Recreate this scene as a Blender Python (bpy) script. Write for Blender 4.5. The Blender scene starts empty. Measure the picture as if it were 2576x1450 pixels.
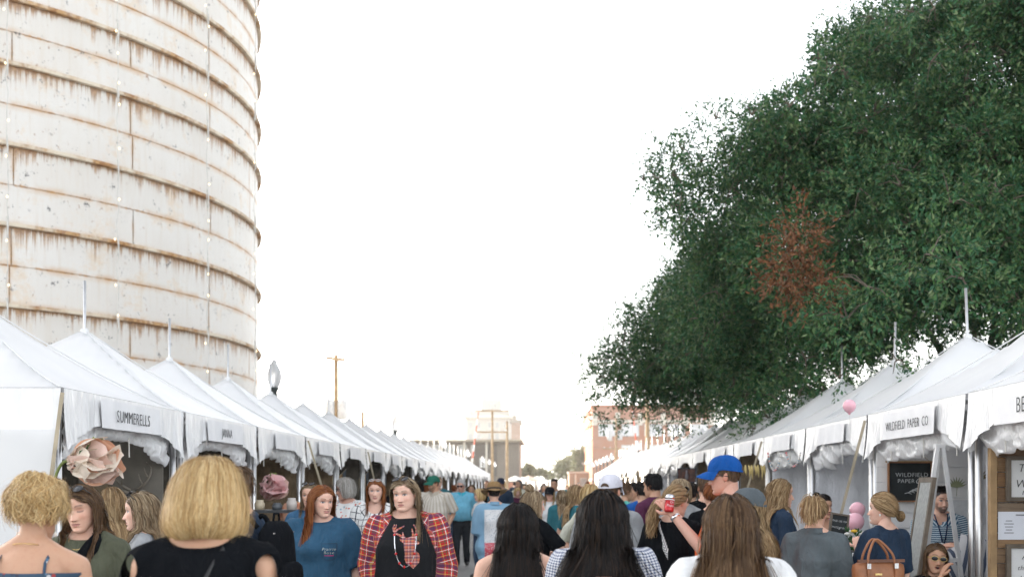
import bpy, bmesh, math, random
import numpy as np
from mathutils import Vector, Matrix
from mathutils.bvhtree import BVHTree
rad = math.radians
SC = bpy.context.scene
COL = SC.collection
# ------------------------------------------------------------------ camera, sky, sun, exposure
F, CX, CY, CAMZ = 3240.0, 1370.0, 1218.0, 1.65          # photo measured on a 2575 px wide copy
cam = bpy.data.cameras.new('camera'); camo = bpy.data.objects.new('camera', cam); COL.objects.link(camo)
camo.location = (0, 0, CAMZ); camo.rotation_euler = (rad(90), 0, 0)
cam.sensor_width = 36; cam.lens = F/2575*36
cam.shift_x = -(CX-1287.5)/2575; cam.shift_y = (CY-725)/2575
cam.clip_end = 4000; cam.clip_start = 0.05
cam.dof.use_dof = True; cam.dof.focus_distance = 8.4; cam.dof.aperture_fstop = 3.2
SC.camera = camo
SUN_AZ, SUN_EL = -43.0, 22.0                             # degrees left of the view axis, above the horizon
W = bpy.data.worlds.new('World'); SC.world = W; W.use_nodes = True
nt = W.node_tree; bg = nt.nodes['Background']
sky = nt.nodes.new('ShaderNodeTexSky'); sky.sky_type = 'NISHITA'; sky.sun_disc = False
sky.sun_elevation = rad(SUN_EL); sky.sun_rotation = rad(SUN_AZ)
sky.air_density = 1.0; sky.dust_density = 1.6; sky.ozone_density = 1.0
hs = nt.nodes.new('ShaderNodeHueSaturation'); hs.inputs['Saturation'].default_value = 0.22
nt.links.new(sky.outputs[0], hs.inputs['Color']); nt.links.new(hs.outputs[0], bg.inputs['Color'])
bg.inputs['Strength'].default_value = 0.13
sl = bpy.data.lights.new('sun', 'SUN'); sl.energy = 3.2; sl.angle = rad(0.6); sl.color = (1.0, 0.86, 0.68)
so = bpy.data.objects.new('sun', sl); COL.objects.link(so)
sd = Vector((math.sin(rad(SUN_AZ))*math.cos(rad(SUN_EL)), math.cos(rad(SUN_AZ))*math.cos(rad(SUN_EL)), math.sin(rad(SUN_EL))))
so.rotation_euler = sd.to_track_quat('Z', 'Y').to_euler(); so.location = sd*80
SC.view_settings.view_transform = 'Standard'; SC.view_settings.look = 'None'
SC.view_settings.exposure = 2.2; SC.view_settings.gamma = 1.0; SC.view_settings.use_curve_mapping = False
SC.render.engine = 'CYCLES'
SC.render.resolution_x = 1024; SC.render.resolution_y = 576
SC.cycles.max_bounces = 8; SC.cycles.transparent_max_bounces = 8

def at(px, py, Y):                       # point at depth Y seen at photo position px, py
    return Vector(((px-CX)/F*Y, Y, CAMZ+(CY-py)/F*Y))

# ------------------------------------------------------------------ helpers
def mesh_obj(name, verts, faces, mat=None, parent=None, smooth=False, cols=None, attrs=None, mats=None, fmat=None):
    me = bpy.data.meshes.new(name)
    verts = np.asarray(verts, dtype=np.float32).reshape(-1, 3)
    if isinstance(faces, np.ndarray) and faces.ndim == 2:
        n, k = faces.shape
        me.vertices.add(len(verts)); me.vertices.foreach_set('co', verts.ravel())
        me.loops.add(n*k); me.loops.foreach_set('vertex_index', faces.astype(np.int32).ravel())
        me.polygons.add(n); me.polygons.foreach_set('loop_start', np.arange(0, n*k, k, dtype=np.int32))
        me.update(calc_edges=True)
    else:
        me.from_pydata([tuple(v) for v in verts.tolist()], [], [tuple(f) for f in faces])
    if smooth: me.polygons.foreach_set('use_smooth', [True]*len(me.polygons))
    if cols is not None:
        c = np.ones((len(verts), 4), dtype=np.float32); c[:, :3] = cols
        a = me.color_attributes.new('Col', 'FLOAT_COLOR', 'POINT'); a.data.foreach_set('color', c.ravel())
    for k, v in (attrs or {}).items():
        a = me.attributes.new(k, 'FLOAT', 'POINT'); a.data.foreach_set('value', np.asarray(v, dtype=np.float32))
    for m in (mats or ([mat] if mat else [])): me.materials.append(m)
    if fmat is not None: me.polygons.foreach_set('material_index', np.asarray(fmat, dtype=np.int32))
    me.validate(); me.update()
    o = bpy.data.objects.new(name, me); COL.objects.link(o)
    if parent: o.parent = parent
    return o

def empty(name, loc=(0, 0, 0), rz=0, label=None, cat=None, group=None):
    o = bpy.data.objects.new(name, None); COL.objects.link(o)
    o.location = loc; o.rotation_euler = (0, 0, rz); o.empty_display_size = .1
    tag(o, label, cat, group); return o
def tag(o, label=None, cat=None, group=None, kind=None):
    if label: o['label'] = label
    if cat: o['category'] = cat
    if group: o['group'] = group
    if kind: o['kind'] = kind
    return o
def copy_tree(o, parent=None):
    c = o.copy(); COL.objects.link(c); c.parent = parent
    for ch in o.children: copy_tree(ch, c)
    return c

class MB:                                # collects shapes into one mesh
    def __init__(s): s.v = []; s.f = []; s.n = 0
    def add(s, v, f):
        v = [tuple(map(float, p)) for p in v]
        s.v += v; s.f += [tuple(int(i)+s.n for i in q) for q in f]; s.n += len(v); return s
    def box(s, c, d, rot=None):
        v = []
        for x in (-.5, .5):
            for y in (-.5, .5):
                for z in (-.5, .5):
                    p = Vector((x*d[0], y*d[1], z*d[2]))
                    if rot: p = rot @ p
                    v.append(p+Vector(c))
        return s.add(v, [(0, 1, 3, 2), (4, 6, 7, 5), (0, 4, 5, 1), (2, 3, 7, 6), (0, 2, 6, 4), (1, 5, 7, 3)])
    def tube(s, pts, r, n=8, caps=True):
        v, f = tube(pts, r, n, caps); return s.add(v, f)
    def lathe(s, prof, c=(0, 0, 0), n=16, sx=1, sy=1):
        v = []; f = []
        for (r, z) in prof:
            for i in range(n):
                a = 2*math.pi*i/n; v.append((c[0]+r*sx*math.cos(a), c[1]+r*sy*math.sin(a), c[2]+z))
        for j in range(len(prof)-1):
            for i in range(n):
                f.append((j*n+i, j*n+(i+1) % n, (j+1)*n+(i+1) % n, (j+1)*n+i))
        f.append(tuple(range(n-1, -1, -1))); f.append(tuple((len(prof)-1)*n+i for i in range(n)))
        return s.add(v, f)
    def build(s, name, mat, parent=None, smooth=False, **k): return mesh_obj(name, s.v, s.f, mat, parent, smooth, **k)

def frames(pts):
    P = np.asarray(pts, float); T = np.gradient(P, axis=0) if len(P) > 2 else np.tile(P[1]-P[0], (2, 1))
    T /= np.linalg.norm(T, axis=1)[:, None]+1e-9
    a = np.array([0, 0, 1.]) if abs(T[0][2]) < .9 else np.array([0, 1., 0])
    N = []; n = np.cross(np.cross(T[0], a), T[0]); n /= np.linalg.norm(n)
    for t in T:
        n = n-t*np.dot(n, t); n /= np.linalg.norm(n)+1e-9; N.append(n)
    N = np.array(N); return P, T, N, np.cross(T, N)
def tube(pts, r, n=8, caps=True):
    P, T, N, B = frames(pts); r = np.broadcast_to(np.asarray(r, float), (len(P),))
    a = np.linspace(0, 2*math.pi, n, endpoint=False)
    v = (P[:, None]+r[:, None, None]*(np.cos(a)[None, :, None]*N[:, None]+np.sin(a)[None, :, None]*B[:, None])).reshape(-1, 3)
    f = [(j*n+i, j*n+(i+1) % n, (j+1)*n+(i+1) % n, (j+1)*n+i) for j in range(len(P)-1) for i in range(n)]
    if caps: f += [tuple(range(n-1, -1, -1)), tuple((len(P)-1)*n+i for i in range(n))]
    return v.tolist(), f
def grid_faces(nu, nv, wrapu=False):
    f = []
    for j in range(nv-1):
        for i in range(nu if wrapu else nu-1):
            f.append((j*nu+i, j*nu+(i+1) % nu, (j+1)*nu+(i+1) % nu, (j+1)*nu+i))
    return f
class Waves:                             # cheap smooth 3-D noise from summed sines
    def __init__(s, seed, k=6.0, n=14):
        g = np.random.default_rng(seed); d = g.normal(size=(n, 3)); d /= np.linalg.norm(d, axis=1)[:, None]
        s.k = d*(k*g.uniform(.5, 1.8, n))[:, None]; s.p = g.uniform(0, 6.28, n); s.n = n
    def __call__(s, P): return np.sin(np.asarray(P) @ s.k.T+s.p).sum(1)/math.sqrt(s.n/2)

# ------------------------------------------------------------------ materials
class N:                                 # tiny node-graph helper
    def __init__(s, name):
        s.m = bpy.data.materials.new(name); s.m.use_nodes = True; s.t = s.m.node_tree
        s.b = s.t.nodes['Principled BSDF']
    def n(s, typ, **k):
        x = s.t.nodes.new(typ)
        for a, v in k.items():
            if a.startswith('i_'):
                key = a[2:]; key = int(key) if key.isdigit() else key.replace('_', ' ')
                s.set(x.inputs[key], v)
            else: setattr(x, a, v)
        return x
    def set(s, sock, v):
        if isinstance(v, bpy.types.NodeSocket): s.t.links.new(v, sock)
        else: sock.default_value = v
    def math(s, op, a, b=0.0, c=0.0, clamp=False):
        x = s.n('ShaderNodeMath', operation=op, use_clamp=clamp); s.set(x.inputs[0], a); s.set(x.inputs[1], b); s.set(x.inputs[2], c); return x.outputs[0]
    def mix(s, f, a, b, typ='MIX'):
        x = s.n('ShaderNodeMix', data_type='RGBA', blend_type=typ); s.set(x.inputs[0], f)
        for i, v in ((6, a), (7, b)): s.set(x.inputs[i], v if isinstance(v, bpy.types.NodeSocket) else (*v[:3], 1))
        return x.outputs[2]
    def noise(s, vec=None, scale=5, detail=4, rough=.55, dist=0):
        x = s.n('ShaderNodeTexNoise'); x.inputs['Scale'].default_value = scale; x.inputs['Detail'].default_value = detail
        x.inputs['Roughness'].default_value = rough; x.inputs['Distortion'].default_value = dist
        if vec: s.t.links.new(vec, x.inputs['Vector'])
        return x.outputs[0]
    def attr(s, nm): return s.n('ShaderNodeAttribute', attribute_name=nm)
    def obj(s): return s.n('ShaderNodeTexCoord').outputs['Object']
    def scale(s, vec, v):
        x = s.n('ShaderNodeMapping'); s.t.links.new(vec, x.inputs[0]); x.inputs['Scale'].default_value = v; return x.outputs[0]
    def ramp(s, f, *st):
        x = s.n('ShaderNodeValToRGB'); s.t.links.new(f, x.inputs[0]); e = x.color_ramp.elements
        while len(e) < len(st): e.new(.5)
        for q, (p, c) in zip(e, st): q.position = p; q.color = (*c, 1) if len(c) == 3 else c
        return x.outputs[0]
    def smooth(s, v, a, b):
        x = s.n('ShaderNodeMapRange', interpolation_type='SMOOTHSTEP'); s.set(x.inputs[0], v); s.set(x.inputs[1], a); s.set(x.inputs[2], b); return x.outputs[0]
    def bump(s, h, strength=.3, dist=.01):
        x = s.n('ShaderNodeBump'); x.inputs['Strength'].default_value = strength; x.inputs['Distance'].default_value = dist
        s.t.links.new(h, x.inputs['Height']); s.t.links.new(x.outputs[0], s.b.inputs['Normal'])
    def col(s, v): s.set(s.b.inputs['Base Color'], v if isinstance(v, bpy.types.NodeSocket) else (*v[:3], 1)); return s
    def p(s, **k):
        for a, v in k.items(): s.set(s.b.inputs[a.replace('_', ' ')], v)
        return s
MATS = {}
def flat(name, c, rough=.6, metal=0, var=.12, scale=6, bump=0, spec=.5, bs=40):
    if name in MATS: return MATS[name]
    g = N(name); o = g.obj(); nz = g.noise(o, scale, 5)
    d = g.mix(g.smooth(nz, .35, .68), [x*(1-var) for x in c], [min(1, x*(1+var)) for x in c])
    g.col(d).p(Roughness=rough, Metallic=metal); g.b.inputs['Specular IOR Level'].default_value = spec
    if bump: g.bump(g.noise(o, bs, 4), bump, .01)
    MATS[name] = g.m; return g.m
def fabric(name, c, var=.1, rough=.88, wr=.6, weave=True):
    if name in MATS: return MATS[name]
    g = N(name); o = g.obj(); nz = g.noise(o, 9, 5)
    g.col(g.mix(g.smooth(nz, .3, .7), [x*(1-var) for x in c], [min(1, x*(1+var)) for x in c])).p(Roughness=rough)
    g.b.inputs['Specular IOR Level'].default_value = .02 if max(c) < .05 else .2
    h = g.math('ADD', g.math('MULTIPLY', g.noise(g.scale(o, (1.6, 1.6, .7)), 11, 3, .5, 1.2), 1.0), g.math('MULTIPLY', g.noise(o, 260, 2), .05))
    g.bump(h, wr, .03); MATS[name] = g.m; return g.m
def text_mesh(name, txt, size, mat, parent, loc, rot, depth=.002, align='CENTER', shear=0, sx=1.0):
    cu = bpy.data.curves.new(name, 'FONT'); cu.body = txt; cu.size = size; cu.align_x = align; cu.align_y = 'CENTER'
    cu.extrude = depth; cu.offset = -size*.012; cu.space_character = 1.12; cu.shear = shear; cu.resolution_u = 3
    t = bpy.data.objects.new(name, cu); COL.objects.link(t); bpy.context.view_layer.update()
    me = bpy.data.meshes.new_from_object(t.evaluated_get(bpy.context.evaluated_depsgraph_get())); COL.objects.unlink(t); bpy.data.objects.remove(t)
    me.materials.clear(); me.materials.append(mat); me.name = name
    o = bpy.data.objects.new(name, me); COL.objects.link(o); o.parent = parent; o.location = loc; o.rotation_euler = rot; o.scale = (sx, 1, 1)
    return o
# ================================================================== ground
g = N('asphalt'); o = g.obj()
n1 = g.noise(o, .35, 5); n2 = g.noise(o, 60, 3); n3 = g.noise(o, 2.2, 6, .65)
c = g.mix(g.smooth(n1, .3, .7), (.20, .195, .185), (.27, .262, .25)); c = g.mix(g.math('MULTIPLY', n2, .35), c, (.10, .10, .10))
c = g.mix(g.math('MULTIPLY', g.smooth(n3, .58, .72), .5), c, (.13, .125, .12))
g.col(c).p(Roughness=.85); g.bump(n2, .35, .006); asphalt = g.m
gr = [-1500, -200, -60, -20, -8, -3, 0, 3, 8, 20, 60, 200, 1500]; gy = [-300, -30, -5, 0, 5, 10, 20, 40, 80, 160, 400, 1200, 3000]
road = mesh_obj('street', [(x, y, 0) for y in gy for x in gr], grid_faces(len(gr), len(gy)), asphalt); tag(road, kind='structure')
conc = flat('concrete', (.36, .345, .32), .85, var=.12, scale=3, bump=.25)
for s, nm in ((-1, 'pavement'), (1, 'pavement')):
    m = MB()
    for k in range(46): m.box((s*9.2, -3+k*4.0, .06), (4.0, 3.985, .13))
    tag(m.build(nm, conc), kind='structure')

# ================================================================== silos
SX, SY, SR = -17.49, 31.47, 10.22
RINGS = [1.95, 3.50, 5.03, 6.56, 8.08, 9.61, 10.83, 12.07, 13.35, 14.6]
SEAM0 = -104.0
def silo_mat():
    g = N('rusty white steel'); u = g.attr('u').outputs['Fac']; z = g.attr('h').outputs['Fac']
    v0 = g.attr('below').outputs['Fac']; v1 = g.attr('above').outputs['Fac']; e = g.attr('edge').outputs['Fac']; r = g.attr('ring').outputs['Fac']
    def vec(a, b, c=0.0):
        x = g.n('ShaderNodeCombineXYZ'); g.set(x.inputs[0], a); g.set(x.inputs[1], b); g.set(x.inputs[2], c); return x.outputs[0]
    uv = vec(u, z)
    st = g.noise(g.scale(uv, (5.5, .35, 1)), 1.6, 6, .72)            # drip streaks
    st2 = g.noise(g.scale(uv, (16, .6, 1)), 1.4, 4, .6)
    big = g.noise(uv, .55, 4, .6)                                     # where rust is heavy
    fine = g.noise(uv, 14, 5, .65)
    base = g.mix(g.smooth(big, .3, .7), (.72, .68, .625), (.775, .75, .71))
    base = g.mix(g.math('MULTIPLY', g.smooth(st, .48, .75), .55), base, (.66, .58, .48))
    # drips hanging under a ring
    ln = g.math('MULTIPLY', g.smooth(g.noise(g.scale(uv, (5, .02, 1)), 1.5, 7, .85), .38, .68), g.smooth(big, .22, .60))
    ln = g.math('ADD', g.math('MULTIPLY', g.math('POWER', ln, 1.15), .85), .02)
    drip = g.math('MULTIPLY', g.math('SUBTRACT', 1.0, g.smooth(v0, g.math('MULTIPLY', ln, .25), ln)), r)
    drip = g.math('MULTIPLY', drip, g.smooth(g.math('ADD', st2, g.math('MULTIPLY', big, .35)), .40, .60))
    # rust along every edge
    me = g.math('MINIMUM', g.math('MINIMUM', v0, v1), g.math('MULTIPLY', e, 1.8))
    ed = g.math('SUBTRACT', 1.0, g.smooth(g.math('SUBTRACT', me, g.math('MULTIPLY', g.math('SUBTRACT', fine, .42), .07)), .004, .026))
    ed = g.math('MULTIPLY', ed, g.smooth(g.noise(uv, 2.6, 5, .7), .36, .60))
    halo = g.math('MULTIPLY', g.math('SUBTRACT', 1.0, g.smooth(g.math('ADD', me, g.math('MULTIPLY', fine, .05)), .0, .17)), .85)
    sp = g.math('MULTIPLY', g.smooth(g.noise(g.scale(uv, (1.5, .8, 1)), 5.5, 5, .7), .61, .67), g.smooth(g.noise(uv, .9, 3), .42, .6))
    base = g.mix(g.math('MULTIPLY', g.smooth(g.noise(uv, 1.1, 7, .72), .52, .68), .5), base, (.70, .52, .33))
    c = g.mix(g.math('MULTIPLY', halo, g.smooth(g.noise(uv, 1.7, 4), .32, .66)), base, (.58, .36, .18))
    c = g.mix(g.math('MULTIPLY', drip, .85), c, g.mix(g.smooth(fine, .35, .65), (.27, .12, .04), (.46, .25, .10)))
    c = g.mix(g.math('MULTIPLY', ed, .82), c, g.mix(g.smooth(fine, .4, .6), (.33, .14, .04), (.58, .31, .11)))
    c = g.mix(g.math('MULTIPLY', sp, .75), c, (.33, .17, .08))
    dk = g.smooth(g.noise(g.scale(uv, (1, 1, 1)), 3.1, 6, .85), .60, .64)  # dark scuffs
    c = g.mix(g.math('MULTIPLY', dk, .8), c, (.09, .085, .09))
    g.col(c).p(Roughness=.55); g.bump(g.math('ADD', g.noise(uv, 1.2, 3), g.math('MULTIPLY', fine, .15)), .25, .05)
    return g.m
steel = silo_mat()
g = N('ring steel'); o = g.obj(); g.col(g.mix(g.smooth(g.noise(o, 1.1, 5, .65), .42, .62), (.72, .63, .50), g.mix(g.smooth(g.noise(o, 9, 4), .4, .6), (.52, .31, .14), (.34, .17, .07)))).p(Roughness=.75); g.bump(g.noise(o, 12, 4), .4, .01); ringm = g.m
def silo_plate(cx, cy, a0, a1, z0, z1, ring, parent, rr, na=26):
    vs = []; A = {k: [] for k in ('u', 'h', 'below', 'above', 'edge', 'ring')}; gap = .0012
    aa = np.linspace(a0+gap, a1-gap, na); lv = [(z0+.004, rr-.01), (z0+.004, rr+.006), (z0+.004, rr+.006), (z1-.004, rr+.006), (z1-.004, rr+.006), (z1-.004, rr-.01)]
    for (z, q) in lv:
        for a in aa:
            vs.append((cx+q*math.cos(a), cy+q*math.sin(a), z))
            A['u'].append(a*rr); A['h'].append(z); A['below'].append(z1-z); A['above'].append(z-z0)
            A['edge'].append(min(a-a0, a1-a)*rr); A['ring'].append(ring)
    F_ = [q for q in grid_faces(na, len(lv)) if q[0]//na in (0, 2, 4)]
    return mesh_obj('steel_plate', vs, F_, steel, parent, True, attrs=A)
def silo(cx, cy, R, label, plates, strings=None):
    t = empty('silo', (0, 0, 0), 0, label, 'silo', 'tall white steel silos')
    n = 96; H = 33; vs = []; A = {k: [] for k in ('u', 'h', 'below', 'above', 'edge', 'ring')}
    zs = [0]+[x for x in RINGS]+[16+1.35*k for k in range(13)]+[H]
    for z in zs:
        for i in range(n+1):
            a = -math.pi+2*math.pi*i/n
            vs.append((cx+(R-.012)*math.cos(a), cy+(R-.012)*math.sin(a), z))
            for k, v in (('u', a*R), ('h', z), ('below', .01 if plates else .5), ('above', .01 if plates else .5), ('edge', .5), ('ring', 0)): A[k].append(v)
    k0 = len(vs); vs.append((cx, cy, H+3.2))
    for k in A: A[k].append(.5)
    f = grid_faces(n+1, len(zs))+[(k0-n-1+i, k0-n+i, k0) for i in range(n)]
    mesh_obj('shell', vs, f, steel, t, True, attrs=A)
    for z in RINGS+[16+1.35*k for k in range(13)]:
        vs = []
        prof = [(R-.02, -.035), (R+.10, -.035), (R+.108, -.025), (R+.108, .035), (R+.09, .035), (R+.09, -.015), (R-.02, -.01)]
        for (q, dz) in prof:
            for i in range(n): a = 2*math.pi*i/n; vs.append((cx+q*math.cos(a), cy+q*math.sin(a), z+dz))
        mesh_obj('stiffening_ring', vs, grid_faces(n, len(prof), True), ringm, t, False)
    if plates:
        rg = random.Random(4); st = rad(30)
        for k in range(len(RINGS)-1):
            for h in (0, 1):
                z0 = RINGS[k]+(RINGS[k+1]-RINGS[k])*(0 if h == 0 else .5); z1 = RINGS[k]+(RINGS[k+1]-RINGS[k])*(.5 if h == 0 else 1)
                off = (0 if (k+(k+h)//2) % 2 else .5)+.02*rg.random()
                a = rad(SEAM0)+off*st
                while a < rad(32):
                    wdt = st
                    silo_plate(cx, cy, a, a+wdt, z0, z1, 1.0 if h == 1 else 0.0, t, R); a += wdt
    return t
SILO = silo(SX, SY, SR, 'huge rusty white steel silo rising behind the left tents', True)
silo(-22.6, 53.6, SR, 'second white steel silo hidden behind the rusty front silo', False)
# strings of small lights hanging down the silo
cab = flat('pale cable', (.62, .60, .56), .6); gb = N('warm bulb'); gb.col((.9, .8, .6)); gb.p(Emission_Color=(1, .72, .38, 1), Emission_Strength=.55); bulbm = gb.m
def silo_hit(px):
    d = np.array([(px-CX)/F, 1.0]); d /= np.linalg.norm(d); c = np.array([SX, SY]); b = d@c
    return d*(b-math.sqrt(max(0, (SR+.2)**2-(c@c-b*b))))
rg = random.Random(3)
for px, lab in ((17, 'leftmost of the light strings hanging down the silo'), (296, 'light string hanging down the silo above the second left tent'),
                (522, 'light string hanging down the silo above the third left tent'), (641, 'light string hanging on the right edge of the silo')):
    h = silo_hit(px); t = empty('string_lights', (h[0], h[1], 0), 0, lab, 'string lights', 'light strings on the silo')
    z = 15.0; pts = []
    while z > 3: pts.append((rg.uniform(-.03, .03), rg.uniform(-.03, .03), z)); z -= .3
    MB().tube(pts, .008, 5).build('cable', cab, t)
    for zr in RINGS[2:]: MB().tube([(0, 0, zr+.12), (.03, -.03, zr-.1), (.01, 0, zr-.30)], .016, 6).build('white_wrap', cab, t)
    z = 14.8
    while z > 4:
        MB().lathe([(.003, .026), (.014, .016), (.019, 0), (.011, -.02), (.002, -.03)], (rg.uniform(-.05, .05), -.02, z), 8).build('bulb', bulbm, t, True); z -= rg.uniform(.4, 1.1)

# ================================================================== market tents
g = N('white vinyl'); o = g.obj()
g.col(g.mix(g.smooth(g.noise(o, 1.3, 4), .3, .7), (.77, .775, .78), (.86, .86, .855))).p(Roughness=.5)
g.bump(g.noise(g.scale(o, (1, 1, .6)), 2.2, 2, .5, .6), .22, .06)
tr_ = g.n('ShaderNodeBsdfTranslucent'); tr_.inputs[0].default_value = (.85, .85, .85, 1); mx_ = g.n('ShaderNodeMixShader'); mx_.inputs[0].default_value = .2
g.t.links.new(g.b.outputs[0], mx_.inputs[1]); g.t.links.new(tr_.outputs[0], mx_.inputs[2]); g.t.links.new(mx_.outputs[0], g.t.nodes['Material Output'].inputs[0]); vinyl = g.m
g = N('crinkled vinyl'); o = g.obj()
g.col((.83, .83, .83)).p(Roughness=.32)
g.bump(g.math('ADD', g.noise(g.scale(o, (10, 10, 1.0)), 1.8, 2, .5, .5), g.math('MULTIPLY', g.noise(g.scale(o, (2.5, 2.5, 1)), 4, 2, .5, .8), .8)), .55, .04); crink = g.m
alu = flat('aluminium', (.62, .62, .62), .33, 1.0, .1)
webb = flat('tan webbing', (.42, .36, .26), .8)
buck = flat('steel buckle', (.35, .34, .33), .35, .9)
WALLC = {'tan': fabric('tan curtain', (.24, .185, .125), .2), 'white': fabric('grey white curtain', (.74, .75, .78), .05), 'dark': fabric('dark curtain', (.085, .075, .06), .2),
         'brown': fabric('brown backdrop', (.16, .115, .07), .2)}
TW = 1.48; EAVE, PEAK = 2.34, 3.30
def spline(P, n):
    P = np.array(P, float); t = np.linspace(0, len(P)-1, n); i = np.clip(t.astype(int), 0, len(P)-2); u = (t-i)[:, None]
    Q = np.vstack([2*P[0]-P[1], P, 2*P[-1]-P[-2]]); a, b, c, d = Q[i], Q[i+1], Q[i+2], Q[i+3]
    return .5*(2*b+(c-a)*u+(2*a-5*b+4*c-d)*u*u+(3*b-a-3*c+d)*u**3)
def tent_proto(seed, back, sides, roll, far=0):
    t = empty('market_tent'); rg = random.Random(seed); wv = Waves(seed, 5)
    n = 25; xs = np.linspace(-1, 1, n); vs = []
    for y in xs:
        for x in xs:
            r = max(abs(x), abs(y)); z = EAVE+(PEAK-EAVE)*((1-r)**1.22)
            vs.append((x*TW, y*TW, z))
    V = np.array(vs); r = np.abs(V[:, :2]).max(1)/TW
    V[:, 2] += .014*wv(V*.7)*(r*(1-r)*4); V[:, 2] -= .02*(1-np.minimum(np.abs(V[:, 0]), np.abs(V[:, 1]))/TW)*(r**3)*(r < .999)
    mesh_obj('roof', V, grid_faces(n, n), vinyl, t, True)
    for sx in (-1, 1):
        for sy in (-1, 1): MB().tube([(sx*TW*r_, sy*TW*r_, EAVE+(PEAK-EAVE)*((1-r_)**1.22)+.003) for r_ in np.linspace(.03, .995, 18)], .006, 5).build('hip_seam', vinyl, t, True)
    MB().tube([(0, 0, PEAK-.10), (0, 0, PEAK-.0), (0, 0, PEAK+.015)], [.05, .045, .02], 10).build('peak_cap', vinyl, t, True)
    MB().tube([(0, 0, .02), (0.0, 0, PEAK-.2), (rg.uniform(-.02, .02), rg.uniform(-.03, .03), PEAK+.52)], .017, 8).build('mast', alu, t, True)
    for q in range(4):                                               # a valance with a shallow arch on every side
        nu, nv = 61, 9; vs = []
        for j in range(nv):
            for i in range(nu):
                s = -1+2*i/(nu-1); d = .19+.25*abs(s)**2.6; k = j/(nv-1)
                x = s*(TW-.012); z = EAVE-.004-d*k
                y = TW+.006+(.010*math.sin(s*31+seed)+.007*math.sin(s*53+2*k+q)+.006*math.sin(s*87))*k+.03*k*k*abs(s)**3
                a = q*math.pi/2; vs.append((x*math.cos(a)-y*math.sin(a), x*math.sin(a)+y*math.cos(a), z))
        mesh_obj('valance', vs, grid_faces(nu, nv), crink, t, True)
        a = q*math.pi/2; R = Matrix.Rotation(a, 3, 'Z')
        MB().tube([R @ Vector((-TW+.05, TW-.05, EAVE-.05)), R @ Vector((TW-.05, TW-.05, EAVE-.05))], .022, 8).build('eave_rail', alu, t, True)
    for sx in (-1, 1):
        for sy in (-1, 1):
            l = MB().tube([(sx*(TW-.06), sy*(TW-.06), 0.01), (sx*(TW-.06), sy*(TW-.06), EAVE-.02)], .03, 10).build('leg', alu, t, True)
            MB().box((sx*(TW-.06), sy*(TW-.06), .008), (.16, .16, .012)).build('foot_plate', alu, l)
    def wall(nm, side, m, full=True):
        nu, nv = 50, 14; vs = []; zt, zb = EAVE-.06, .04
        for j in range(nv):
            for i in range(nu):
                s = -1+2*i/(nu-1); k = j/(nv-1); x = s*(TW-.09); z = zt+(zb-zt)*k
                y = TW-.10+.03*math.sin(s*17+seed)*(.3+k)+.012*math.sin(s*41+3*k)
                a = side*math.pi/2; vs.append((x*math.cos(a)-y*math.sin(a), x*math.sin(a)+y*math.cos(a), z))
        return mesh_obj(nm, vs, grid_faces(nu, nv), m, t, True)
    # local +x faces the street; back is -x
    wall('back_wall', 1, back)
    if sides: wall('side_wall', far, sides)
    if roll:
        nu, nv = 150, 22; V = []; w2 = Waves(seed+9, 11, 14); w3 = Waves(seed+8, 30, 16)   # side wall gathered up under the eave in creased swags
        for j in range(nv):
            for i in range(nu):
                s = -1+2*i/(nu-1); v = j/(nv-1); pz = .30+.70*abs(math.sin(s*4.1+seed+.5*math.sin(s*9)))**.6; dep = (.30+.06*math.sin(s*2.7+seed)+.10*s*s)*(.75+.25*pz)
                V.append((TW-.10-.10*math.cos(math.pi*v)*0+.085*math.sin(math.pi*v)**.7*pz*(1-.2*s*s), s*(TW-.16), EAVE-.10-dep*(1-math.cos(math.pi*v*.9))*.52))
        V = np.array(V); Q_ = V*np.array([1, 1.0, 2.2]); cr_ = (.6-np.abs(w2(Q_)))*.022+(.6-np.abs(w3(Q_)))*.009; V[:, 0] += cr_; V[:, 2] += cr_*.5
        mesh_obj('rolled_wall', V, grid_faces(nu, nv), crink, t, True)
        for k in (-.6, 0.1, .7): MB().tube([(TW-.09, k*TW, EAVE-.1), (TW-.06, k*TW+.01, EAVE-.28), (TW-.06, k*TW+.02, EAVE-.46)], .006, 5).build('tie', cab, t)
    return t
PL = [tent_proto(11, WALLC['brown'], WALLC['dark'], True), tent_proto(12, WALLC['tan'], WALLC['brown'], True), tent_proto(13, WALLC['tan'], WALLC['dark'], False)]
PR = [tent_proto(21, WALLC['white'], WALLC['white'], True, 2), tent_proto(22, WALLC['white'], WALLC['white'], True, 2), tent_proto(23, WALLC['white'], WALLC['tan'], False, 2)]
ORD = ['nearest', 'second', 'third', 'fourth', 'fifth', 'sixth', 'seventh', 'eighth', 'ninth', 'tenth', 'eleventh', 'twelfth', 'thirteenth', 'fourteenth', 'fifteenth', 'sixteenth',
       'seventeenth', 'eighteenth', 'nineteenth', 'twentieth', 'twenty-first', 'twenty-second', 'twenty-third', 'twenty-fourth', 'twenty-fifth', 'twenty-sixth']
TENTS_L, TENTS_R = [], []
banner = flat('banner cloth', (.80, .80, .81), .55, var=.03); ink = flat('black ink', (.03, .03, .035), .6)
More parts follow.
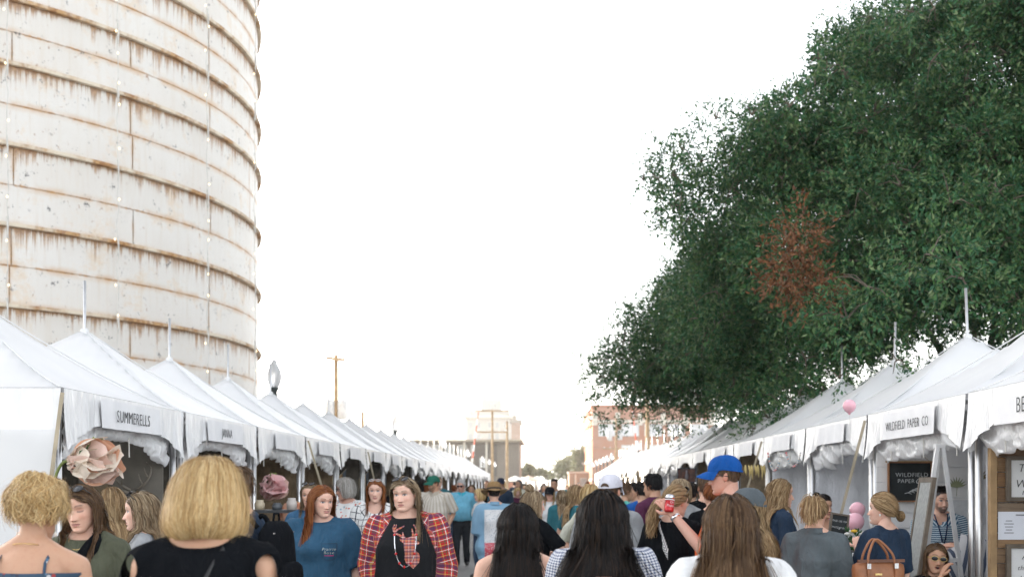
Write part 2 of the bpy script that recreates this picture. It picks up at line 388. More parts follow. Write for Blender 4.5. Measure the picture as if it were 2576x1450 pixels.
def tents():
    used = set()
    for side in (-1, 1):
        for k in range(23 if side < 0 else 25):
            pr = (PL if side < 0 else PR); q = [0, 0, 1, 1, 2, 2, 1, 2][k % 8] if side < 0 else [0, 0, 1, 0, 2, 1, 2, 2][k % 8]
            src = pr[q]; o = src if id(src) not in used else copy_tree(src); used.add(id(src))
            x, y = (-4.90, 10.62+3.1*k) if side < 0 else (4.67, 8.22+3.0*k)
            o.location = (x, y, 0); o.rotation_euler = (0, 0, 0 if side < 0 else math.pi)
            tag(o, f'white peaked market tent, {ORD[k]} in the {"left" if side < 0 else "right"} row from the camera', 'tent', f'white market tents in the {"left" if side < 0 else "right"} row')
            (TENTS_L if side < 0 else TENTS_R).append(o)
tents()
def sign(t, txt, y0, wdt, dep, size, sx=1):                          # printed banner pinned over the street-side valance
    nu, nv = 30, 5; vs = []
    for j in range(nv):
        for i in range(nu):
            s = i/(nu-1); vs.append((TW+.035+.006*math.sin(s*19)+.012*(j/(nv-1)), y0+wdt*(s-.5), EAVE-.035-dep*j/(nv-1)))
    b = mesh_obj('sign_banner', vs, grid_faces(nu, nv), banner, t, True)
    for i, (wd, dy) in enumerate(txt if isinstance(txt, list) else ([(txt, 0)] if txt else [])): text_mesh('lettering', wd, size, ink, b, (TW+.052, y0+dy, EAVE-.045-dep*.5), (rad(90), 0, rad(90)), .001, sx=sx)
sign(TENTS_L[0], 'SUMMERELLS', -.05, 1.5, .22, .135, 1.0); sign(TENTS_L[1], 'JANNA', -.05, 1.5, .21, .13, 1.0)
for k in range(2, 9): sign(TENTS_L[k], '', 0, 1.3, .2, .11, .95)
sign(TENTS_R[0], 'BETWEEN', .0, 1.6, .24, .15, 1.0); sign(TENTS_R[1], [('WILDFIELD', -.33), ('PAPER', .24), ('CO', .58)], 0, 1.6, .24, .115, 1.0)
for k in range(2, 7): sign(TENTS_R[k], '', 0, 1.3, .2, .11, .95)
# full white end wall on the near side of the first left tent
nu, nv = 40, 16; vs = []
for j in range(nv):
    for i in range(nu):
        s = -1+2*i/(nu-1); k = j/(nv-1); vs.append((s*(TW-.02), -TW-.065-.05*k-.02*math.sin(s*9+k*2)*k-.01*math.sin(s*23)*k, EAVE-.30-k*2.0))
mesh_obj('end_wall', vs, grid_faces(nu, nv), vinyl, TENTS_L[0], True)
def strap(a, b, lab):                                                # ratchet strap from an eave corner to a stake
    a, b = Vector(a), Vector(b); t = empty('tie_down_strap', b, 0, lab, 'strap', 'tan tie-down straps of the tents'); d = a-b
    s = d.cross(Vector((0, 1, 0))).normalized()*.014; n_ = d.cross(s).normalized()*.002
    MB().add([p+q*s+w*n_ for p in (Vector((0, 0, 0)), d) for q in (-1, 1) for w in (-1, 1)], [(0, 1, 3, 2), (4, 6, 7, 5), (0, 4, 5, 1), (2, 3, 7, 6), (0, 2, 6, 4), (1, 5, 7, 3)]).build('webbing', webb, t)
    q = d*.52; r = d.to_track_quat('Z', 'Y').to_matrix()
    m = MB().box(q, (.04, .03, .13), r).box(q+Vector((.03, 0, .03)), (.03, .05, .10), r); m.tube([q+Vector((-.04, 0, -.05)), q+Vector((.05, 0, -.05))], .014, 8); m.build('ratchet', buck, t)
    MB().tube([(0, 0, 0), (0, 0, -.05), (.01, 0, -.12)], [.02, .014, .004], 6).build('stake', buck, t)
strap((-3.40, 9.08, 2.30), (-3.62, 8.9, .10), 'tan ratchet strap at the near corner of the first left tent')
strap((3.15, 12.68, 2.28), (2.55, 12.5, .10), 'tan ratchet strap between the second and third right tents')
strap((3.15, 18.70, 2.28), (2.45, 18.5, .10), 'tan ratchet strap beside the blue capped man')
strap((-3.37, 18.35, 2.28), (-2.75, 18.5, .10), 'pale ratchet strap between the third and fourth left tents')
strap((-3.37, 24.55, 2.28), (-2.9, 24.7, .10), 'pale ratchet strap between the fifth and sixth left tents')

# ================================================================== far buildings
brick = N('red brick'); o = brick.obj()
bt = brick.n('ShaderNodeTexBrick'); brick.t.links.new(brick.scale(o, (1, 1, 1)), bt.inputs[0]); bt.inputs['Scale'].default_value = 3
bt.inputs['Color1'].default_value = (.44, .15, .07, 1); bt.inputs['Color2'].default_value = (.37, .12, .055, 1); bt.inputs['Mortar'].default_value = (.42, .30, .24, 1)
brick.col(brick.mix(brick.noise(o, .4, 4), bt.outputs[0], (.42, .14, .065))).p(Roughness=.9); brick = brick.m
cream = flat('cream stone', (.62, .58, .50), .8); whiteb = flat('white brick wall', (.40, .385, .36), .85)
tanm = flat('brown metal siding', (.16, .135, .11), .7, var=.15); glassm = flat('dull window glass', (.30, .33, .35), .15, var=.2); frm = flat('window frame', (.55, .54, .5), .6)
shade = flat('window blind', (.66, .68, .70), .5, var=.06)
def window(t, x, y, z, w, h, m=glassm, axis='y', sill=True, cols=3):
    rt = (lambda a, b, c: (a, b, c)) if axis == 'y' else (lambda a, b, c: (b, -a, c))
    f = MB()
    for dx, dz, ww, hh in ((0, h/2, w+.1, .1), (0, -h/2, w+.1, .1), (-w/2, 0, .1, h-.1), (w/2, 0, .1, h-.1)): f.box(rt(x+dx, y-.04, z+dz), (ww, .14, hh) if axis == 'y' else (.14, ww, hh))
    for c in range(1, cols): f.box(rt(x-w/2+w*c/cols, y-.03, z), (.06, .1, h-.1) if axis == 'y' else (.1, .06, h-.1))
    o = f.build('window', frm, t); MB().box(rt(x, y, z), (w, .05, h) if axis == 'y' else (.05, w, h)).build('pane', m, o)
# red brick building right of the street end
RB = empty('brick_building', (0, 190, 0), 0, 'four storey red brick building with pale window bands at the street end', 'building')
x0, x1, HT = 7.04, 25.0, 13.15
MB().box(((x0+x1)/2, 25, HT/2), (x1-x0, 50, HT)).build('wall', brick, RB)
MB().box(((x0+x1)/2, 25, HT+.12), (x1-x0+.3, 50.3, .25)).build('coping', brick, RB)
MB().box(((x0+x1)/2, -.06, 11.0), (x1-x0-.4, .14, .42)).build('stone_band', cream, RB)
for z in (11.6, 8.6, 5.4, 2.4): MB().box((x0-.04, 25, z), (.12, 49.5, .3)).build('stone_band', cream, RB)
for i in range(6):
    MB().box((x0+.35+i*3.35 if i < 5 else x1-.4, -.1, 11.35), (.7, .24, 1.9)).build('stone_capital', cream, RB)
for r, zc in enumerate((9.7, 6.6, 3.5)):
    for i in range(5):
        if not (r and i == 0): window(RB, x0+2.15+i*3.4, -.02, zc, 2.5, 1.75, shade)
for z in (8.2, 5.2): MB().box((x0+2.6, -.05, z), (.6, .1, .18)).build('vent', cream, RB)
# small tan building beside it
SB = empty('small_building', (0, 205, 0), 0, 'small tan two storey building left of the red brick building', 'building')
MB().box((5.6, 6, 1.75), (3.4, 12, 3.5)).build('wall', flat('tan stucco', (.40, .28, .20), .9), SB); MB().box((5.6, 6, 3.62), (3.7, 12.3, .24)).build('roof', cream, SB)
MB().tube([(4.9, -.3, 0), (4.9, -.3, 3.3)], .14, 8).build('column', cream, SB); window(SB, 6.1, -.02, 2.1, .9, 1.2)
# low brown building at the left street end
LB = empty('low_building', (0, 186, 0), 0, 'low brown metal building with flat roof behind the far left tents', 'building')
MB().box((-11.3, 9, 3.9), (15.2, 18, 7.8)).build('wall', tanm, LB); MB().box((-11.3, 8.5, 8.0), (16.2, 19.5, .32)).build('roof', flat('roof metal', (.30, .25, .18), .6), LB)
MB().box((-7.0, -.06, 1.0), (6.6, .14, 2.0)).build('brick_base', brick, LB)
for i in range(5): window(LB, -17.6+i*1.9, -.02, 6.6, 1.2, 1.5, cols=2)
MB().box((-8.5, -.1, 5.2), (3.2, .2, 4.6)).build('dark_bay', flat('dark bay', (.07, .06, .05), .7), LB); window(LB, -8.9, -.22, 4.8, .9, 1.3, shade, cols=1)
for i in range(4): MB().tube([(-18+i*3.2, -.5, 0), (-18+i*3.2, -.5, 7.9)], .16, 8).build('post', cream, LB)
MB().box((-4.2, -.1, 2.6), (.35, .3, 5.2)).build('buttress', tanm, LB)
# pale tower block far behind
WB = empty('pale_building', (0, 500, 0), 0, 'faded white high building with rooftop tower in the distance', 'building')
def bx(px0, px1, py0, py1, Y): return (px0-CX)/F*Y, (px1-CX)/F*Y, CAMZ+(CY-py1)/F*Y, CAMZ+(CY-py0)/F*Y
a, b, c, d = bx(1172, 1286, 1050, 1216, 500); MB().box(((a+b)/2, 12, d/2), (b-a, 24, d)).build('wall', whiteb, WB)
MB().box(((a+b)/2, 11.5, d+.5), (b-a+2.4, 26, 1.0)).build('cornice', cream, WB); MB().box(((a+b)/2, 12, d+2), (b-a-2, 22, 2)).build('parapet', whiteb, WB)
e0, e1, _, e3 = bx(1207, 1258, 1000, 1216, 500); MB().box(((e0+e1)/2, 14, (d+e3)/2), (e1-e0, 12, e3-d)).build('roof_tower', whiteb, WB)
for px in (1228, 1243): window(WB, (px-CX)/F*500, 7.98, at(px, 1015, 500).z, 1.0, 1.8, cols=1)
MB().box((e0+1.2, 14, e3+1), (2, 3, 2)).build('roof_box', whiteb, WB)
for py in (1068, 1097, 1124, 1150):
    for px in (1183, 1203, 1232, 1250, 1273): window(WB, (px-CX)/F*500, -.02, at(px, py, 500).z, 1.7, 2.5, cols=1)
BB = empty('brown_tower', (0, 470, 0), 0, 'narrow brown brick tower right of the faded white building', 'building')
a, b, c, d = bx(1286, 1308, 1062, 1216, 470); MB().box(((a+b)/2, 10, d/2), (b-a, 20, d)).build('wall', flat('brown brick', (.22, .11, .07), .9), BB)
MB().box(((a+b)/2, 10, d+.6), (b-a+1, 21, 1.2)).build('cornice', tanm, BB)
for py in (1106, 1146): MB().box(((a+b)/2, -.1, at(0, py, 470).z), (b-a-.4, .3, .7)).build('stone_band', cream, BB)
MB().box((a+1.1, 10, d+2.2), (1.4, 3, 2)).build('roof_box', tanm, BB)

# ================================================================== lamp posts
iron = flat('dark green iron', (.025, .035, .035), .5); gl = N('milky lamp glass'); gl.col((.80, .81, .82)).p(Roughness=.25); gl.b.inputs['Transmission Weight'].default_value = .55; gl = gl.m
def lamp_proto():
    t = empty('street_lamp'); MB().lathe([(.20, 0), (.20, .12), (.15, .2), (.13, .7), (.09, .8), (.065, .95), (.05, 3.55), (.06, 3.6), (.06, 3.66)], n=12).build('post', iron, t, True)
    MB().lathe([(.05, 3.64), (.13, 3.70), (.13, 3.74), (.08, 3.78), (.07, 3.9), (.11, 3.97), (.11, 4.0)], n=14).build('collar', iron, t, True)
    MB().lathe([(.09, 4.0), (.135, 4.07), (.17, 4.18), (.18, 4.28), (.16, 4.40), (.11, 4.50), (.07, 4.58), (.065, 4.62), (.045, 4.66), (.008, 4.68)], n=18).build('globe', gl, t, True)
    return t
LP = lamp_proto(); first = True
for side, ys in ((-1, (29.8, 56, 83, 109, 135, 151, 168)), (1, (64, 88, 108, 122, 131, 139, 148, 158, 170))):
    for i, y in enumerate(ys):
        o = LP if first else copy_tree(LP); first = False; o.location = (-6.5 if side < 0 else 6.35, y, 0)
        if side < 0 and i == 0: o.location = (-6.55, 31.2, 0)
        tag(o, 'acorn globe street lamp rising behind the fourth left tent' if (side < 0 and i == 0) else f'acorn globe street lamp, {ORD[i]} on the {"left" if side < 0 else "right"} side of the street', 'street lamp', 'acorn globe street lamps')

# ================================================================== utility poles, wires and crossing gates
wood = flat('weathered pole wood', (.34, .235, .13), .85, var=.25, scale=4, bump=.3); grey = flat('transformer grey', (.55, .56, .57), .5); wirem = flat('wire', (.06, .06, .06), .6)
def upole(px, ytop, Y, r, arms, trans, lab, extra=()):
    p = at(px, ytop, Y); t = empty('utility_pole', (p.x, Y, 0), 0, lab, 'utility pole', 'wooden utility poles'); h = p.z
    MB().tube([(0, 0, -.02), (0, 0, h*.5), (0, 0, h)], [r, r*.88, r*.7], 10).build('pole', wood, t, True)
    for (dz, w, tilt) in arms:
        a = MB().box((0, -r, h-dz), (w, .12, .14), Matrix.Rotation(tilt, 3, 'Y')).build('crossarm', wood, t)
        for s in (-.9, -.45, .45, .9): MB().lathe([(.03, 0), (.06, .05), (.04, .12), (.06, .16), (.02, .2)], (s*w/2, -r, h-dz+.06-s*w/2*math.tan(tilt)), 8).build('insulator', grey, a)
    for (dx, dz) in trans: MB().lathe([(.26, -.55), (.3, -.5), (.3, .45), (.24, .55), (.05, .6)], (dx, -.1, h-dz), 12).build('transformer', grey, t, True)
    return Vector((p.x, Y, h))
A1 = upole(845, 892, 75, .17, [(.25, 1.1, .12)], [(-.36, 3.2), (.4, 3.2)], 'tall yellowish utility pole with two grey transformers above the left tents')
upole(912, 1035, 82, .14, [], [], 'short pole stub showing above the left tents')
A2 = upole(1238, 1030, 128, .15, [(.1, 3.4, 0), (2.2, 3.1, 0)], [], 'utility pole with two crossarms before the low brown building')
A3 = upole(1275, 1058, 138, .18, [], [], 'bare utility pole right of the double crossarm pole')
A4 = upole(1628, 960, 100, .19, [(.5, 2.4, 0)], [], 'thick orange brown utility pole in front of the red brick building')
A5 = upole(1549, 1050, 150, .15, [(3.6, 3, 0)], [(-.75, 2.0), (.45, 2.0)], 'utility pole with white transformers before the red brick building')
upole(1022, 1105, 130, .12, [], [], 'thin pole left of the low brown building roof')
redm = flat('gate red', (.62, .10, .04), .6); whm = flat('gate white', (.78, .77, .74), .6)
def gate(px0, py0, px1, py1, Y, lab):                                # raised rail crossing gate arm
    a, b = at(px0, py0, Y), at(px1, py1, Y); t = empty('crossing_gate', (b.x, Y, 0), 0, lab, 'crossing gate', 'raised rail crossing gates'); o = Vector((b.x, Y, 0))
    base = Vector((b.x, Y, 1.1)); n = 12
    for i in range(n): MB().tube([base+(a-base)*(i/n)-o, base+(a-base)*((i+1)/n)-o], .085-.04*i/n, 8).build('arm_stripe', redm if i % 2 else whm, t)
    MB().tube([(0, .2, 0), (0, .2, 3.2)], .07, 8).build('mast', whm, t); MB().box((0, .1, 1.1), (.4, .5, .6)).build('motor_box', grey, t)
gate(1203, 1035, 1178, 1165, 112, 'raised orange and white crossing gate arm in front of the faded white building')
gate(1589, 1015, 1613, 1140, 105, 'raised red and white crossing gate arm in front of the red brick building')
def wire(a, b, sag, lab, r=.012):
    a, b = Vector(a), Vector(b); P = [a.lerp(b, i/16)-Vector((0, 0, sag*4*(i/16)*(1-i/16))) for i in range(17)]
    tag(MB().tube([p-a for p in P], r, 5).build('overhead_wire', wirem), lab, 'wire', 'overhead wires').location = a
wire(A1, A2, .9, 'overhead wire from the transformer pole to the double crossarm pole'); wire(A2, A5, 1.0, 'overhead wire crossing the street between crossarm poles')
wire(A1-Vector((0, 0, .3)), A4, 1.6, 'long overhead wire crossing the street below the tree')
wire(A5, Vector((16, 128, 8.8)), .5, 'overhead wire running right from the white transformer pole'); wire(A3, A5-Vector((0, 0, 3.5)), .8, 'low overhead wire crossing the street at the far end')
# ================================================================== trees
def leaf_mat(name, c1, c2, c3):
    g = N(name); a = g.attr('Col').outputs['Color']
    g.col(a).p(Roughness=.5); g.b.inputs['Specular IOR Level'].default_value = .2
    # thin leaves let some light through
    tr = g.n('ShaderNodeBsdfTranslucent'); g.t.links.new(a, tr.inputs['Color']); mx = g.n('ShaderNodeMixShader'); mx.inputs[0].default_value = .22
    g.t.links.new(g.b.outputs[0], mx.inputs[1]); g.t.links.new(tr.outputs[0], mx.inputs[2]); g.t.links.new(mx.outputs[0], g.t.nodes['Material Output'].inputs[0]); return g.m
leafm = leaf_mat('leaf', 0, 0, 0)
bark = flat('bark', (.13, .105, .08), .9, var=.3, scale=8, bump=.8, bs=25)
def leaves(centers, radii, per, rng, size=(.055, .095), pal=None, droop=.35, twig=True, squash=.8, spray=.30):
    """leaf faces grouped in little sprays spread through each clump's outer volume"""
    C = []; Dv = []
    for c, r, k in zip(centers, radii, per):
        ns = max(2, int(k/11)); d = rng.normal(size=(ns, 3)); d /= np.linalg.norm(d, axis=1)[:, None]
        rr = r*rng.uniform(.35, 1.0, ns)**.55*rng.uniform(.85, 1.18, ns); p = c+d*rr[:, None]*np.array([1, 1, squash])
        C.append(np.repeat(p, 11, 0)); Dv.append(np.repeat(d+np.array([0, 0, -droop]), 11, 0))
    C = np.concatenate(C); D = np.concatenate(Dv); n = len(C)
    t = np.tile(np.arange(11)/10.0, n//11); D /= np.linalg.norm(D, axis=1)[:, None]
    pos = C+D*(t*spray)[:, None]+rng.normal(size=(n, 3))*spray*.085
    ld = D+rng.normal(size=(n, 3))*.75; ld /= np.linalg.norm(ld, axis=1)[:, None]
    nt_ = D*.55+np.array([0, 0, .9])+rng.normal(size=(n, 3))*.55; sd_ = np.cross(ld, nt_); sd_ /= np.linalg.norm(sd_, axis=1)[:, None]
    L = rng.uniform(*size, n)[:, None]; w = L*rng.uniform(.34, .48, n)[:, None]; nn = np.cross(ld, sd_)
    v = np.stack([pos, pos+ld*L*.5+sd_*w*.5+nn*w*.12, pos+ld*L, pos+ld*L*.5-sd_*w*.5+nn*w*.12], 1).reshape(-1, 3)
    q = np.arange(n*4).reshape(-1, 4); f = np.concatenate([q[:, [0, 1, 2]], q[:, [0, 2, 3]]])
    pal = np.array(pal); ci = pal[rng.integers(0, len(pal), n)]*rng.uniform(.75, 1.3, (n, 1))
    return v, f, np.repeat(ci, 4, 0)
OAK = [(.040, .115, .046), (.062, .145, .048), (.028, .098, .046), (.088, .16, .055), (.046, .128, .056), (.15, .21, .095)]
YEL = [(.10, .14, .06), (.13, .16, .07), (.16, .18, .08), (.19, .19, .09)]
def tree(name, base, centers, radii, per, rng, label, h0, r0, limbs=14, pal=OAK, size=(.06, .105), squash=.8, extra=None, twigs=True):
    t = empty(name, base, 0, label, 'tree'); B = np.array(base); m = MB()
    top = B*0+np.array([0, 0, h0]); m.tube(spline([(0, 0, -.05), (.06, 0, h0*.5), top], 8), np.linspace(r0*1.35, r0*.85, 8), 12)
    cc = np.array(centers)-B; ix = rng.permutation(len(cc))[:limbs]
    for i in ix:
        e = cc[i]; mid = top*.55+e*.45+np.array([0, 0, .35*np.linalg.norm(e-top)*.4]); P = spline([top-np.array([0, 0, .3]), mid, e], 9)
        m.tube(P, np.linspace(r0*.38, r0*.03, 9), 7)
        for j in rng.permutation(len(cc))[:5]:
            if np.linalg.norm(cc[j]-e) < 2.6: m.tube(spline([P[6], (P[6]+cc[j])/2+np.array([0, 0, .2]), cc[j]], 6), np.linspace(r0*.07, .008, 6), 5)
    if twigs:
        for c, r in zip(cc, radii):
            for _ in range(3):
                d = rng.normal(size=3); d /= np.linalg.norm(d); m.tube([c, c+d*r*.5+np.array([0, 0, .06]), c+d*r], [.014, .009, .004], 4, False)
    m.build('trunk', bark, t, True)
    v, f, c = leaves(np.array(centers)-B, radii, per, rng, size, pal, squash=squash)
    mesh_obj('crown', v, f, leafm, t, False, cols=c)
    return t
rng = np.random.default_rng(7)
POLY = np.array([(2600, -220), (2420, -200), (2320, -50), (2255, 15), (2125, 35), (2045, 105), (2070, 180), (1965, 230), (1810, 255), (1700, 325), (1640, 430), (1680, 540), (1695, 640), (1660, 720), (1610, 780),
                 (1680, 880), (1760, 985), (1870, 1060), (1990, 1010), (2090, 940), (2220, 890), (2300, 850), (2450, 800), (2900, 760), (3100, 300), (2900, -200)], float)
def inside(P, poly):
    x, y = P[:, 0], P[:, 1]; r = np.zeros(len(P), bool); j = len(poly)-1
    for i in range(len(poly)):
        xi, yi = poly[i]; xj, yj = poly[j]; r ^= ((yi > y) != (yj > y)) & (x < (xj-xi)*(y-yi)/(yj-yi+1e-9)+xi); j = i
    return r
def inner(P, poly, e):
    r = inside(P, poly)
    for a in range(8): r &= inside(P+e*np.array([math.cos(a*math.pi/4), math.sin(a*math.pi/4)]), poly)
    return r
def clumps(poly, n, depth, rpx, rng, mind):
    out = []; lo, hi = poly.min(0), poly.max(0)
    while len(out) < n:
        p = rng.uniform(lo, hi, (400, 2)); p = p[inner(p, poly, mind)]
        for q in p:
            if len(out) >= n: break
            Y = depth(q, rng); w = np.array([*at(q[0], q[1], Y)]); out.append((w, rpx*Y/F*rng.uniform(.7, 1.25)))
    return [o[0] for o in out], [o[1] for o in out]
def dep1(q, r):                                   # the crown bulges towards the camera at the right
    x = (q[0]-1650)/950; f = 23.5-6.5*min(1, max(0, x))**.8+2.0*abs(q[1]-520)/500
    return f+abs(r.normal())*2.2
shr = POLY.copy(); cen = np.array([2250, 420]); shr = cen+(POLY-cen)*np.array([.94, .93])
BO, _ = clumps(POLY, 140, dep1, 10, rng, 58)                # boughs, each carrying its own clumps, with dark gaps between them
C1, R1 = [], []
for bc_ in BO:
    ax_ = np.array([-.75, -.35, -.25])+rng.normal(size=3)*.45; ax_ /= np.linalg.norm(ax_)
    for _ in range(5): C1.append(bc_+ax_*rng.uniform(-.55, .45)+rng.normal(size=3)*.18); R1.append(rng.uniform(.24, .50))
BK, RB_ = clumps(POLY, 175, lambda q_, r_: dep1(q_, r_)*1.0+3.0+r_.random()*2, 105, rng, 85); C1 += BK; R1 += RB_
for (px, py) in ((1990, 600), (1980, 660), (2010, 720), (2060, 700), (1950, 640), (2310, 330), (2330, 400), (2380, 300), (2280, 420), (2250, 360)): C1.append(np.array([*at(px, py, 20.5)])); R1.append(.7)
# long sprays that break the outline
for (px, py, Y, r) in ((1620, 455, 22.5, .16), (1650, 448, 22.4, .22), (1690, 440, 22.3, .3), (1620, 540, 22.6, .10), (1650, 536, 22.5, .12), (1690, 520, 22.3, .25), (2060, 150, 19.5, .16), (2050, 210, 19.5, .12), (2080, 180, 19.4, .22),
                       (1890, 290, 21, .2), (1800, 300, 21.5, .2), (1990, 265, 20, .22), (1715, 375, 22, .22), (2240, 45, 18.5, .18), (2290, 30, 18, .25), (2350, 20, 17.5, .3), (1930, 1050, 22.0, .3), (1900, 1075, 22, .25),
                       (1960, 1010, 21.5, .35), (2010, 985, 21.3, .25), (2110, 950, 19.3, .2), (2255, 905, 16.6, .18), (1990, 1010, 21.2, .2), (2130, 800, 16.0, .4), (2180, 720, 15.6, .4), (2420, 700, 15.2, .4), (2340, 640, 15, .45)):
    C1.append(np.array([*at(px, py, Y)])); R1.append(r)
P1 = [int(max(22, 3100*r*r)) for r in R1]
OAK_T = tree('live_oak_tree', (9.6, 21.5, 0), C1, R1, P1, rng, 'huge dark green oak tree overhanging the right row of tents', 3.2, .40, 12)
# patch of dead brown leaves
dc = [np.array([*at(px, py, 16.4)]) for px, py in ((2000, 600), (1985, 650), (1975, 700), (2010, 560), (2020, 735), (2060, 725), (1995, 680))]
v, f, c = leaves(np.array(dc)-np.array((9.6, 21.5, 0)), [.20]*7, [260]*7, rng, (.06, .10), [(.17, .075, .035), (.22, .10, .045), (.13, .06, .03)])
mesh_obj('dead_leaves', v, f, leafm, OAK_T, False, cols=c)
# a second, farther tree whose lower branches reach over the street
PF = np.array([(1640, 740), (1560, 785), (1530, 830), (1500, 880), (1475, 935), (1470, 1000), (1510, 1030), (1600, 1015), (1690, 1040), (1760, 1030), (1800, 1010), (1850, 1060), (1920, 1000), (1980, 800), (1900, 640), (1750, 650)], float)
C2, R2 = clumps(PF, 210, lambda q, r: 29+3.5*r.random()+1.5*max(0, (q[0]-1700)/250), 46, rng, 24)
for (px, py, r) in ((1470, 1008, .14), (1500, 1040, .25), (1590, 1040, .3), (1690, 1055, .35), (1470, 905, .2), (1545, 765, .25), (1565, 750, .2), (1655, 1040, .3), (1760, 1045, .3), (1900, 1090, .35), (1440, 1005, .10), (1530, 1050, .22), (1700, 1075, .2)):
    C2.append(np.array([*at(px, py, 29.5)])); R2.append(r)
tree('oak_tree', (8.2, 33.5, 0), C2, R2, [int(max(26, 2300*r*r)) for r in R2], rng, 'farther dark oak whose low branches hang before the red brick building', 3.0, .26, 8)
# dense trees that close the view behind the right tents
for (bx_, by_, n, lab) in ((10.3, 30.5, 90, 'dense shaded tree filling the dark gap behind the right tents'), (12.2, 24.0, 90, 'dense shaded tree left of the one behind the nearest right tents'), (13.5, 17.5, 70, 'dense shaded tree standing behind the nearest right tents')):
    cs = [np.array([max(7.3, bx_+rng.normal()*1.9), by_+rng.normal()*2.2, rng.uniform(1.0, 7.5)]) for _ in range(n)]; rs = [rng.uniform(.9, 1.35) for _ in range(n)]
    tree('shade_tree', (bx_, by_, 0), cs, rs, [620]*n, rng, lab, 3, .3, 10, size=(.09, .14), twigs=False)
# far trees at the end of the street
for (px, py, rp, Y, n, lab) in ((1425, 1168, 34, 235, 26, 'round yellow green tree at the far end of the street'), (1452, 1155, 26, 228, 18, 'yellow green tree beside the red brick building'), (1322, 1186, 17, 215, 12, 'small green tree beside the brown tower'),
                                (1347, 1192, 16, 240, 10, 'low green bush in the middle of the street end'), (1378, 1196, 14, 250, 10, 'low green bush left of the far yellow green tree')):
    b = at(px, py, Y); R = rp/F*Y; cs = [np.array([b.x+rng.normal()*R*.5, Y+rng.normal()*R*.5, max(1.0, b.z+rng.normal()*R*.45)]) for _ in range(n)]
    tree('far_tree', (b.x, Y, 0), cs, [R*.42]*n, [420]*n, rng, lab, max(1, b.z-R), .2, 6, YEL, (.25, .42), twigs=False)
# ================================================================== people
skin_g = N('skin'); a = skin_g.attr('Col').outputs['Color']; skin_g.col(skin_g.mix(skin_g.math('MULTIPLY', skin_g.smooth(skin_g.noise(skin_g.obj(), 55, 4), .45, .75), .18), a, (.45, .17, .11))).p(Roughness=.52)
skin_g.b.inputs['Subsurface Weight'].default_value = .10; skin_g.b.inputs['Subsurface Radius'].default_value = (.012, .005, .003); skin_g.b.inputs['Subsurface Scale'].default_value = .6
skin_g.bump(skin_g.noise(skin_g.obj(), 300, 2), .06, .002); SKIN = skin_g.m
hair_g = N('hair'); a = hair_g.attr('Col').outputs['Color']; hair_g.col(a).p(Roughness=.46); hair_g.b.inputs['Specular IOR Level'].default_value = .13; HAIR = hair_g.m
SK = {'fair': (.68, .405, .295), 'pale': (.73, .46, .355), 'tan': (.54, .31, .20), 'olive': (.50, .30, .19), 'dark': (.16, .085, .055), 'ruddy': (.58, .33, .25)}
HC = {'blonde': [(.46, .29, .12), (.60, .42, .20), (.34, .20, .08), (.70, .54, .30)], 'dirty': [(.21, .14, .08), (.33, .235, .14), (.12, .075, .042), (.46, .36, .235)], 'brown': [(.09, .05, .028), (.13, .075, .04), (.06, .035, .02), (.19, .115, .06)],
      'dark': [(.010, .009, .009), (.016, .012, .011), (.007, .007, .008), (.034, .021, .014)], 'black': [(.008, .008, .009), (.014, .012, .012), (.006, .006, .007)], 'red': [(.24, .075, .025), (.33, .12, .04), (.17, .05, .018), (.40, .17, .07)],
      'auburn': [(.20, .065, .025), (.28, .10, .035), (.13, .04, .018)], 'grey': [(.28, .26, .235), (.40, .38, .35), (.16, .145, .125), (.52, .50, .47)], 'white': [(.62, .61, .60), (.50, .49, .48), (.72, .71, .70)],
      'light': [(.25, .15, .072), (.36, .24, .125), (.15, .085, .04), (.47, .34, .19)]}
G2 = lambda a, b: np.exp(-(a*a+b*b))
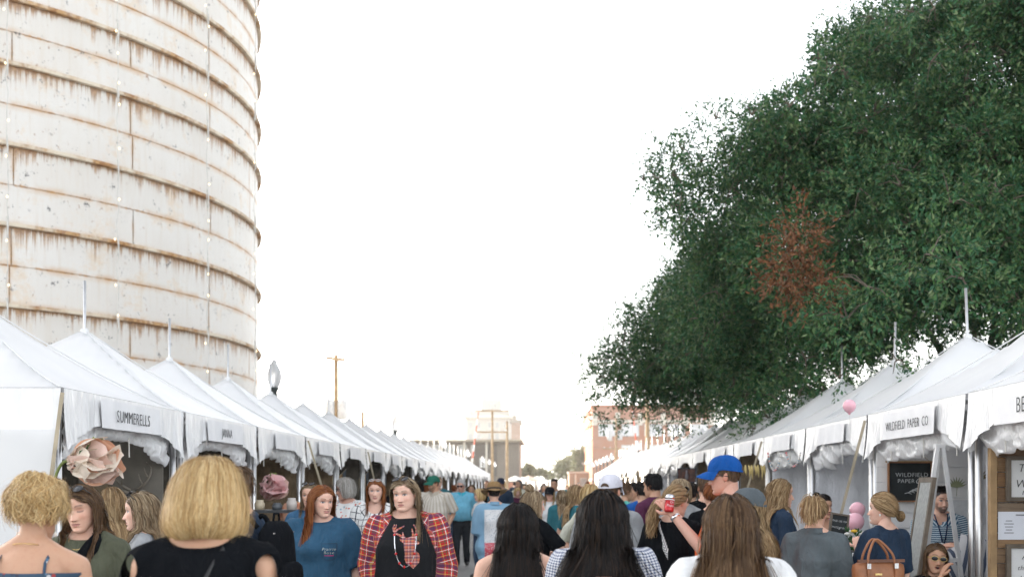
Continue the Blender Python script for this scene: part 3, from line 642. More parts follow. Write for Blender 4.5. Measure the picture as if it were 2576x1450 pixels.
def head_mesh(res, male=False, skin=(.6, .4, .3), hairc=(.1, .06, .03), closed=False, beard=0, smile=0.0, lip=(.50, .17, .15), mouth_open=0.0, fat=1.0, hairline=.066, eye=(.05, .07, .09), bald=False):
    nt_, nz = int(96*res), int(74*res); zs = -.118+.236*(.5-.5*np.cos(np.linspace(.02, math.pi-.02, nz)))*1.0; zs = .35*zs+.65*np.linspace(-.118, .117, nz)
    ip = lambda x, *p: np.interp(x, [q[0] for q in p], [q[1] for q in p])
    w = ip(zs, (-.118, .016), (-.112, .028), (-.10, .042 if male else .038), (-.08, .055 if male else .051), (-.055, .063 if male else .060), (-.03, .068), (0, .0715), (.03, .0755), (.06, .0735), (.085, .062), (.102, .042), (.112, .020), (.117, .006))
    w = w*np.where(zs < .0, 1+(fat-1)*np.clip(-zs/.07, 0, 1), 1)
    fr = ip(zs, (-.118, .066), (-.112, .074), (-.10, .080), (-.085, .0805), (-.065, .084), (-.03, .0855), (0, .083), (.02, .0885), (.05, .087), (.075, .074), (.095, .052), (.108, .028), (.117, -.002))
    bk = ip(zs, (-.118, .020), (-.105, .0), (-.09, -.03), (-.07, -.055), (-.04, -.080), (-.01, -.094), (.03, -.101), (.06, -.096), (.085, -.078), (.102, -.052), (.117, -.014))
    ym = ip(zs, (-.118, .045), (-.09, .02), (-.05, -.005), (.117, -.008))
    th = np.linspace(0, 2*math.pi, nt_, endpoint=False); th = th-.32*np.sin(2*th)*0+.0
    th = th+.28*np.cos(th)*1.0                                      # more columns over the face (theta = 90 deg)
    Z, T = np.meshgrid(zs, th, indexing='ij'); c, s = np.cos(T), np.sin(T); cc = np.sign(c)*np.abs(c)**.92; ss = np.sign(s)*np.abs(s)**.92
    X = w[:, None]*cc; Y = np.where(s > 0, ym[:, None]+(fr-ym)[:, None]*ss, ym[:, None]+(ym-bk)[:, None]*ss)
    front = np.clip(s, 0, 1)**.5; ax = np.abs(X); k = .8 if not male else 1.0
    tz = np.clip((.008-Z)/.050, 0, 1); nose = np.exp(-(X/(.0065+.0065*tz))**2)*np.where(Z > -.0445, tz**1.25*.0245, np.clip((Z+.055)/.0105, 0, 1)*.0245)*(Z < .012)
    D = nose+.0065*G2((ax-.0125)/.006, (Z+.042)/.0065)
    D += -.0105*G2((ax-.031)/.019, (Z-.003)/.012)+.0065*G2((ax-.031)/.0115, (Z+.001)/.0075)
    D += (.0055 if male else .003)*G2((ax-.030)/.022, (Z-.021)/.008)
    D += .0055*G2(X/(.018+.006*smile), (Z+.0625)/.0055)+.0065*G2(X/.016, (Z+.0745)/.0055)-.004*G2(X/.024, (Z+.0685)/.0026)
    D += -.022*mouth_open*G2(X/.016, (Z+.069)/.010)
    D += .0065*G2(X/.020, (Z+.104)/.013)+.0055*G2((ax-.042)/.018, (Z+.026-.006*smile)/.020)-.0035*G2(X/.022, (Z+.0865)/.005)-.002*G2((ax-.028)/.006, (Z+.058)/.014)*(1+smile)
    Y = Y+D*front
    X = X*(1+.04*G2((Z+.03)/.03, (s-.5)/.5)*(fat-1))
    col = np.ones(X.shape+(3,))*np.array(skin); f1 = front
    def mixc(mask, cl, amt=1.0):
        m = np.clip(mask*amt*f1, 0, 1)[..., None]; col[:] = col*(1-m)+np.array(cl)*m
    sk = np.array(skin)
    mixc(G2((ax-.043)/.017, (Z+.030)/.018), sk*np.array([1.02, .76, .74]), .5); mixc(G2(X/.013, (Z+.043)/.012), sk*np.array([1.02, .8, .77]), .45)
    mixc(G2((ax-.031)/.017, (Z-.006)/.010), sk*np.array([.70, .58, .57]), .8)  # shade of the eye sockets, painted into the skin colour
    zb = .0235+.0035*np.sin(np.clip((ax-.014)/.034, 0, 1)*2.6); bw = (np.clip((ax-.011)/.004, 0, 1)*np.clip((.052-ax)/.008, 0, 1))
    mixc(np.exp(-((Z-zb)/(.0048 if male else .0040))**2)*bw, np.array(hairc)*.8+.01, .88)
    ez = Z-.0005; q = (ax-.031)/.0148; lid = .0066*np.clip(1-q*q, 0, 1)**.7
    if closed:
        mixc(np.exp(-((ez+.0035+.002*(1-q*q))/.0030)**2)*(np.abs(q) < 1.05), (.035, .025, .022), 1)
    else:
        mixc((np.abs(ez) < lid)*1.0, (.60, .57, .55)); mixc((((ax-.031)**2+ez*ez) < .0064**2)*(np.abs(ez) < lid)*1.0, eye); mixc((((ax-.031)**2+ez*ez) < .0026**2)*1.0*(np.abs(ez) < lid), (.005, .005, .005))
        mixc(np.exp(-((ez-lid)/.0027)**2)*(np.abs(q) < 1.08), (.02, .015, .013), .95); mixc(np.exp(-((ez+lid)/.0011)**2)*(np.abs(q) < 1), (.16, .09, .07), .6)
    lw = .0235*(1+.25*smile); lq = X/lw; cz = -.0685+.006*smile*lq*lq
    up = .0078*np.clip(1-lq*lq, 0, 1)**.6*(1-.22*np.exp(-(X/.004)**2)); lo = .0100*np.clip(1-lq*lq, 0, 1)**.65
    mixc(((Z-cz < up) & (Z-cz > -lo))*(np.abs(lq) < 1)*1.0, lip, .85 if not male else .5); mixc(np.exp(-((Z-cz)/(.0021))**2)*(np.abs(lq) < 1.02), (.13, .04, .035), .85)
    if mouth_open: mixc((((X/.013)**2+((Z+.069)/.0105)**2) < 1)*1.0, (.06, .015, .015)); mixc(((np.abs(X) < .010) & (np.abs(Z+.0615) < .0022))*1.0, (.75, .72, .68))
    if smile > .55: mixc(((np.abs(lq) < .62) & (np.abs(Z-cz-.0008) < .0024))*1.0, (.74, .70, .66), .9)
    mixc(G2((ax-.0075)/.0040, (Z+.0505)/.0030), (.10, .04, .035), .9)
    if beard:
        bm = np.clip((-.052-Z)/.012, 0, 1)*np.clip(1-G2(X/.020, (Z+.0685)/.008)*1.3, 0, 1)+np.clip((-.01-Z)/.03, 0, 1)*np.clip((ax-.046)/.008, 0, 1); m = np.clip(bm*beard, 0, 1)[..., None]*np.clip(s+.25, 0, 1)[..., None]
        col[:] = col*(1-m)+np.array(hairc)*m
    if not bald:                                                    # scalp carries the hair colour so no skin shows between strands
        hl = np.where(s > 0, np.interp(np.abs(c), [0, .5, .8, 1], [hairline, hairline-.006, .035, -.01]), np.interp(-s, [0, .3, 1], [-.01, -.035, -.055]))
        m = np.clip((Z-hl)/.006, 0, 1)[..., None]; col[:] = col*(1-m)+np.array(hairc)*.75*m
    V = np.stack([X, Y, Z], -1).reshape(-1, 3); Fc = []
    idx = np.arange(nz*nt_).reshape(nz, nt_)
    q4 = np.stack([idx[:-1], np.roll(idx, -1, 1)[:-1], np.roll(idx, -1, 1)[1:], idx[1:]], -1).reshape(-1, 4)
    Fc = [tuple(x) for x in q4.tolist()]+[tuple(idx[0][::-1].tolist()), tuple(idx[-1].tolist())]
    V = V.tolist(); C = col.reshape(-1, 3).tolist(); n0 = len(V)
    for sg in (-1, 1):                                              # ears
        nn, mm = 10, 6; b = len(V)
        for i in range(mm):
            for j in range(nn):
                u = math.pi*i/(mm-1); a_ = 2*math.pi*j/nn; rr = math.sin(u)
                V.append((sg*(.069+.010*(-math.cos(u))+.006*rr*max(0, -math.cos(a_))), -.012-.019*rr*math.cos(a_)-.006*math.sin(a_)*rr, -.006+.031*rr*math.sin(a_))); C.append(sk*np.array([1.0, .82, .78]))
        Fc += [tuple(b+x for x in q) for q in grid_faces(nn, mm, True)]
    return np.array(V), Fc, np.array(C)

# ---- limbs and body volumes
def ell_rings(rows, n=18):                                         # rows: (z, half width, half depth, y offset)
    v = []
    for (z, a_, b_, y) in rows:
        for i in range(n):
            t = 2*math.pi*i/n; c, s = math.cos(t), math.sin(t); v.append((a_*np.sign(c)*abs(c)**.88, y+b_*np.sign(s)*abs(s)**.88, z))
    f = grid_faces(n, len(rows), True)+[tuple(range(n-1, -1, -1)), tuple((len(rows)-1)*n+i for i in range(n))]
    return v, f
def limb(pts, r, n=12, sub=4):
    P = np.array(pts, float); R = np.array(r, float); t = np.linspace(0, len(P)-1, (len(P)-1)*sub+1); i = np.clip(t.astype(int), 0, len(P)-2); u = t-i
    Q = P[i]*(1-u)[:, None]+P[i+1]*u[:, None]; rr = R[i]*(1-u)+R[i+1]*u
    d0 = P[0]-P[1]; d0 /= np.linalg.norm(d0); d1 = P[-1]-P[-2]; d1 /= np.linalg.norm(d1)
    Q = np.vstack([Q[0]+d0*rr[0]*.8, Q[0]+d0*rr[0]*.5, Q, Q[-1]+d1*rr[-1]*.5, Q[-1]+d1*rr[-1]*.8]); rr = np.concatenate([[rr[0]*.45, rr[0]*.85], rr, [rr[-1]*.85, rr[-1]*.45]])
    return tube(Q, rr, n)
def remesh(parts, vox, it=5, fac=.5):
    out = []; tmp = []
    for m in parts:
        me = bpy.data.meshes.new('t'); me.from_pydata(m.v, [], m.f); o = bpy.data.objects.new('t', me); COL.objects.link(o)
        r = o.modifiers.new('r', 'REMESH'); r.mode = 'VOXEL'; r.voxel_size = vox; r.use_smooth_shade = True
        s = o.modifiers.new('s', 'SMOOTH'); s.factor = fac; s.iterations = it; tmp.append(o)
    bpy.context.view_layer.update(); dg = bpy.context.evaluated_depsgraph_get()
    for o in tmp:
        me = bpy.data.meshes.new_from_object(o.evaluated_get(dg)); V = np.empty(len(me.vertices)*3, np.float32); me.vertices.foreach_get('co', V)
        Nn = np.empty(len(me.vertices)*3, np.float32); me.vertices.foreach_get('normal', Nn)
        Fq = [tuple(p.vertices) for p in me.polygons]; out.append((V.reshape(-1, 3).astype(float), Fq, Nn.reshape(-1, 3).astype(float))); bpy.data.meshes.remove(me)
    for o in tmp: me = o.data; bpy.data.objects.remove(o); bpy.data.meshes.remove(me)
    return out
def hand_parts(w, d, nrm, s, curl, left, grip=None):               # palm and five unequal bent fingers
    d = d/np.linalg.norm(d); nrm = nrm-d*np.dot(nrm, d); nrm /= np.linalg.norm(nrm); sd_ = np.cross(d, nrm)*(1 if left else -1); out = []
    out.append(limb([w-d*.01*s, w+d*.035*s, w+d*.075*s], [.026*s, .034*s, .034*s], 10, 2)); V = np.array(out[0][0]); V = V-np.outer((V-w)@nrm, nrm)*.45; out[0] = (V.tolist(), out[0][1])
    for k, (off, L) in enumerate(((.027, .070), (.009, .079), (-.009, .074), (-.026, .058))):
        b = w+d*.078*s+sd_*off*s; dirv = d.copy(); P = [b]; a_ = 0
        for j, fr in enumerate((.45, .32, .23)):
            a_ += curl*(.5+.5*j); dv = d*math.cos(a_)+nrm*math.sin(a_); P.append(P[-1]+dv*L*fr*s)
        out.append(limb(P, [.0095*s, .009*s, .008*s, .0065*s], 8, 2))
    b = w+d*.025*s+sd_*.026*s; t1 = d*.55+sd_*.75+nrm*.35*(curl+.2); t1 /= np.linalg.norm(t1); t2 = d*.9+sd_*.15+nrm*.5*(curl+.1); t2 /= np.linalg.norm(t2)
    out.append(limb([b, b+t1*.036*s, b+t1*.036*s+t2*.032*s], [.013*s, .011*s, .008*s], 8, 2))
    return out
ARMS = {'down': [(.235, -.03, 1.10), (.225, .05, .86)], 'swing_f': [(.22, .02, 1.10), (.20, .16, .89)], 'swing_b': [(.23, -.09, 1.11), (.24, -.10, .86)], 'akimbo': [(.36, -.08, 1.13), (.18, .03, 1.00)],
        'hold': [(.22, .0, 1.10), (.10, .22, 1.14)], 'fold': [(.22, .03, 1.10), (-.02, .19, 1.13)], 'pocket': [(.25, -.10, 1.12), (.19, .03, .90)], 'phone': [(.22, .02, 1.10), (.10, .25, 1.22)], 'up': [(.26, .14, 1.30), (.12, .22, 1.50)], 'strap': [(.24, .04, 1.13), (.10, .17, 1.30)]}

def person(label, px, ytop, Y, yaw, hair='long', hc='brown', skin='fair', male=False, H=None, build=1.0, belly=0.0, head=(0, 0, 0), top=None, bottom=None, arms=('down', 'down'), q=1.0, hl=.3, seed=0, hthick=.022, acc=(), walk=0.0, z0=0.0,
           face=None, nh=1200, wave=.0, neck=None, sleeve=.9, hem=.84, loose=.0, reg=None, sit=False, group='people in the market crowd', hw=.0045, skirt=None, part_x=.0, tail=(0, -.13, .04), topfn=None, legskin=False, tuck=.035, vol=1.0, spread=0.0, behind=False):
    rg_ = np.random.default_rng(seed+int(px*7)+int(Y*31)); pal = np.array(HC[hc]); sk = np.array(SK[skin])
    if sit: z0 = CAMZ+(CY-ytop)/F*Y-hthick-1.703
    zt = CAMZ+(CY-ytop)/F*Y-hthick-z0; H = H or zt/1.0; s = H/1.703 if not sit else 1.0
    X0 = (px-CX)/F*Y; root = empty('person', (X0, Y, z0), rad(yaw), label, 'person', group)
    b = build; hb = 1+(b-1)*.35
    rows = [(.79, .14*b, .095*b, -.005), (.84, .165*b, .115*b, -.01), (.90, .172*b, .120*b, -.012), (.97, .160*b, .110*b+belly*.5, belly*.4), (1.06, .138*b+belly*.5, .098*b+belly, belly*.7), (1.14, .142*b+belly*.4, .103*b+belly*.8, belly*.7+.003),
            (1.23, .156*b, .115*b+(.02 if not male else .005)+belly*.3, .014 if not male else .006), (1.31, .164*b, .108*b, .004), (1.375, .158*hb, .088*hb, -.008), (1.415, .120*hb, .070*hb, -.015), (1.44, .075, .058, -.016), (1.455, .058, .055, -.014)]
    if male: rows = [(z, w_*(1.0 if z < 1.1 else 1.10)*(.95 if z < 1.0 else 1), d_, y_) for z, w_, d_, y_ in rows]
    SHX = (.178 if not male else .198)*hb; nr = (.050 if not male else .060)*(1+(b-1)*.25); ar = (1+(b-1)*.8)*(1 if male else .93)
    hp = np.array([0, .018, 1.588]); nb = np.array([0, -.012, 1.44]); pivot = np.array([0, .0, 1.50])
    Rh = np.array(Matrix.Rotation(rad(head[0]), 3, 'Z') @ Matrix.Rotation(rad(head[1]), 3, 'X') @ Matrix.Rotation(rad(head[2]), 3, 'Y'))
    def hx(P): return (np.asarray(P) @ Rh.T)+pivot+Rh @ (hp-pivot)      # head space -> body space
    # --- arms
    def armp(spec, sg):
        e, w_ = ARMS[spec] if isinstance(spec, str) else spec; sh = np.array([sg*SHX, -.012, 1.372])
        sc_ = 1.0; e = np.array([sg*(e[0]+(SHX-.178)*1.0+(b-1)*.05), e[1], e[2]]); w_ = np.array([sg*(w_[0]+((SHX-.178)+(b-1)*.06 if w_[0] > .12 else 0)), w_[1]+(belly if w_[0] < .19 else 0), w_[2]]); return sh, e, w_
    AR = [armp(arms[0], -1), armp(arms[1], 1)]                       # person's left is -x when facing +y
    fz = .45 if sit else 0.0
    def legp(sg):
        if sit: return [np.array([sg*.09, 0, .86]), np.array([sg*.11, .42, .86]), np.array([sg*.11, .44, .46])], [np.array([sg*.11, .42, .46])]
        sw = walk*sg; return [np.array([sg*.085, -.005, .86]), np.array([sg*.088, .04+sw*.5, .47]), np.array([sg*.088, -.01+sw*1.0-abs(sw)*.2, .075+max(0, -sw)*.15])], None
    LG = [legp(-1)[0], legp(1)[0]]
    body = MB(); body.add(*ell_rings(rows))
    body.add(*limb([nb-np.array([0, 0, .03]), pivot*.5+nb*.5, hx((0, -.022, -.06)), hx((0, -.02, -.02))], [nr*1.12, nr, nr, nr*.95], 14, 3))
    for sg in (-1, 1): body.add(*limb([(sg*.03, -.022, 1.462), (sg*SHX*.6, -.02, 1.412), (sg*SHX*.95, -.014, 1.375)], [.042, .042*hb, .050*hb], 12, 3))
    for sh, e, w_ in AR: body.add(*limb([sh, sh*.5+e*.5, e, e*.6+w_*.4, w_], [.052*ar, .046*ar, .037*ar, .038*ar, .026*ar], 12, 3))
    for L in LG: body.add(*limb(L, np.array([.085*b, .056*b, .036])*(1 if legskin else .72), 12, 4))
    parts = [body]; kinds = ['body']
    ease = .011+loose; tm = top or fabric('plain grey tee', (.3, .3, .3))
    if top is not None:
        sh_ = MB(); zn = 1.45
        rr = [(z, w_+ease+(.012+loose)*min(1, max(0, (1.34-z)/.36)), d_+ease+(.012+loose)*min(1, max(0, (1.34-z)/.36)), y_) for z, w_, d_, y_ in rows if hem-.03 <= z]
        rr = [(hem, rr[0][1]*1.0, rr[0][2]*1.0, rr[0][3])]+rr; rr[-1] = (1.452, nr+.016, nr+.016, -.014); rr[-2] = (1.435, .088, .072, -.016); sh_.add(*ell_rings(rr))
        for sg in (-1, 1): sh_.add(*limb([(sg*.05, -.02, 1.435), (sg*SHX*.6, -.02, 1.408), (sg*SHX*.97, -.014, 1.372)], [.050, .056*hb, .060*ar+ease], 12, 3))
        for sh, e, w_ in AR:
            r_ = [.056*ar+ease, .053*ar+ease*1.2, .044*ar+ease*1.3, .040*ar+ease, .030*ar+ease]
            if sleeve > 0:
                nd = [sh, sh*.5+e*.5, e, e*.5+w_*.5, w_]; L = [0, .5, 1, 1.5, 2]; P = [nd[i] for i in range(5) if L[i] < sleeve-.05]; rs = [r_[i] for i in range(5) if L[i] < sleeve-.05]
                k = min(3, int(sleeve*2)); k = k if sleeve < 2 else 3; fr_ = (sleeve-L[k])/.5; P.append(nd[k]*(1-fr_)+nd[k+1]*fr_); rs.append((r_[k]*(1-fr_)+r_[k+1]*fr_)+(.006 if sleeve < 1.2 else 0))
                v, f = tube(np.vstack([[P[0]], *[[a2*.5+b2*.5, b2] for a2, b2 in zip(P[:-1], P[1:])]]), np.concatenate([[rs[0]], *[[a2*.5+b2*.5, b2] for a2, b2 in zip(rs[:-1], rs[1:])]]), 14); sh_.add(v, f)
        parts.append(sh_); kinds.append('shirt')
    if not legskin:
        tr = MB(); tr.add(*ell_rings([(z, w_+.008, d_+.008, y_) for z, w_, d_, y_ in rows if z <= 1.0]))
        for L in LG: tr.add(*limb(L, [.094*b, .066*b, .055], 12, 4))
        parts.append(tr); kinds.append('trousers')
    if skirt:
        sk_ = MB(); sk_.add(*ell_rings([(skirt, .24, .19, 0), (.70, .21, .16, 0), (.84, .19*b, .14*b, -.01), (.95, .165*b, .12*b, 0)])); parts.append(sk_); kinds.append('skirt')
    rm = remesh(parts, (.0095 if q > 1.2 else .013) if q >= 1 else (.019 if q > .5 else .026), 9 if q > 1.2 else (5 if q >= 1 else 2))
    S = np.array([s, s, s]); off = np.array([0, 0, 0.0])
    if sit: off = np.array([0, 0, 0])
    for kd, (V, Fq, Nv) in zip(kinds, rm):
        if kd == 'body':
            C = np.tile(sk, (len(V), 1))*(1+.05*Waves(seed, 9)(V))[:, None]
            hv, hf, hcol = head_mesh(1.0 if q > 1.2 else (.75 if q >= 1 else .42), male, sk, pal[0], **(face or {})); hv = hx(hv); n0 = len(V)
            V = np.vstack([V, hv]); C = np.vstack([C, hcol]); Fq = Fq+[tuple(i+n0 for i in f) for f in hf]
            if q > .5:
                for i, (sh, e, w_) in enumerate(AR):
                    d = (w_-e)/np.linalg.norm(w_-e); nrm = np.array([(1 if i == 0 else -1)*.9, .3, 0.15]) if d[2] < -.6 else np.array([(1 if i == 0 else -1)*.5, .1, -.6])
                    for hv_, hf_ in hand_parts(w_, d, nrm, 1.0*(1.05 if male else .95), .38, i == 0):
                        n0 = len(V); V = np.vstack([V, hv_]); C = np.vstack([C, np.tile(sk*np.array([1, .93, .9]), (len(hv_), 1))]); Fq = Fq+[tuple(x+n0 for x in f) for f in hf_]
            mesh_obj('body', V*S, Fq, SKIN, root, True, cols=C)
        else:
            wv = Waves(seed+5, 13, 18); wv2 = Waves(seed+6, 30, 16); amp = (.0085 if kd == 'shirt' else .006)*(1+16*loose)
            if kd == 'shirt' and neck is not None: keep = ~neck(V)
            else: keep = np.ones(len(V), bool)
            # folds: strongest towards the hem and in the armpits
            fold = (.64-np.abs(wv(V*np.array([1.2, 1.2, .45]))))*1.5*amp*np.clip((1.42-V[:, 2])/.25, .15, 1)+wv2(V*np.array([1.5, 1.5, .6]))*amp*.35
            at_ = {}
            dA = np.full(len(V), 9.0); ua = np.zeros(len(V)); va = np.zeros(len(V))
            for sh, e, w_ in AR:
                for p0, p1, base in ((sh, e, 0), (e, w_, np.linalg.norm(e-sh))):
                    d = p1-p0; L = np.linalg.norm(d); d = d/L; tu = (V-p0)@d; t = np.clip(tu, 0, L); cpt = p0+t[:, None]*d; dist = np.linalg.norm(V-cpt, axis=1); rel = V-cpt
                    u_ = np.arctan2(rel@np.cross(d, [0, 1, 0]), rel[:, 1])*.055; m = dist < dA; dA[m] = dist[m]; ua[m] = u_[m]; va[m] = base+(np.minimum(tu, L)[m] if base == 0 else t[m])
            isarm = (np.abs(V[:, 0]) > SHX*.80) & (dA < .12) & ((np.abs(V[:, 0]) > .172*b+belly*.4) | (V[:, 2] > 1.3))
            ut = np.arctan2(V[:, 0], V[:, 1])*(.15*b); at_['pu'] = np.where(isarm, ua, ut); at_['pv'] = np.where(isarm, va, np.where(V[:, 2] > 1.34, 1.34+(V[:, 2]-1.34)*.45+np.maximum(0, .19-np.abs(V[:, 0]))*.55-.02, V[:, 2])); at_['arm'] = isarm.astype(float)
            if reg: at_['reg'] = reg(V)
            V2 = V+Nv*fold[:, None]*(1 if q > .5 else .5)
            Fk = [f for f in Fq if all(keep[i] for i in f)] if not keep.all() else Fq
            if not keep.all():
                ec = {}
                for f in Fk:
                    for i0, i1 in zip(f, f[1:]+f[:1]): k_ = (min(i0, i1), max(i0, i1)); ec[k_] = ec.get(k_, 0)+1
                nb_ = {}
                for (i0, i1), c_ in ec.items():
                    if c_ == 1: nb_.setdefault(i0, []).append(i1); nb_.setdefault(i1, []).append(i0)
                bi = [i for i in nb_ if len(nb_[i]) == 2]; A_ = np.array([nb_[i] for i in bi])
                if len(bi):
                    for _ in range(14): V2[bi] = V2[bi]*.5+.25*(V2[A_[:, 0]]+V2[A_[:, 1]])
            mt = {'shirt': top, 'trousers': bottom or fabric('dark jeans', (.035, .05, .085)), 'skirt': bottom}[kd]
            o = mesh_obj(kd if topfn is None or kd != 'shirt' else topfn, V2*S, Fk, mt, root, True, attrs=at_)
    sm = flat('dark shoe', (.03, .028, .027), .5)
    for L in LG:
        a_ = L[2]; toe = np.array([a_[0]*1.15, a_[1]+.15, a_[2]-.045]); heel = np.array([a_[0], a_[1]-.05, a_[2]-.04])
        v, f = limb([heel, a_*.3+toe*.7+np.array([0, -.03, .0]), toe], [.038, .042, .030], 10, 3); v = np.array(v); v[:, 2] = np.maximum(v[:, 2], a_[2]-.073); mesh_obj('shoe', v*S, f, sm, root, True)
    P = dict(root=root, hx=hx, s=s, AR=AR, SHX=SHX, Rh=Rh, pal=pal, rg=rg_, q=q, nr=nr, hb=hb, b=b, belly=belly, male=male, rows=rows, X0=X0, Y=Y, yaw=yaw, z0=z0, sk=sk, tuck=tuck, vol=vol, spread=spread, behind=behind)
    if hair: make_hair(P, hair, hl, nh, wave, hw, part_x, tail)
    for a_ in acc: a_[0](P, *a_[1:])
    if sit:
        root.location.z = 0
        for ch in root.children: ch.location.z = z0
    return P

# ---- hair: thousands of narrow ribbons laid over the scalp and let fall
def ribbons(P, paths, cols, w, name='hair', mat=None, taper=.35):
    n, m, _ = paths.shape; T = np.gradient(paths, axis=1); T /= np.linalg.norm(T, axis=2)[..., None]+1e-9
    c = P['hx'](np.array([[0, -.01, .0]]))[0]; out = paths-c; out[..., 2] *= .35; out = out+P['rg'].normal(size=(n, 1, 3))*.03
    sd_ = np.cross(T, out); sd_ /= np.linalg.norm(sd_, axis=2)[..., None]+1e-9
    k = np.linspace(0, 1, m); ww = w*np.minimum(1, .5+k*5)*np.where(k > .7, 1-(1-taper)*(k-.7)/.3, 1); ww = ww[None, :, None]*P['rg'].uniform(.6, 1.3, (n, 1, 1))*.5
    ex = P['rg'].random(n) < (.05 if P['q'] >= 1 else 0)                # flyaways
    if ex.any() and name == 'hair':
        o2 = out[ex]/(np.linalg.norm(out[ex], axis=2)[..., None]+1e-9); r2 = P['rg'].uniform(.004, .022, (ex.sum(), 1, 1)); kk_ = (k**1.5)[None, :, None]
        p2 = paths[ex]+o2*r2*(.35+kk_)+np.cumsum(P['rg'].normal(size=paths[ex].shape), 1)*.0014; paths = np.concatenate([paths, p2]); sd_ = np.concatenate([sd_, sd_[ex]]); ww = np.concatenate([np.broadcast_to(ww, (n, m, 1)), np.broadcast_to(ww, (n, m, 1))[ex]*.30]); cols = np.concatenate([cols, cols[ex]*1.15]); n = len(paths)
    V = np.stack([paths-sd_*ww, paths+sd_*ww], 2).reshape(-1, 3); C = np.repeat(cols.reshape(-1, 3), 2, 0)
    i = np.arange(n*m).reshape(n, m); a = i[:, :-1]*2; f = np.stack([a, a+1, a+3, a+2], -1).reshape(-1, 4)
    return mesh_obj(name, V*P['s'], f, mat or HAIR, P['root'], True, cols=C)
def scalp(rg, n, hair_front=.062, back=-.055):
    d = rg.normal(size=(n*3, 3)); d /= np.linalg.norm(d, axis=1)[:, None]; p = d*np.array([.077, .098, .103])+np.array([0, -.008, .015])
    s = d[:, 1]; c = np.abs(d[:, 0]); hl = np.where(s > 0, np.interp(c, [0, .5, .8, 1], [hair_front, hair_front-.008, .033, -.01]), np.interp(-s, [0, .3, 1], [-.012, -.04, back]))
    ok = p[:, 2] > hl; return p[ok][:n], d[ok][:n]
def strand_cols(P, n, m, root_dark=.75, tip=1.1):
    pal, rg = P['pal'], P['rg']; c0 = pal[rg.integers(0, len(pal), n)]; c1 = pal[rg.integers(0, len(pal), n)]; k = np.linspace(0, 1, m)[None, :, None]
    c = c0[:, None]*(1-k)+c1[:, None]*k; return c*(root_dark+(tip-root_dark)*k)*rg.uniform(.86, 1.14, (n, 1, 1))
def make_hair(P, style, L, n, wave, hw, part_x, tail):
    rg, hx, pal = P['rg'], P['hx'], P['pal']; m = 12; SHX = P['SHX']
    if style in ('short', 'curly', 'bob', 'crop', 'greybob'):
        # (z, radius) envelopes around the head axis, ends of the strands at the last entry
        prof = {'short': [(.125, .0), (.120, .045), (.095, .080), (.05, .090), (.0, .089), (-.035, .082), (-.05, .078)], 'crop': [(.122, .0), (.116, .042), (.092, .075), (.05, .083), (.0, .081), (-.03, .076), (-.04, .074)],
                'curly': [(.150, .0), (.142, .055), (.115, .098), (.06, .120), (.0, .122), (-.05, .112), (-.095, .088), (-.122, .066)], 'bob': [(.138, .0), (.130, .055), (.10, .097), (.05, .118), (-.01, .132), (-.06, .138), (-.10, .134), (-.13, .116), (-.148, .088)],
                'greybob': [(.135, .0), (.127, .05), (.10, .090), (.05, .108), (0, .116), (-.05, .116), (-.09, .10), (-.105, .085)]}[style]
        pz = np.array([p[0] for p in prof]); pr = np.array([p[1] for p in prof]); L_ = np.concatenate([[0], np.cumsum(np.hypot(np.diff(pz), np.diff(pr)))]); L_ /= L_[-1]
        phi = rg.uniform(0, 2*math.pi, n); lay = rg.uniform(.72, 1.0, n)**.6; fy = np.sin(phi); st = rg.uniform(.0, .35, n)*(rg.random(n) < .8)
        fr = {'short': .34, 'crop': .32, 'curly': .30, 'bob': .50, 'greybob': .46}[style]
        en = np.where(fy > .25, np.interp(fy, [.25, .6, 1], [.98, fr+.12, fr]), rg.uniform(.86, 1.0, n)); en = np.where((style in ('bob', 'greybob')) & (fy > .25), np.interp(fy, [.25, .62, .8, 1], [1.0, .97, fr+.1, fr]), en)
        if style in ('curly',): en = np.minimum(en, st+rg.uniform(.28, .5, n))
        if style in ('short', 'crop'): st = rg.uniform(0, .9, n)*en; en = np.minimum(en, st+rg.uniform(.12, .3, n))
        t = st[:, None]+(en-st)[:, None]*np.linspace(0, 1, m)[None]; z = np.interp(t, L_, pz); r = np.interp(t, L_, pr)*lay[:, None]
        tw = np.cumsum(rg.normal(size=(n, m))*(.02 if style != 'curly' else .10), 1)+(wave*np.sin(t*20+rg.uniform(0, 6, (n, 1))) if wave else 0)
        ph = phi[:, None]+tw; sx, sy = (.95, 1.08) if style != 'bob' else (1.0, 1.04)
        x = r*np.cos(ph)*sx; y = r*np.sin(ph)*sy-.012; kf = (style == 'curly'); nzv = Waves(int(rg.integers(99)), 38, 14)
        paths = np.stack([x, y, z], -1)
        if style in ('short', 'crop'): kq = np.linspace(0, 1, m)[None, :, None]; paths = paths*(1+kq*kq*rg.uniform(0, .10 if style == 'short' else .03, (n, 1, 1)))
        if style == 'curly': x_ = np.clip((np.sin(phi)-.2)/.8, 0, 1)[:, None]*.30; paths[..., 1] *= 1-x_
        if kf: paths += nzv(paths.reshape(-1, 3)).reshape(n, m)[..., None]*.009*paths/np.linalg.norm(paths, axis=2)[..., None]+np.cumsum(rg.normal(size=(n, m, 3)), 1)*.0018
        else: paths += nzv(paths.reshape(-1, 3)).reshape(n, m)[..., None]*.0022*paths/np.linalg.norm(paths, axis=2)[..., None]
        col = strand_cols(P, n, m, .8 if style != 'bob' else .85, 1.05)
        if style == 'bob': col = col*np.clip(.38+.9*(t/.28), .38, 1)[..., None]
        # clumps of like-coloured strands
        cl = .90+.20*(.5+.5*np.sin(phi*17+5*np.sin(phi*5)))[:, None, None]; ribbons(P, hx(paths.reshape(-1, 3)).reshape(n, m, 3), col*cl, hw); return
    p, d = scalp(rg, n); n = len(p)
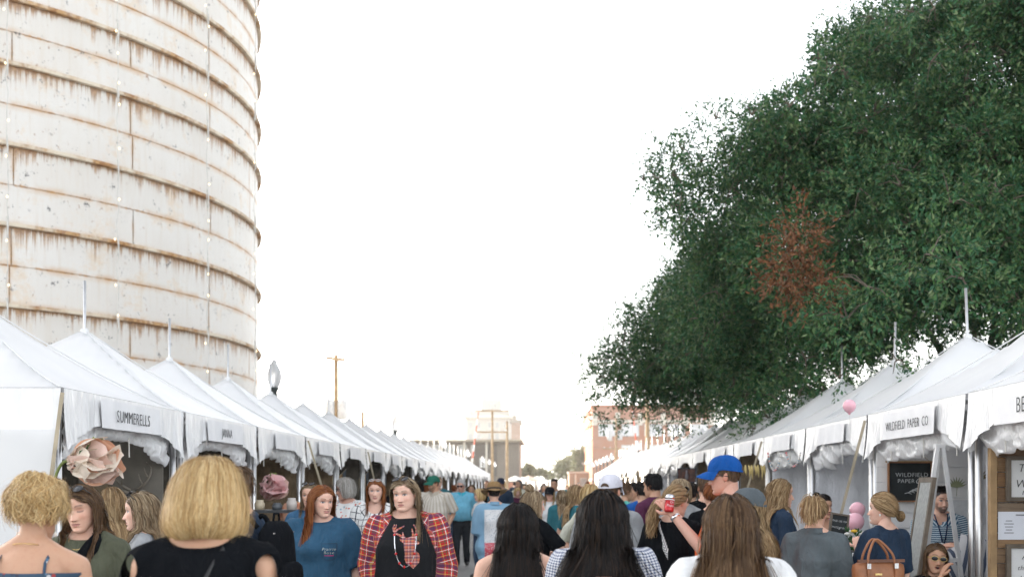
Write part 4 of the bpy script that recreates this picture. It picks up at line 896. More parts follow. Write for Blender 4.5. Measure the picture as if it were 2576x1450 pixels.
    nz = Waves(int(rg.integers(99)), 16, 12)
    if style in ('long', 'half_bun'):
        m = 20; seg = (L+.16)/m
        sgn = np.sign(p[:, 0]-part_x+rg.normal(size=n)*.004); back = np.clip((-p[:, 1]+.02)/.08, 0, 1)
        t = np.stack([sgn*(1-.8*back), -.75-.2*back, -.15-.8*back], -1); t /= np.linalg.norm(t, axis=1)[:, None]
        lay = rg.uniform(.0, 1.0, n); x = hx(p); tt = t @ P['Rh'].T; pts = [x]; ln = rg.uniform(.80, 1.04, n)*(L+.16)
        ncl = n//14+9; cl_id = rg.integers(0, ncl, n); clp = rg.uniform(0, 6.28, ncl)[cl_id]; clx = rg.normal(size=(ncl, 3))[cl_id]; clz = rg.uniform(.8, 1.25, ncl)[cl_id]
        hc_, hr_ = np.array([0, -.010, .012]), np.array([.079, .100, .104]); rows = P['rows']; zr = [q[0] for q in rows]; wr_ = [q[1] for q in rows]; dr_ = [q[2] for q in rows]; yr = [q[3] for q in rows]; off0 = .003+.017*lay*P.get('vol', 1.0); off = off0; tuck = P.get('tuck', .035)
        rg_fly = rg.random(n); fd = rg.normal(size=(n, 3))
        for j in range(m-1):
            g_ = .10+.09*j; tt = tt+np.array([0, 0, -1])*g_; tt = tt/np.linalg.norm(tt, axis=1)[:, None]
            x = x+tt*(ln/m)[:, None]
            loc = (x-hx(np.zeros((1, 3)))[0]) @ P['Rh']; e = (loc-hc_)/(hr_+off[:, None]); off = off0*(1-.65*np.clip(e[:, 2]*1.1, 0, 1)) if j else off0*.4; e = (loc-hc_)/(hr_+off[:, None]); r = np.linalg.norm(e, axis=1); on = (r < 1) | (loc[:, 2] > -.03)
            loc2 = np.where(on[:, None], hc_+e/np.maximum(r, 1e-6)[:, None]*(hr_+off[:, None]), loc)
            rh = np.hypot(loc2[:, 0], loc2[:, 1]+.012); tg = .072+off*1.3; k = (~on) & (rh > tg) & (loc2[:, 2] > -.16); f_ = np.where(k, 1-.10*(rh-tg)/np.maximum(rh, 1e-4)*2, 1); loc2[:, 0] *= f_; loc2[:, 1] = (loc2[:, 1]+.012)*f_-.012
            facep = (loc2[:, 1] > tuck) & (np.abs(loc2[:, 0]) < .085) & (loc2[:, 2] < .042) & (loc2[:, 2] > -.15)
            loc2[:, 1] = np.where(facep, tuck-.01*lay, loc2[:, 1]); loc2[:, 0] = np.where(facep, np.sign(loc2[:, 0]+1e-6)*np.maximum(np.abs(loc2[:, 0]), .069+off*.7), loc2[:, 0])
            x = hx(loc2)
            nk = (x[:, 2] < 1.53) & (x[:, 2] > 1.40); r2 = np.hypot(x[:, 0], x[:, 1]+.005); rn = P['nr']+.010+.03*lay; k = nk & (r2 < rn)                  # neck
            f_ = np.where(k, rn/np.maximum(r2, 1e-5), 1); x[:, 0] *= f_; x[:, 1] = (x[:, 1]+.005)*f_-.005
            zz = np.clip(x[:, 2], .8, 1.455); W_ = np.interp(zz, zr, wr_)+.022+.022*lay; D_ = np.interp(zz, zr, dr_)+.024+.022*lay; yo = np.interp(zz, zr, yr)          # torso
            e2 = np.hypot(x[:, 0]/W_, (x[:, 1]-yo)/D_); k = (e2 < 1) & (x[:, 2] < 1.455); f_ = np.where(k, 1/np.maximum(e2, .05), 1)
            bkw = x[:, 1] < .02; y_new = np.where(bkw, yo-np.sqrt(np.clip(1-(x[:, 0]/W_)**2, 0.02, 1))*D_, yo+np.sqrt(np.clip(1-(x[:, 0]/W_)**2, 0.02, 1))*D_)
            x[:, 1] = np.where(k, y_new, x[:, 1])
            sh = (np.abs(x[:, 0]) < SHX+.05) & (np.abs(x[:, 0]) > .05); zs_ = 1.47-(np.abs(x[:, 0])-.05)*.42+.012+.016*lay; k = sh & (x[:, 2] < zs_) & (np.abs(x[:, 1]+.014) < .062) & (x[:, 2] > zs_-.12)   # shoulder line
            x[:, 1] = np.where(k, np.where(x[:, 1] < .0, x[:, 1]-.02, x[:, 1]+.02), x[:, 1]); x[:, 2] = np.where(k, np.maximum(x[:, 2], zs_-.015), x[:, 2])
            kk = j/m; low = x[:, 2] < 1.50
            if P['spread']: x[:, 0] *= np.where(low, 1+P['spread']*.05*(.5+lay), 1)
            if P['behind']: x[:, 1] = np.where(low & (x[:, 1] > -.05) & (lay < P['behind']), x[:, 1]-.03, x[:, 1])
            fly = (rg_fly < .05)[:, None]; x = x+fly*np.cumsum(fd, 0)[0]*0+fly*fd*.0015
            x = x+clx*.0009*kk+np.stack([np.sin(j*.9*clz+clp), np.cos(j*.9*clz+clp), 0*clp], -1)*wave*max(0, kk-.2)*1.3+rg.normal(size=x.shape)*.0005
            tt = x-pts[-1]; tt = tt/(np.linalg.norm(tt, axis=1)[:, None]+1e-9); pts.append(x.copy())
        paths = np.stack(pts, 1); col = strand_cols(P, n, m, .7, 1.15); cl = rg.uniform(.84, 1.16, ncl)[cl_id][:, None, None]
        ribbons(P, paths, col*cl, hw)
        if style == 'half_bun': bun(P, (0, -.05, .125), .042, int(n*.22), hw)
        return
    if style in ('pony', 'bun', 'highpony', 'lowbun'):
        tie = np.array({'pony': (0, -.112, .0), 'highpony': (0, -.10, .075), 'bun': (0, -.085, .09), 'lowbun': (0, -.118, -.035)}[style])
        td = (tie-np.array([0, -.01, .012])); td /= np.linalg.norm(td); lay = rg.uniform(0, 1, n); k = np.linspace(0, 1, m)
        dd = d[:, None]*(1-k)[None, :, None]+td[None, None]*k[None, :, None]*1.0; dd /= np.linalg.norm(dd, axis=2)[..., None]+1e-9
        R_ = np.array([.077, .098, .103])+0; lift = (.004+.014*lay)[:, None]*np.sin(np.clip(k*1.1, 0, 1)*math.pi)[None]**.6+.003
        paths = dd*(R_[None, None]+lift[..., None])+np.array([0, -.008, .015]); paths += nz(paths.reshape(-1, 3)*2.2).reshape(n, m)[..., None]*.0016*dd
        col = strand_cols(P, n, m, .8, 1.0); cl = (.8+.4*(.5+.5*np.sin(np.arctan2(d[:, 0], d[:, 2])*19)))[:, None, None]; ribbons(P, hx(paths.reshape(-1, 3)).reshape(n, m, 3), col*cl, hw)
        if style in ('bun', 'lowbun'): bun(P, tie+td*.028, .040 if style == 'bun' else .038, int(n*.35), hw)
        else:
            nt2 = int(n*.55); m2 = 18; x = np.tile(hx(tie[None]), (nt2, 1))+rg.normal(size=(nt2, 3))*.008; t0 = P['Rh'] @ (td*.8+np.array([tail[0], 0, .35])); tt = np.tile(t0, (nt2, 1))+rg.normal(size=(nt2, 3))*.14; pts = [x]; ph = rg.integers(0, 14, nt2)*1.7; ln = rg.uniform(.7, 1.05, nt2)*L
            for j in range(m2-1):
                tt = tt+np.array([0, 0, -.30]); tt /= np.linalg.norm(tt, axis=1)[:, None]; x = x+tt*(ln/m2)[:, None]; kk = j/m2
                x = x+np.stack([np.sin(j*.85+ph), np.cos(j*.85+ph*1.3), 0*ph], -1)*wave*(.3+kk); D_ = np.interp(np.clip(x[:, 2], .8, 1.455), [q_[0] for q_ in P['rows']], [q_[2] for q_ in P['rows']])+.02
                x[:, 1] = np.where((x[:, 2] < 1.44) & (x[:, 1] > -D_-.015) & (np.abs(x[:, 0]) < .15), -D_-.015, x[:, 1]); pts.append(x.copy())
            ribbons(P, np.stack(pts, 1), strand_cols(P, nt2, m2, .85, 1.25), hw, 'ponytail')
            a = np.linspace(0, 2*math.pi, 12); rgp = hx(tie[None])[0]; u1 = np.cross(t0, [1, 0, .2]); u1 /= np.linalg.norm(u1); u2 = np.cross(t0, u1); u2 /= np.linalg.norm(u2)
            MB().tube([(rgp+t0*.012+.015*(u1*math.cos(t)+u2*math.sin(t)))*P['s'] for t in a], .005*P['s'], 6).build('hair_tie', flat('black elastic', (.01, .01, .01), .7), P['root'], True)
def bun(P, c, r, n, hw):
    rg = P['rg']; m = 14; n = max(60, n); a0 = rg.uniform(0, 6.28, n); ax = rg.normal(size=(n, 3)); ax[:, 1] += 1.6; ax /= np.linalg.norm(ax, axis=1)[:, None]
    u = np.cross(ax, rg.normal(size=(n, 3))); u /= np.linalg.norm(u, axis=1)[:, None]; v = np.cross(ax, u); k = np.linspace(0, 3.4, m); rr = r*rg.uniform(.75, 1.08, n)
    p = np.array(c)+rr[:, None, None]*(u[:, None]*np.cos(a0[:, None]+k[None])[..., None]+v[:, None]*np.sin(a0[:, None]+k[None])[..., None])*np.array([1, .85, 1]); p = P['hx'](p.reshape(-1, 3)).reshape(n, m, 3)
    w = P['rg']; ribbons(P, p, strand_cols(P, n, m, .9, 1.0), hw, 'hair_bun')
    MB().lathe([(.002, -r*.7), (r*.55, -r*.5), (r*.8, 0), (r*.55, r*.5), (.002, r*.7)], (P['hx'](np.array([c]))[0]*P['s']).tolist(), 12, P['s'], P['s']).build('bun_core', flat('bun core %s' % str(tuple(P['pal'][0])), tuple(P['pal'][0]*.7), .6), P['root'], True)

# ---- things worn
LENS = N('dark lens'); LENS.col((.015, .016, .02)).p(Roughness=.08); LENS = LENS.m
def sunglasses(P, where='head', frame=(.012, .012, .014), lens=None, w=1.0, tilt=None):
    s = P['s']; fm = flat('glasses frame %s' % str(frame), frame, .3); lm = lens or LENS
    c, tilt_ = ((0, .064, .112), rad(50)) if where == 'head' else ((0, .094, -.001), rad(-4)); tilt_ = tilt_ if tilt is None else tilt
    Rm = Matrix.Rotation(tilt_, 3, 'X'); T = lambda p: P['hx'](np.array([Rm @ Vector(p)+Vector(c)]))[0]*s
    for sg in (-1, 1):
        pts = [T((sg*(.033+.027*w*math.cos(a)), -.006*abs(math.cos(a)) if sg*math.cos(a) > 0 else 0, .019*w*math.sin(a))) for a in np.linspace(0, 2*math.pi, 15)]
        fr = MB().tube(pts, .0024*s, 6).build('glasses_frame', fm, P['root'], True); n = len(pts)-1
        cpt = T((sg*.033, .003, 0)); mesh_obj('lens', [cpt]+pts[:-1], [(0, 1+i, 1+(i+1) % n) for i in range(n)], lm, fr, True)
        if where == 'head': tp = [T((sg*.060, -.004, 0)), P['hx'](np.array([(sg*.083, .01, .062)]))[0]*s, P['hx'](np.array([(sg*.090, -.05, .012)]))[0]*s]
        else: tp = [T((sg*.060, -.006, .004)), P['hx'](np.array([(sg*.077, .02, .006)]))[0]*s, P['hx'](np.array([(sg*.080, -.03, -.004)]))[0]*s]
        MB().tube(tp, .0026*s, 6).build('temple', fm, fr)
    MB().tube([T((-.008, .001, .006)), T((0, .003, .008)), T((.008, .001, .006))], .002*s, 6).build('bridge', fm, P['root'])
def eyeglasses(P): sunglasses(P, 'eyes', (.05, .03, .025), CLEAR, .95)
CLEAR = N('clear lens'); CLEAR.col((.9, .9, .9)).p(Roughness=.05, Alpha=.18); CLEAR = CLEAR.m
def cap(P, c, back=False, c2=None, patch=False):
    s = P['s']; m = fabric('cap cloth %s' % str(c), c, .08); nu, nv = 36, 12; V = []; sg = -1 if back else 1
    for j in range(nv):
        u = j/(nv-1)*math.pi/2
        for i in range(nu):
            a = 2*math.pi*i/nu; r = math.cos(u)**.82; zz = math.sin(u); panel = 1-.010*abs(math.sin(a*3))*(1-zz)
            V.append((.091*r*math.cos(a)*panel, (.114*r*math.sin(a)*panel-.006), .038-.022*max(0, -math.sin(a)*sg)*(1-zz)+(.099)*zz**.9))
    o = mesh_obj('cap', P['hx'](np.array(V))*s, grid_faces(nu, nv, True), m, P['root'], True)
    B = []; n = 17
    for k in (0, 1):
        for j in range(7):
            for i in range(n):
                a = rad(18+144*i/(n-1)); t = j/6; ex = .085*math.sin(a)**.6*t; x = .086*math.cos(a)*(1-.06*t); y = (.104*math.sin(a)-.006+ex)*1; B.append((x, y*sg, .042-.020*t-.030*(x/.086)**2*t*1.2-.010*t*t-k*.004))
    f = grid_faces(n, 7); f2 = [tuple(x+n*7 for x in q[::-1]) for q in f]; mesh_obj('bill', P['hx'](np.array(B))*s, f+f2, fabric('cap cloth %s' % str(c2 or c), c2 or c, .08), o, True)
    MB().lathe([(.008, 0), (.007, .004), (.002, .006)], (P['hx'](np.array([(0, -.006, .131)]))[0]*s).tolist(), 8).build('button', m, o)
    # strap opening at the back
    Q = [P['hx'](np.array([(.034*math.cos(t), sg*(-.1185+.006*abs(math.cos(t))), .028+.030*math.sin(t))]))[0]*s for t in np.linspace(0, math.pi, 10)]
    cpt = P['hx'](np.array([(0, -.1225*sg, .034)]))[0]*s; mesh_obj('strap_opening', [cpt]+Q, [(0, i+1, i+2) for i in range(9)], flat('cap gap %s' % str(tuple(P['pal'][0])), tuple(P['pal'][0]*.8), .8), o)
    if patch: mesh_obj('front_mark', P['hx'](np.array([(.028*math.cos(a)*.9, sg*(.162+.01*math.sin(a)), .024+.0*a+.002) for a in np.linspace(0, 6.28, 12, endpoint=False)]))*s, [tuple(range(12))], flat('pale print', (.7, .7, .72), .6), o)
def hat(P, c, band=(.05, .03, .02), R=.185):
    s = P['s']; g = N('straw'); o_ = g.obj(); wv = g.n('ShaderNodeTexWave', bands_direction='Z'); wv.inputs['Scale'].default_value = 45; g.t.links.new(o_, wv.inputs[0]); g.col(g.mix(wv.outputs['Fac'], [x*.75 for x in c], c)).p(Roughness=.8); g.bump(wv.outputs['Fac'], .3, .004)
    prof = [(R, .045), (R*.97, .040), (.14, .036), (.104, .042), (.100, .06), (.096, .10), (.086, .137), (.060, .150), (.02, .146), (.001, .145)]; nu = 40; V = []
    for (r, z) in prof:
        for i in range(nu): a = 2*math.pi*i/nu; e = max(0, (r-.104)/.08); V.append((r*math.cos(a)*.94, r*math.sin(a)*1.06-.008, z+e*(.018*math.cos(2*a)+.004*math.sin(5*a))-.02*e))
    h = mesh_obj('hat', P['hx'](np.array(V))*s, grid_faces(nu, len(prof), True), g.m, P['root'], True); so_ = h.modifiers.new('thick', 'SOLIDIFY'); so_.thickness = .004
    V = [(r*math.cos(2*math.pi*i/nu)*.94, r*math.sin(2*math.pi*i/nu)*1.06-.008, z) for r, z in ((.1055, .044), (.1035, .07)) for i in range(nu)]; mesh_obj('hat_band', P['hx'](np.array(V))*s, grid_faces(nu, 2, True), flat('hat band %s' % str(band), band, .7), h, True)
def torso_ring(P, pts, off=.02):                                   # lay points (angle, z) on the clothed torso
    out = []
    for (x, z, front) in pts:
        w = np.interp(z, [q[0] for q in P['rows']], [q[1] for q in P['rows']])+off; d = np.interp(z, [q[0] for q in P['rows']], [q[2] for q in P['rows']])+off; y0 = np.interp(z, [q[0] for q in P['rows']], [q[3] for q in P['rows']])
        if z > 1.385: d = max(d, .085+off*.5)
        y = y0+front*math.sqrt(max(.02, 1-min(.98, (x/w)**2)))*d; out.append((x, y, z))
    return np.array(out)
def flatstrap(P, pts, wdt, mat, name, th=.003, parent=None):
    Q, T, Nn, Bn = frames(pts); c = np.array([0, -.0, 0]); o = Q*np.array([1, 1, 0]); o[:, 2] += np.clip((Q[:, 2]-1.36)*1.0, 0, 1); o /= np.linalg.norm(o, axis=1)[:, None]+1e-9; sd_ = np.cross(T, o); sd_ /= np.linalg.norm(sd_, axis=1)[:, None]+1e-9; n = len(Q); s = P['s']
    V = np.concatenate([Q-sd_*wdt/2, Q+sd_*wdt/2, Q-sd_*wdt/2+o*th, Q+sd_*wdt/2+o*th]); f = []
    for i in range(n-1): f += [(i, i+1, n+i+1, n+i), (2*n+i, 3*n+i, 3*n+i+1, 2*n+i+1), (i, 2*n+i, 2*n+i+1, i+1), (n+i, n+i+1, 3*n+i+1, 3*n+i)]
    u = np.concatenate([np.zeros(n), np.ones(n)]*2); L = np.concatenate([[0], np.cumsum(np.linalg.norm(np.diff(Q, axis=0), axis=1))]); return mesh_obj(name, V*s, f, mat, parent or P['root'], True, attrs={'pu': u, 'pv': np.tile(L, 4)})
def crossbag(P, side, mat, wdt=.03, to_side=None, name='bag_strap', zend=.95):  # strap from one shoulder across back and front to the other hip
    z = np.linspace(1.425, zend, 12); x = np.linspace(side*.085, -side*.15, 12)
    for fr in (-1, 1):
        top_ = [(side*.085, -.015+fr*.03, 1.452)]; flatstrap(P, np.vstack([[(side*.086, -.014, 1.458)], torso_ring(P, [(a, b, fr) for a, b in zip(x, z)], .026)]), wdt, mat, name)
def necklace(P, drop, mat, r=.0018, xw=.055, beads=None, bm=None):
    a = np.linspace(0, math.pi, 22); pts = torso_ring(P, [(xw*math.cos(t)*(1 if drop < .12 else 1), 1.43-drop*math.sin(t)**(1 if drop < .1 else .55), 1) for t in a], .019 if drop > .1 else .010); s = P['s']
    sh = [c for c in P['root'].children if c.name.split('.')[0] == 'shirt']
    if drop > .1 and sh:
        me = sh[0].data; bv = BVHTree.FromPolygons([v.co.copy() for v in me.vertices], [tuple(p.vertices) for p in me.polygons])
        for i in range(len(pts)):
            h = bv.ray_cast(Vector((pts[i][0]*s, 1, pts[i][2]*s)), Vector((0, -1, 0)))[0]
            if h: pts[i][1] = max(pts[i][1]*0, h.y/s+.008)
    c = MB().tube(pts*s, r*s, 5).build('necklace', mat, P['root'])
    if beads:
        for i in beads: p = pts[i]*s; MB().lathe([(.001, -.011*s), (.010*s, 0), (.001, .011*s)], (p+np.array([0, .004, 0])).tolist(), 4).build('bead', bm, c)
def earrings(P, mat, drop=.03):
    for sg in (-1, 1):
        p = P['hx'](np.array([(sg*.079, -.005, -.036)]))[0]*P['s']; MB().tube([p, p-np.array([0, 0, drop])], .0016, 5).lathe([(.001, -.012), (.006, -.004), (.006, .004), (.001, .010)], (p-np.array([0, 0, drop])).tolist(), 8).build('earring', mat, P['root'], True)
def collar(P, mat, h=.035, open_=.5):
    s = P['s']; V = []; n = 26
    for k, (r, z) in enumerate(((P['nr']+.012, 1.452), (P['nr']+.014, 1.452+h), (P['nr']+.020, 1.452+h*.98), (P['nr']+.032, 1.442))):
        for i in range(n):
            a = math.pi/2+open_*.35+(2*math.pi-open_*.7)*i/(n-1); fr = max(0, math.sin(a)); V.append((r*math.cos(a), r*math.sin(a)*1.05-.012+fr*.012, z-fr*.030*(1 if k else .6)-(fr*.03 if k == 3 else 0)))
    mesh_obj('collar', np.array(V)*s, grid_faces(n, 4), mat, P['root'], True)
def lanyard(P, mat): flatstrap(P, np.vstack([[(-.06, -.01, 1.455)], torso_ring(P, [(-.06+.06*t, 1.44-.30*t, 1) for t in np.linspace(0, 1, 8)], .022)]), .012, mat, 'lanyard'); flatstrap(P, np.vstack([[(.06, -.01, 1.455)], torso_ring(P, [(.06-.06*t, 1.44-.30*t, 1) for t in np.linspace(0, 1, 8)], .022)]), .012, mat, 'lanyard')
def wristband(P, i, mat, wdt=.022, name='wristband', up=.02):
    sh, e, w = P['AR'][i]; d = (w-e)/np.linalg.norm(w-e); c = w-d*up; s = P['s']; MB().tube([(c-d*wdt/2)*s, (c+d*wdt/2)*s], .033*s, 14).build(name, mat, P['root'], True)
# ---- patterned cloth (pu runs round the body or limb, pv along it)
def pat(name, fn, rough=.85, wr=.3):
    g = N(name); pu, pv = g.attr('pu').outputs['Fac'], g.attr('pv').outputs['Fac']
    def band(v, per, width, ph=0.0): return g.math('LESS_THAN', g.math('FRACT', g.math('ADD', g.math('DIVIDE', v, per), ph)), width)
    g.col(fn(g, pu, pv, band)).p(Roughness=rough); g.b.inputs['Specular IOR Level'].default_value = .25; o = g.obj()
    g.bump(g.noise(g.scale(o, (1.6, 1.6, .7)), 11, 3, .5, 1.2), wr, .03); return g.m
def plaid_nodes(g, pu, pv, band, k=1.0):
    c = g.mix(0.0, (.50, .030, .030), (0, 0, 0))
    for v in (pu, pv):
        c = g.mix(g.math('MULTIPLY', band(v, .075*k, .26), .6), c, (.025, .035, .09)); c = g.mix(g.math('MULTIPLY', band(v, .075*k, .06, .62), .75), c, (.75, .72, .68))
        c = g.mix(g.math('MULTIPLY', band(v, .075*k, .05, .13), .7), c, (.55, .42, .10)); c = g.mix(g.math('MULTIPLY', band(v, .075*k, .10, .47), .55), c, (.02, .10, .06))
    return c
def deer_shirt(g, pu, pv, band): return g.mix(g.math('MAXIMUM', g.attr('reg').outputs['Fac'], g.attr('arm').outputs['Fac']), (.007, .008, .010), plaid_nodes(g, pu, pv, band))
M_DEER = pat('black shirt with plaid sleeves', deer_shirt)
g = N('plaid print'); o = g.obj(); sx = g.n('ShaderNodeSeparateXYZ'); g.t.links.new(o, sx.inputs[0])
band_ = lambda v, per, width, ph=0.0: g.math('LESS_THAN', g.math('FRACT', g.math('ADD', g.math('DIVIDE', v, per), ph+9)), width)
g.col(g.mix(.12, plaid_nodes(g, sx.outputs[0], sx.outputs[2], band_, .55), (.4, .3, .2))).p(Roughness=.8); M_PRINT = g.m
def ging(g, pu, pv, band):
    a, b = band(pu, .013, .5), band(pv, .013, .5); c = g.mix(g.math('MULTIPLY', g.math('ADD', a, b), .5), (.70, .71, .73), (.018, .04, .13)); return c
M_GING = pat('navy gingham', ging)
M_PANE = pat('white windowpane check', lambda g, pu, pv, band: g.mix(g.math('MAXIMUM', band(pu, .058, .13), band(pv, .062, .12)), (.72, .72, .71), (.03, .035, .05)))
M_STRIPE = pat('blue white stripes', lambda g, pu, pv, band: g.mix(band(pv, .020, .42), (.045, .11, .18), (.50, .58, .62)))
M_VSTRIPE = pat('beige striped shirt', lambda g, pu, pv, band: g.mix(g.math('MULTIPLY', band(pu, .045, .4), .6), (.60, .56, .50), (.36, .29, .20)))
def floral(base, cols, sc):
    def f(g, pu, pv, band):
        o = g.obj(); v = g.n('ShaderNodeTexVoronoi'); v.inputs['Scale'].default_value = sc; g.t.links.new(o, v.inputs[0]); sp = g.n('ShaderNodeSeparateColor'); g.t.links.new(v.outputs['Color'], sp.inputs[0])
        c = g.ramp(sp.outputs[0], *[(i/len(cols), cl) for i, cl in enumerate(cols)]); c.node.color_ramp.interpolation = 'CONSTANT'
        return g.mix(g.math('MULTIPLY', g.math('LESS_THAN', v.outputs['Distance'], .42), g.math('GREATER_THAN', sp.outputs[1], .35)), base, c)
    return f
M_FLORDRESS = pat('floral dress cloth', floral((.05, .09, .14), [(.35, .06, .06), (.55, .55, .55), (.10, .20, .32), (.05, .06, .09)], 55))
M_EMB = pat('embroidered white blouse', floral((.66, .66, .65), [(.55, .10, .06), (.62, .28, .18), (.25, .35, .42), (.66, .66, .65)], 34))
def lace(g, pu, pv, band):
    o = g.obj(); v = g.n('ShaderNodeTexVoronoi'); v.inputs['Scale'].default_value = 60; g.t.links.new(o, v.inputs[0]); sx = g.n('ShaderNodeSeparateXYZ'); g.t.links.new(o, sx.inputs[0])
    lc = g.mix(g.math('LESS_THAN', v.outputs['Distance'], .30), (.72, .72, .72), (.30, .36, .42))
    low = g.math('LESS_THAN', sx.outputs[2], .93); back = g.math('MULTIPLY', g.math('LESS_THAN', g.math('ABSOLUTE', sx.outputs[0]), .135), g.math('LESS_THAN', sx.outputs[2], 1.34)); back = g.math('MULTIPLY', back, g.math('SUBTRACT', 1.0, g.attr('arm').outputs['Fac']))
    return g.mix(back, (.22, .38, .52), g.mix(low, lc, g.mix(g.math('LESS_THAN', v.outputs['Distance'], .33), (.62, .10, .13), (.75, .70, .70))))
M_LACE = pat('blue shirt with lace back', lace)
M_CHEV = pat('chevron strap', lambda g, pu, pv, band: g.mix(g.math('LESS_THAN', g.math('FRACT', g.math('ADD', g.math('MULTIPLY', pv, 42), g.math('ABSOLUTE', g.math('MULTIPLY', g.math('SUBTRACT', pu, .5), 2.2)))), .45), (.70, .70, .69), (.14, .15, .17)))
FB = lambda n, c: fabric(n, c)
BLK = FB('black knit', (.008, .009, .011)); WHT = FB('white cotton', (.72, .72, .72)); NAVY = FB('navy cotton', (.018, .035, .065)); OLIVE = FB('olive cotton', (.085, .09, .06)); TEALB = FB('faded blue cotton', (.028, .085, .15))
GREYC = FB('grey cotton', (.30, .31, .32)); SLATE = FB('slate work shirt', (.105, .125, .135)); ORANGE = FB('orange cotton', (.72, .13, .035)); MAROON = FB('maroon polo', (.085, .022, .055)); POLO = FB('sky blue polo', (.16, .44, .60)); DENIM = FB('denim shirt', (.045, .12, .22))
JEAN = FB('blue jeans', (.05, .085, .15)); LJEAN = FB('light jeans', (.25, .33, .42)); DKP = FB('charcoal trousers', (.03, .033, .038)); KHAKI = FB('khaki trousers', (.32, .26, .18)); TEAL = FB('teal tank top', (.03, .14, .17)); MINT = FB('mint shirt', (.10, .42, .36)); BLUE = FB('royal blue shirt', (.015, .09, .33)); CREAM = FB('cream tee', (.56, .56, .47))
LEATH = flat('tan leather', (.30, .115, .045), .45, var=.15, scale=14, bump=.15); DLEATH = flat('brown leather', (.16, .06, .03), .45, var=.15, bump=.15); BLKL = flat('black leather strap', (.012, .012, .013), .45); BROWNST = flat('oxblood strap', (.09, .03, .035), .5)
GOLD = flat('gold metal', (.75, .55, .25), .25, 1.0); SILV = flat('silver metal', (.7, .7, .72), .25, 1.0); REDB = flat('red glass bead', (.55, .02, .02), .2); BAND = flat('sky blue paper band', (.02, .38, .62), .5); PEARL = flat('pearl', (.75, .73, .68), .25)
def scoop(r, zc, yf=0.0, ry=None, rz=None):                       # neckline opening: an ellipsoid cut out round the neck
    return lambda V: ((V[:, 0]/r)**2+((V[:, 1]-yf)/(ry or r))**2+((V[:, 2]-zc)/(rz or r))**2) < 1
def tank(zt, w):                                                   # nothing above zt except thin straps
    return lambda V: (V[:, 2] > zt)
def project(P, pts, faces, mat, name, front=1, off=.004, cols=None):   # drape a flat print over the shirt
    sh = [c for c in P['root'].children if c.name.split('.')[0] in ('shirt', 'blouse', 'dress')][0]; me = sh.data
    bv = BVHTree.FromPolygons([v.co.copy() for v in me.vertices], [tuple(p.vertices) for p in me.polygons]); V = []
    for (x, z) in pts:
        h = bv.ray_cast(Vector((x, front*1.0, z)), Vector((0, -front, 0)))[0]; V.append((x, (h.y if h else front*.12)+front*off, z))
    return mesh_obj(name, V, faces, mat, P['root'])
def print_text(P, txt, size, x, z, mat, front=1, flip=True, sx=1.0, shear=0):
    t = text_mesh('tmp', txt, size, mat, None, (0, 0, 0), (0, 0, 0), 0, sx=1, shear=shear); me = t.data; pts = [((-v.co.x*sx if front > 0 else v.co.x*sx)+x, v.co.y+z) for v in me.vertices]; f = [tuple(p.vertices) for p in me.polygons]
    bpy.data.objects.remove(t); return project(P, pts, f, mat, 'lettering', front)
def print_strip(P, pl, w, mat, name, front=1, **k):
    pts = []; f = []; A = np.array(pl, float); T = np.gradient(A, axis=0); T /= np.linalg.norm(T, axis=1)[:, None]; Nn = np.stack([-T[:, 1], T[:, 0]], 1)
    W_ = np.linspace(w, w*.45, len(A))
    for p, n_, ww in zip(A, Nn, W_): pts += [tuple(p+n_*ww/2), tuple(p-n_*ww/2)]
    f = [(2*i, 2*i+1, 2*i+3, 2*i+2) for i in range(len(A)-1)]; return project(P, pts, f, mat, name, front, **k)
G = 'people in the market crowd'
ONLY = None
# ---------------- left foreground
P1 = person('woman with short curly blonde hair and floral strappy dress, back turned at left edge', 85, 1183, 4.9, -8, 'curly', 'blonde', 'tan', q=1.5, nh=8500, hw=.0033, top=M_FLORDRESS, topfn='dress', sleeve=0, neck=tank(1.355, 0), build=1.12, hthick=.04, head=(0, -8, 0), skirt=.55, bottom=M_FLORDRESS, legskin=True, seed=1, arms=('down', 'hold'))
for sg in (-1, 1): flatstrap(P1, np.vstack([torso_ring(P1, [(sg*.10, 1.35, -1), (sg*.098, 1.39, -1)], .016), [(sg*.095, -.02, 1.455), (sg*.095, .05, 1.41)], torso_ring(P1, [(sg*.10, 1.28, 1)], .013)]), .012, M_FLORDRESS, 'dress_strap')
a = np.linspace(0, math.pi*2, 24); MB().tube([np.array((.075*math.cos(t), .066*math.sin(t)-.014, 1.447-.018*math.sin(t)))*P1['s'] for t in a], .0022, 5).build('necklace', GOLD, P1['root'])
earrings(P1, PEARL, .05)
P2 = person('woman with long dark brown hair, eyes closed, olive tee and black shoulder strap', 215, 1207, 6.4, 168, 'long', 'brown', 'fair', q=1.5, nh=3200, hw=.0048, hl=.34, part_x=.025, tuck=.02, top=OLIVE, bottom=JEAN, face=dict(closed=True, lip=(.50, .21, .18), hairline=.068), head=(4, -10, 4), vol=1.4, arms=('down', 'down'), seed=2, neck=scoop(.092, 1.468, .015, .088, .055), acc=((sunglasses, 'head'), (earrings, PEARL, .008)))
necklace(P2, .055, GOLD); flatstrap(P2, np.vstack([[(-.10, -.02, 1.455)], torso_ring(P2, [(-.10+.16*t, 1.43-.36*t, 1) for t in np.linspace(0, 1, 9)], .026)]), .075, BLK, 'sling_strap', .008)
print_text(P2, 'TEXAS', .055, .0, 1.17, flat('dark print', (.02, .022, .02), .8)); print_text(P2, 'SUPPLY CO', .055, .0, 1.115, flat('dark print', (.02, .022, .02), .8))
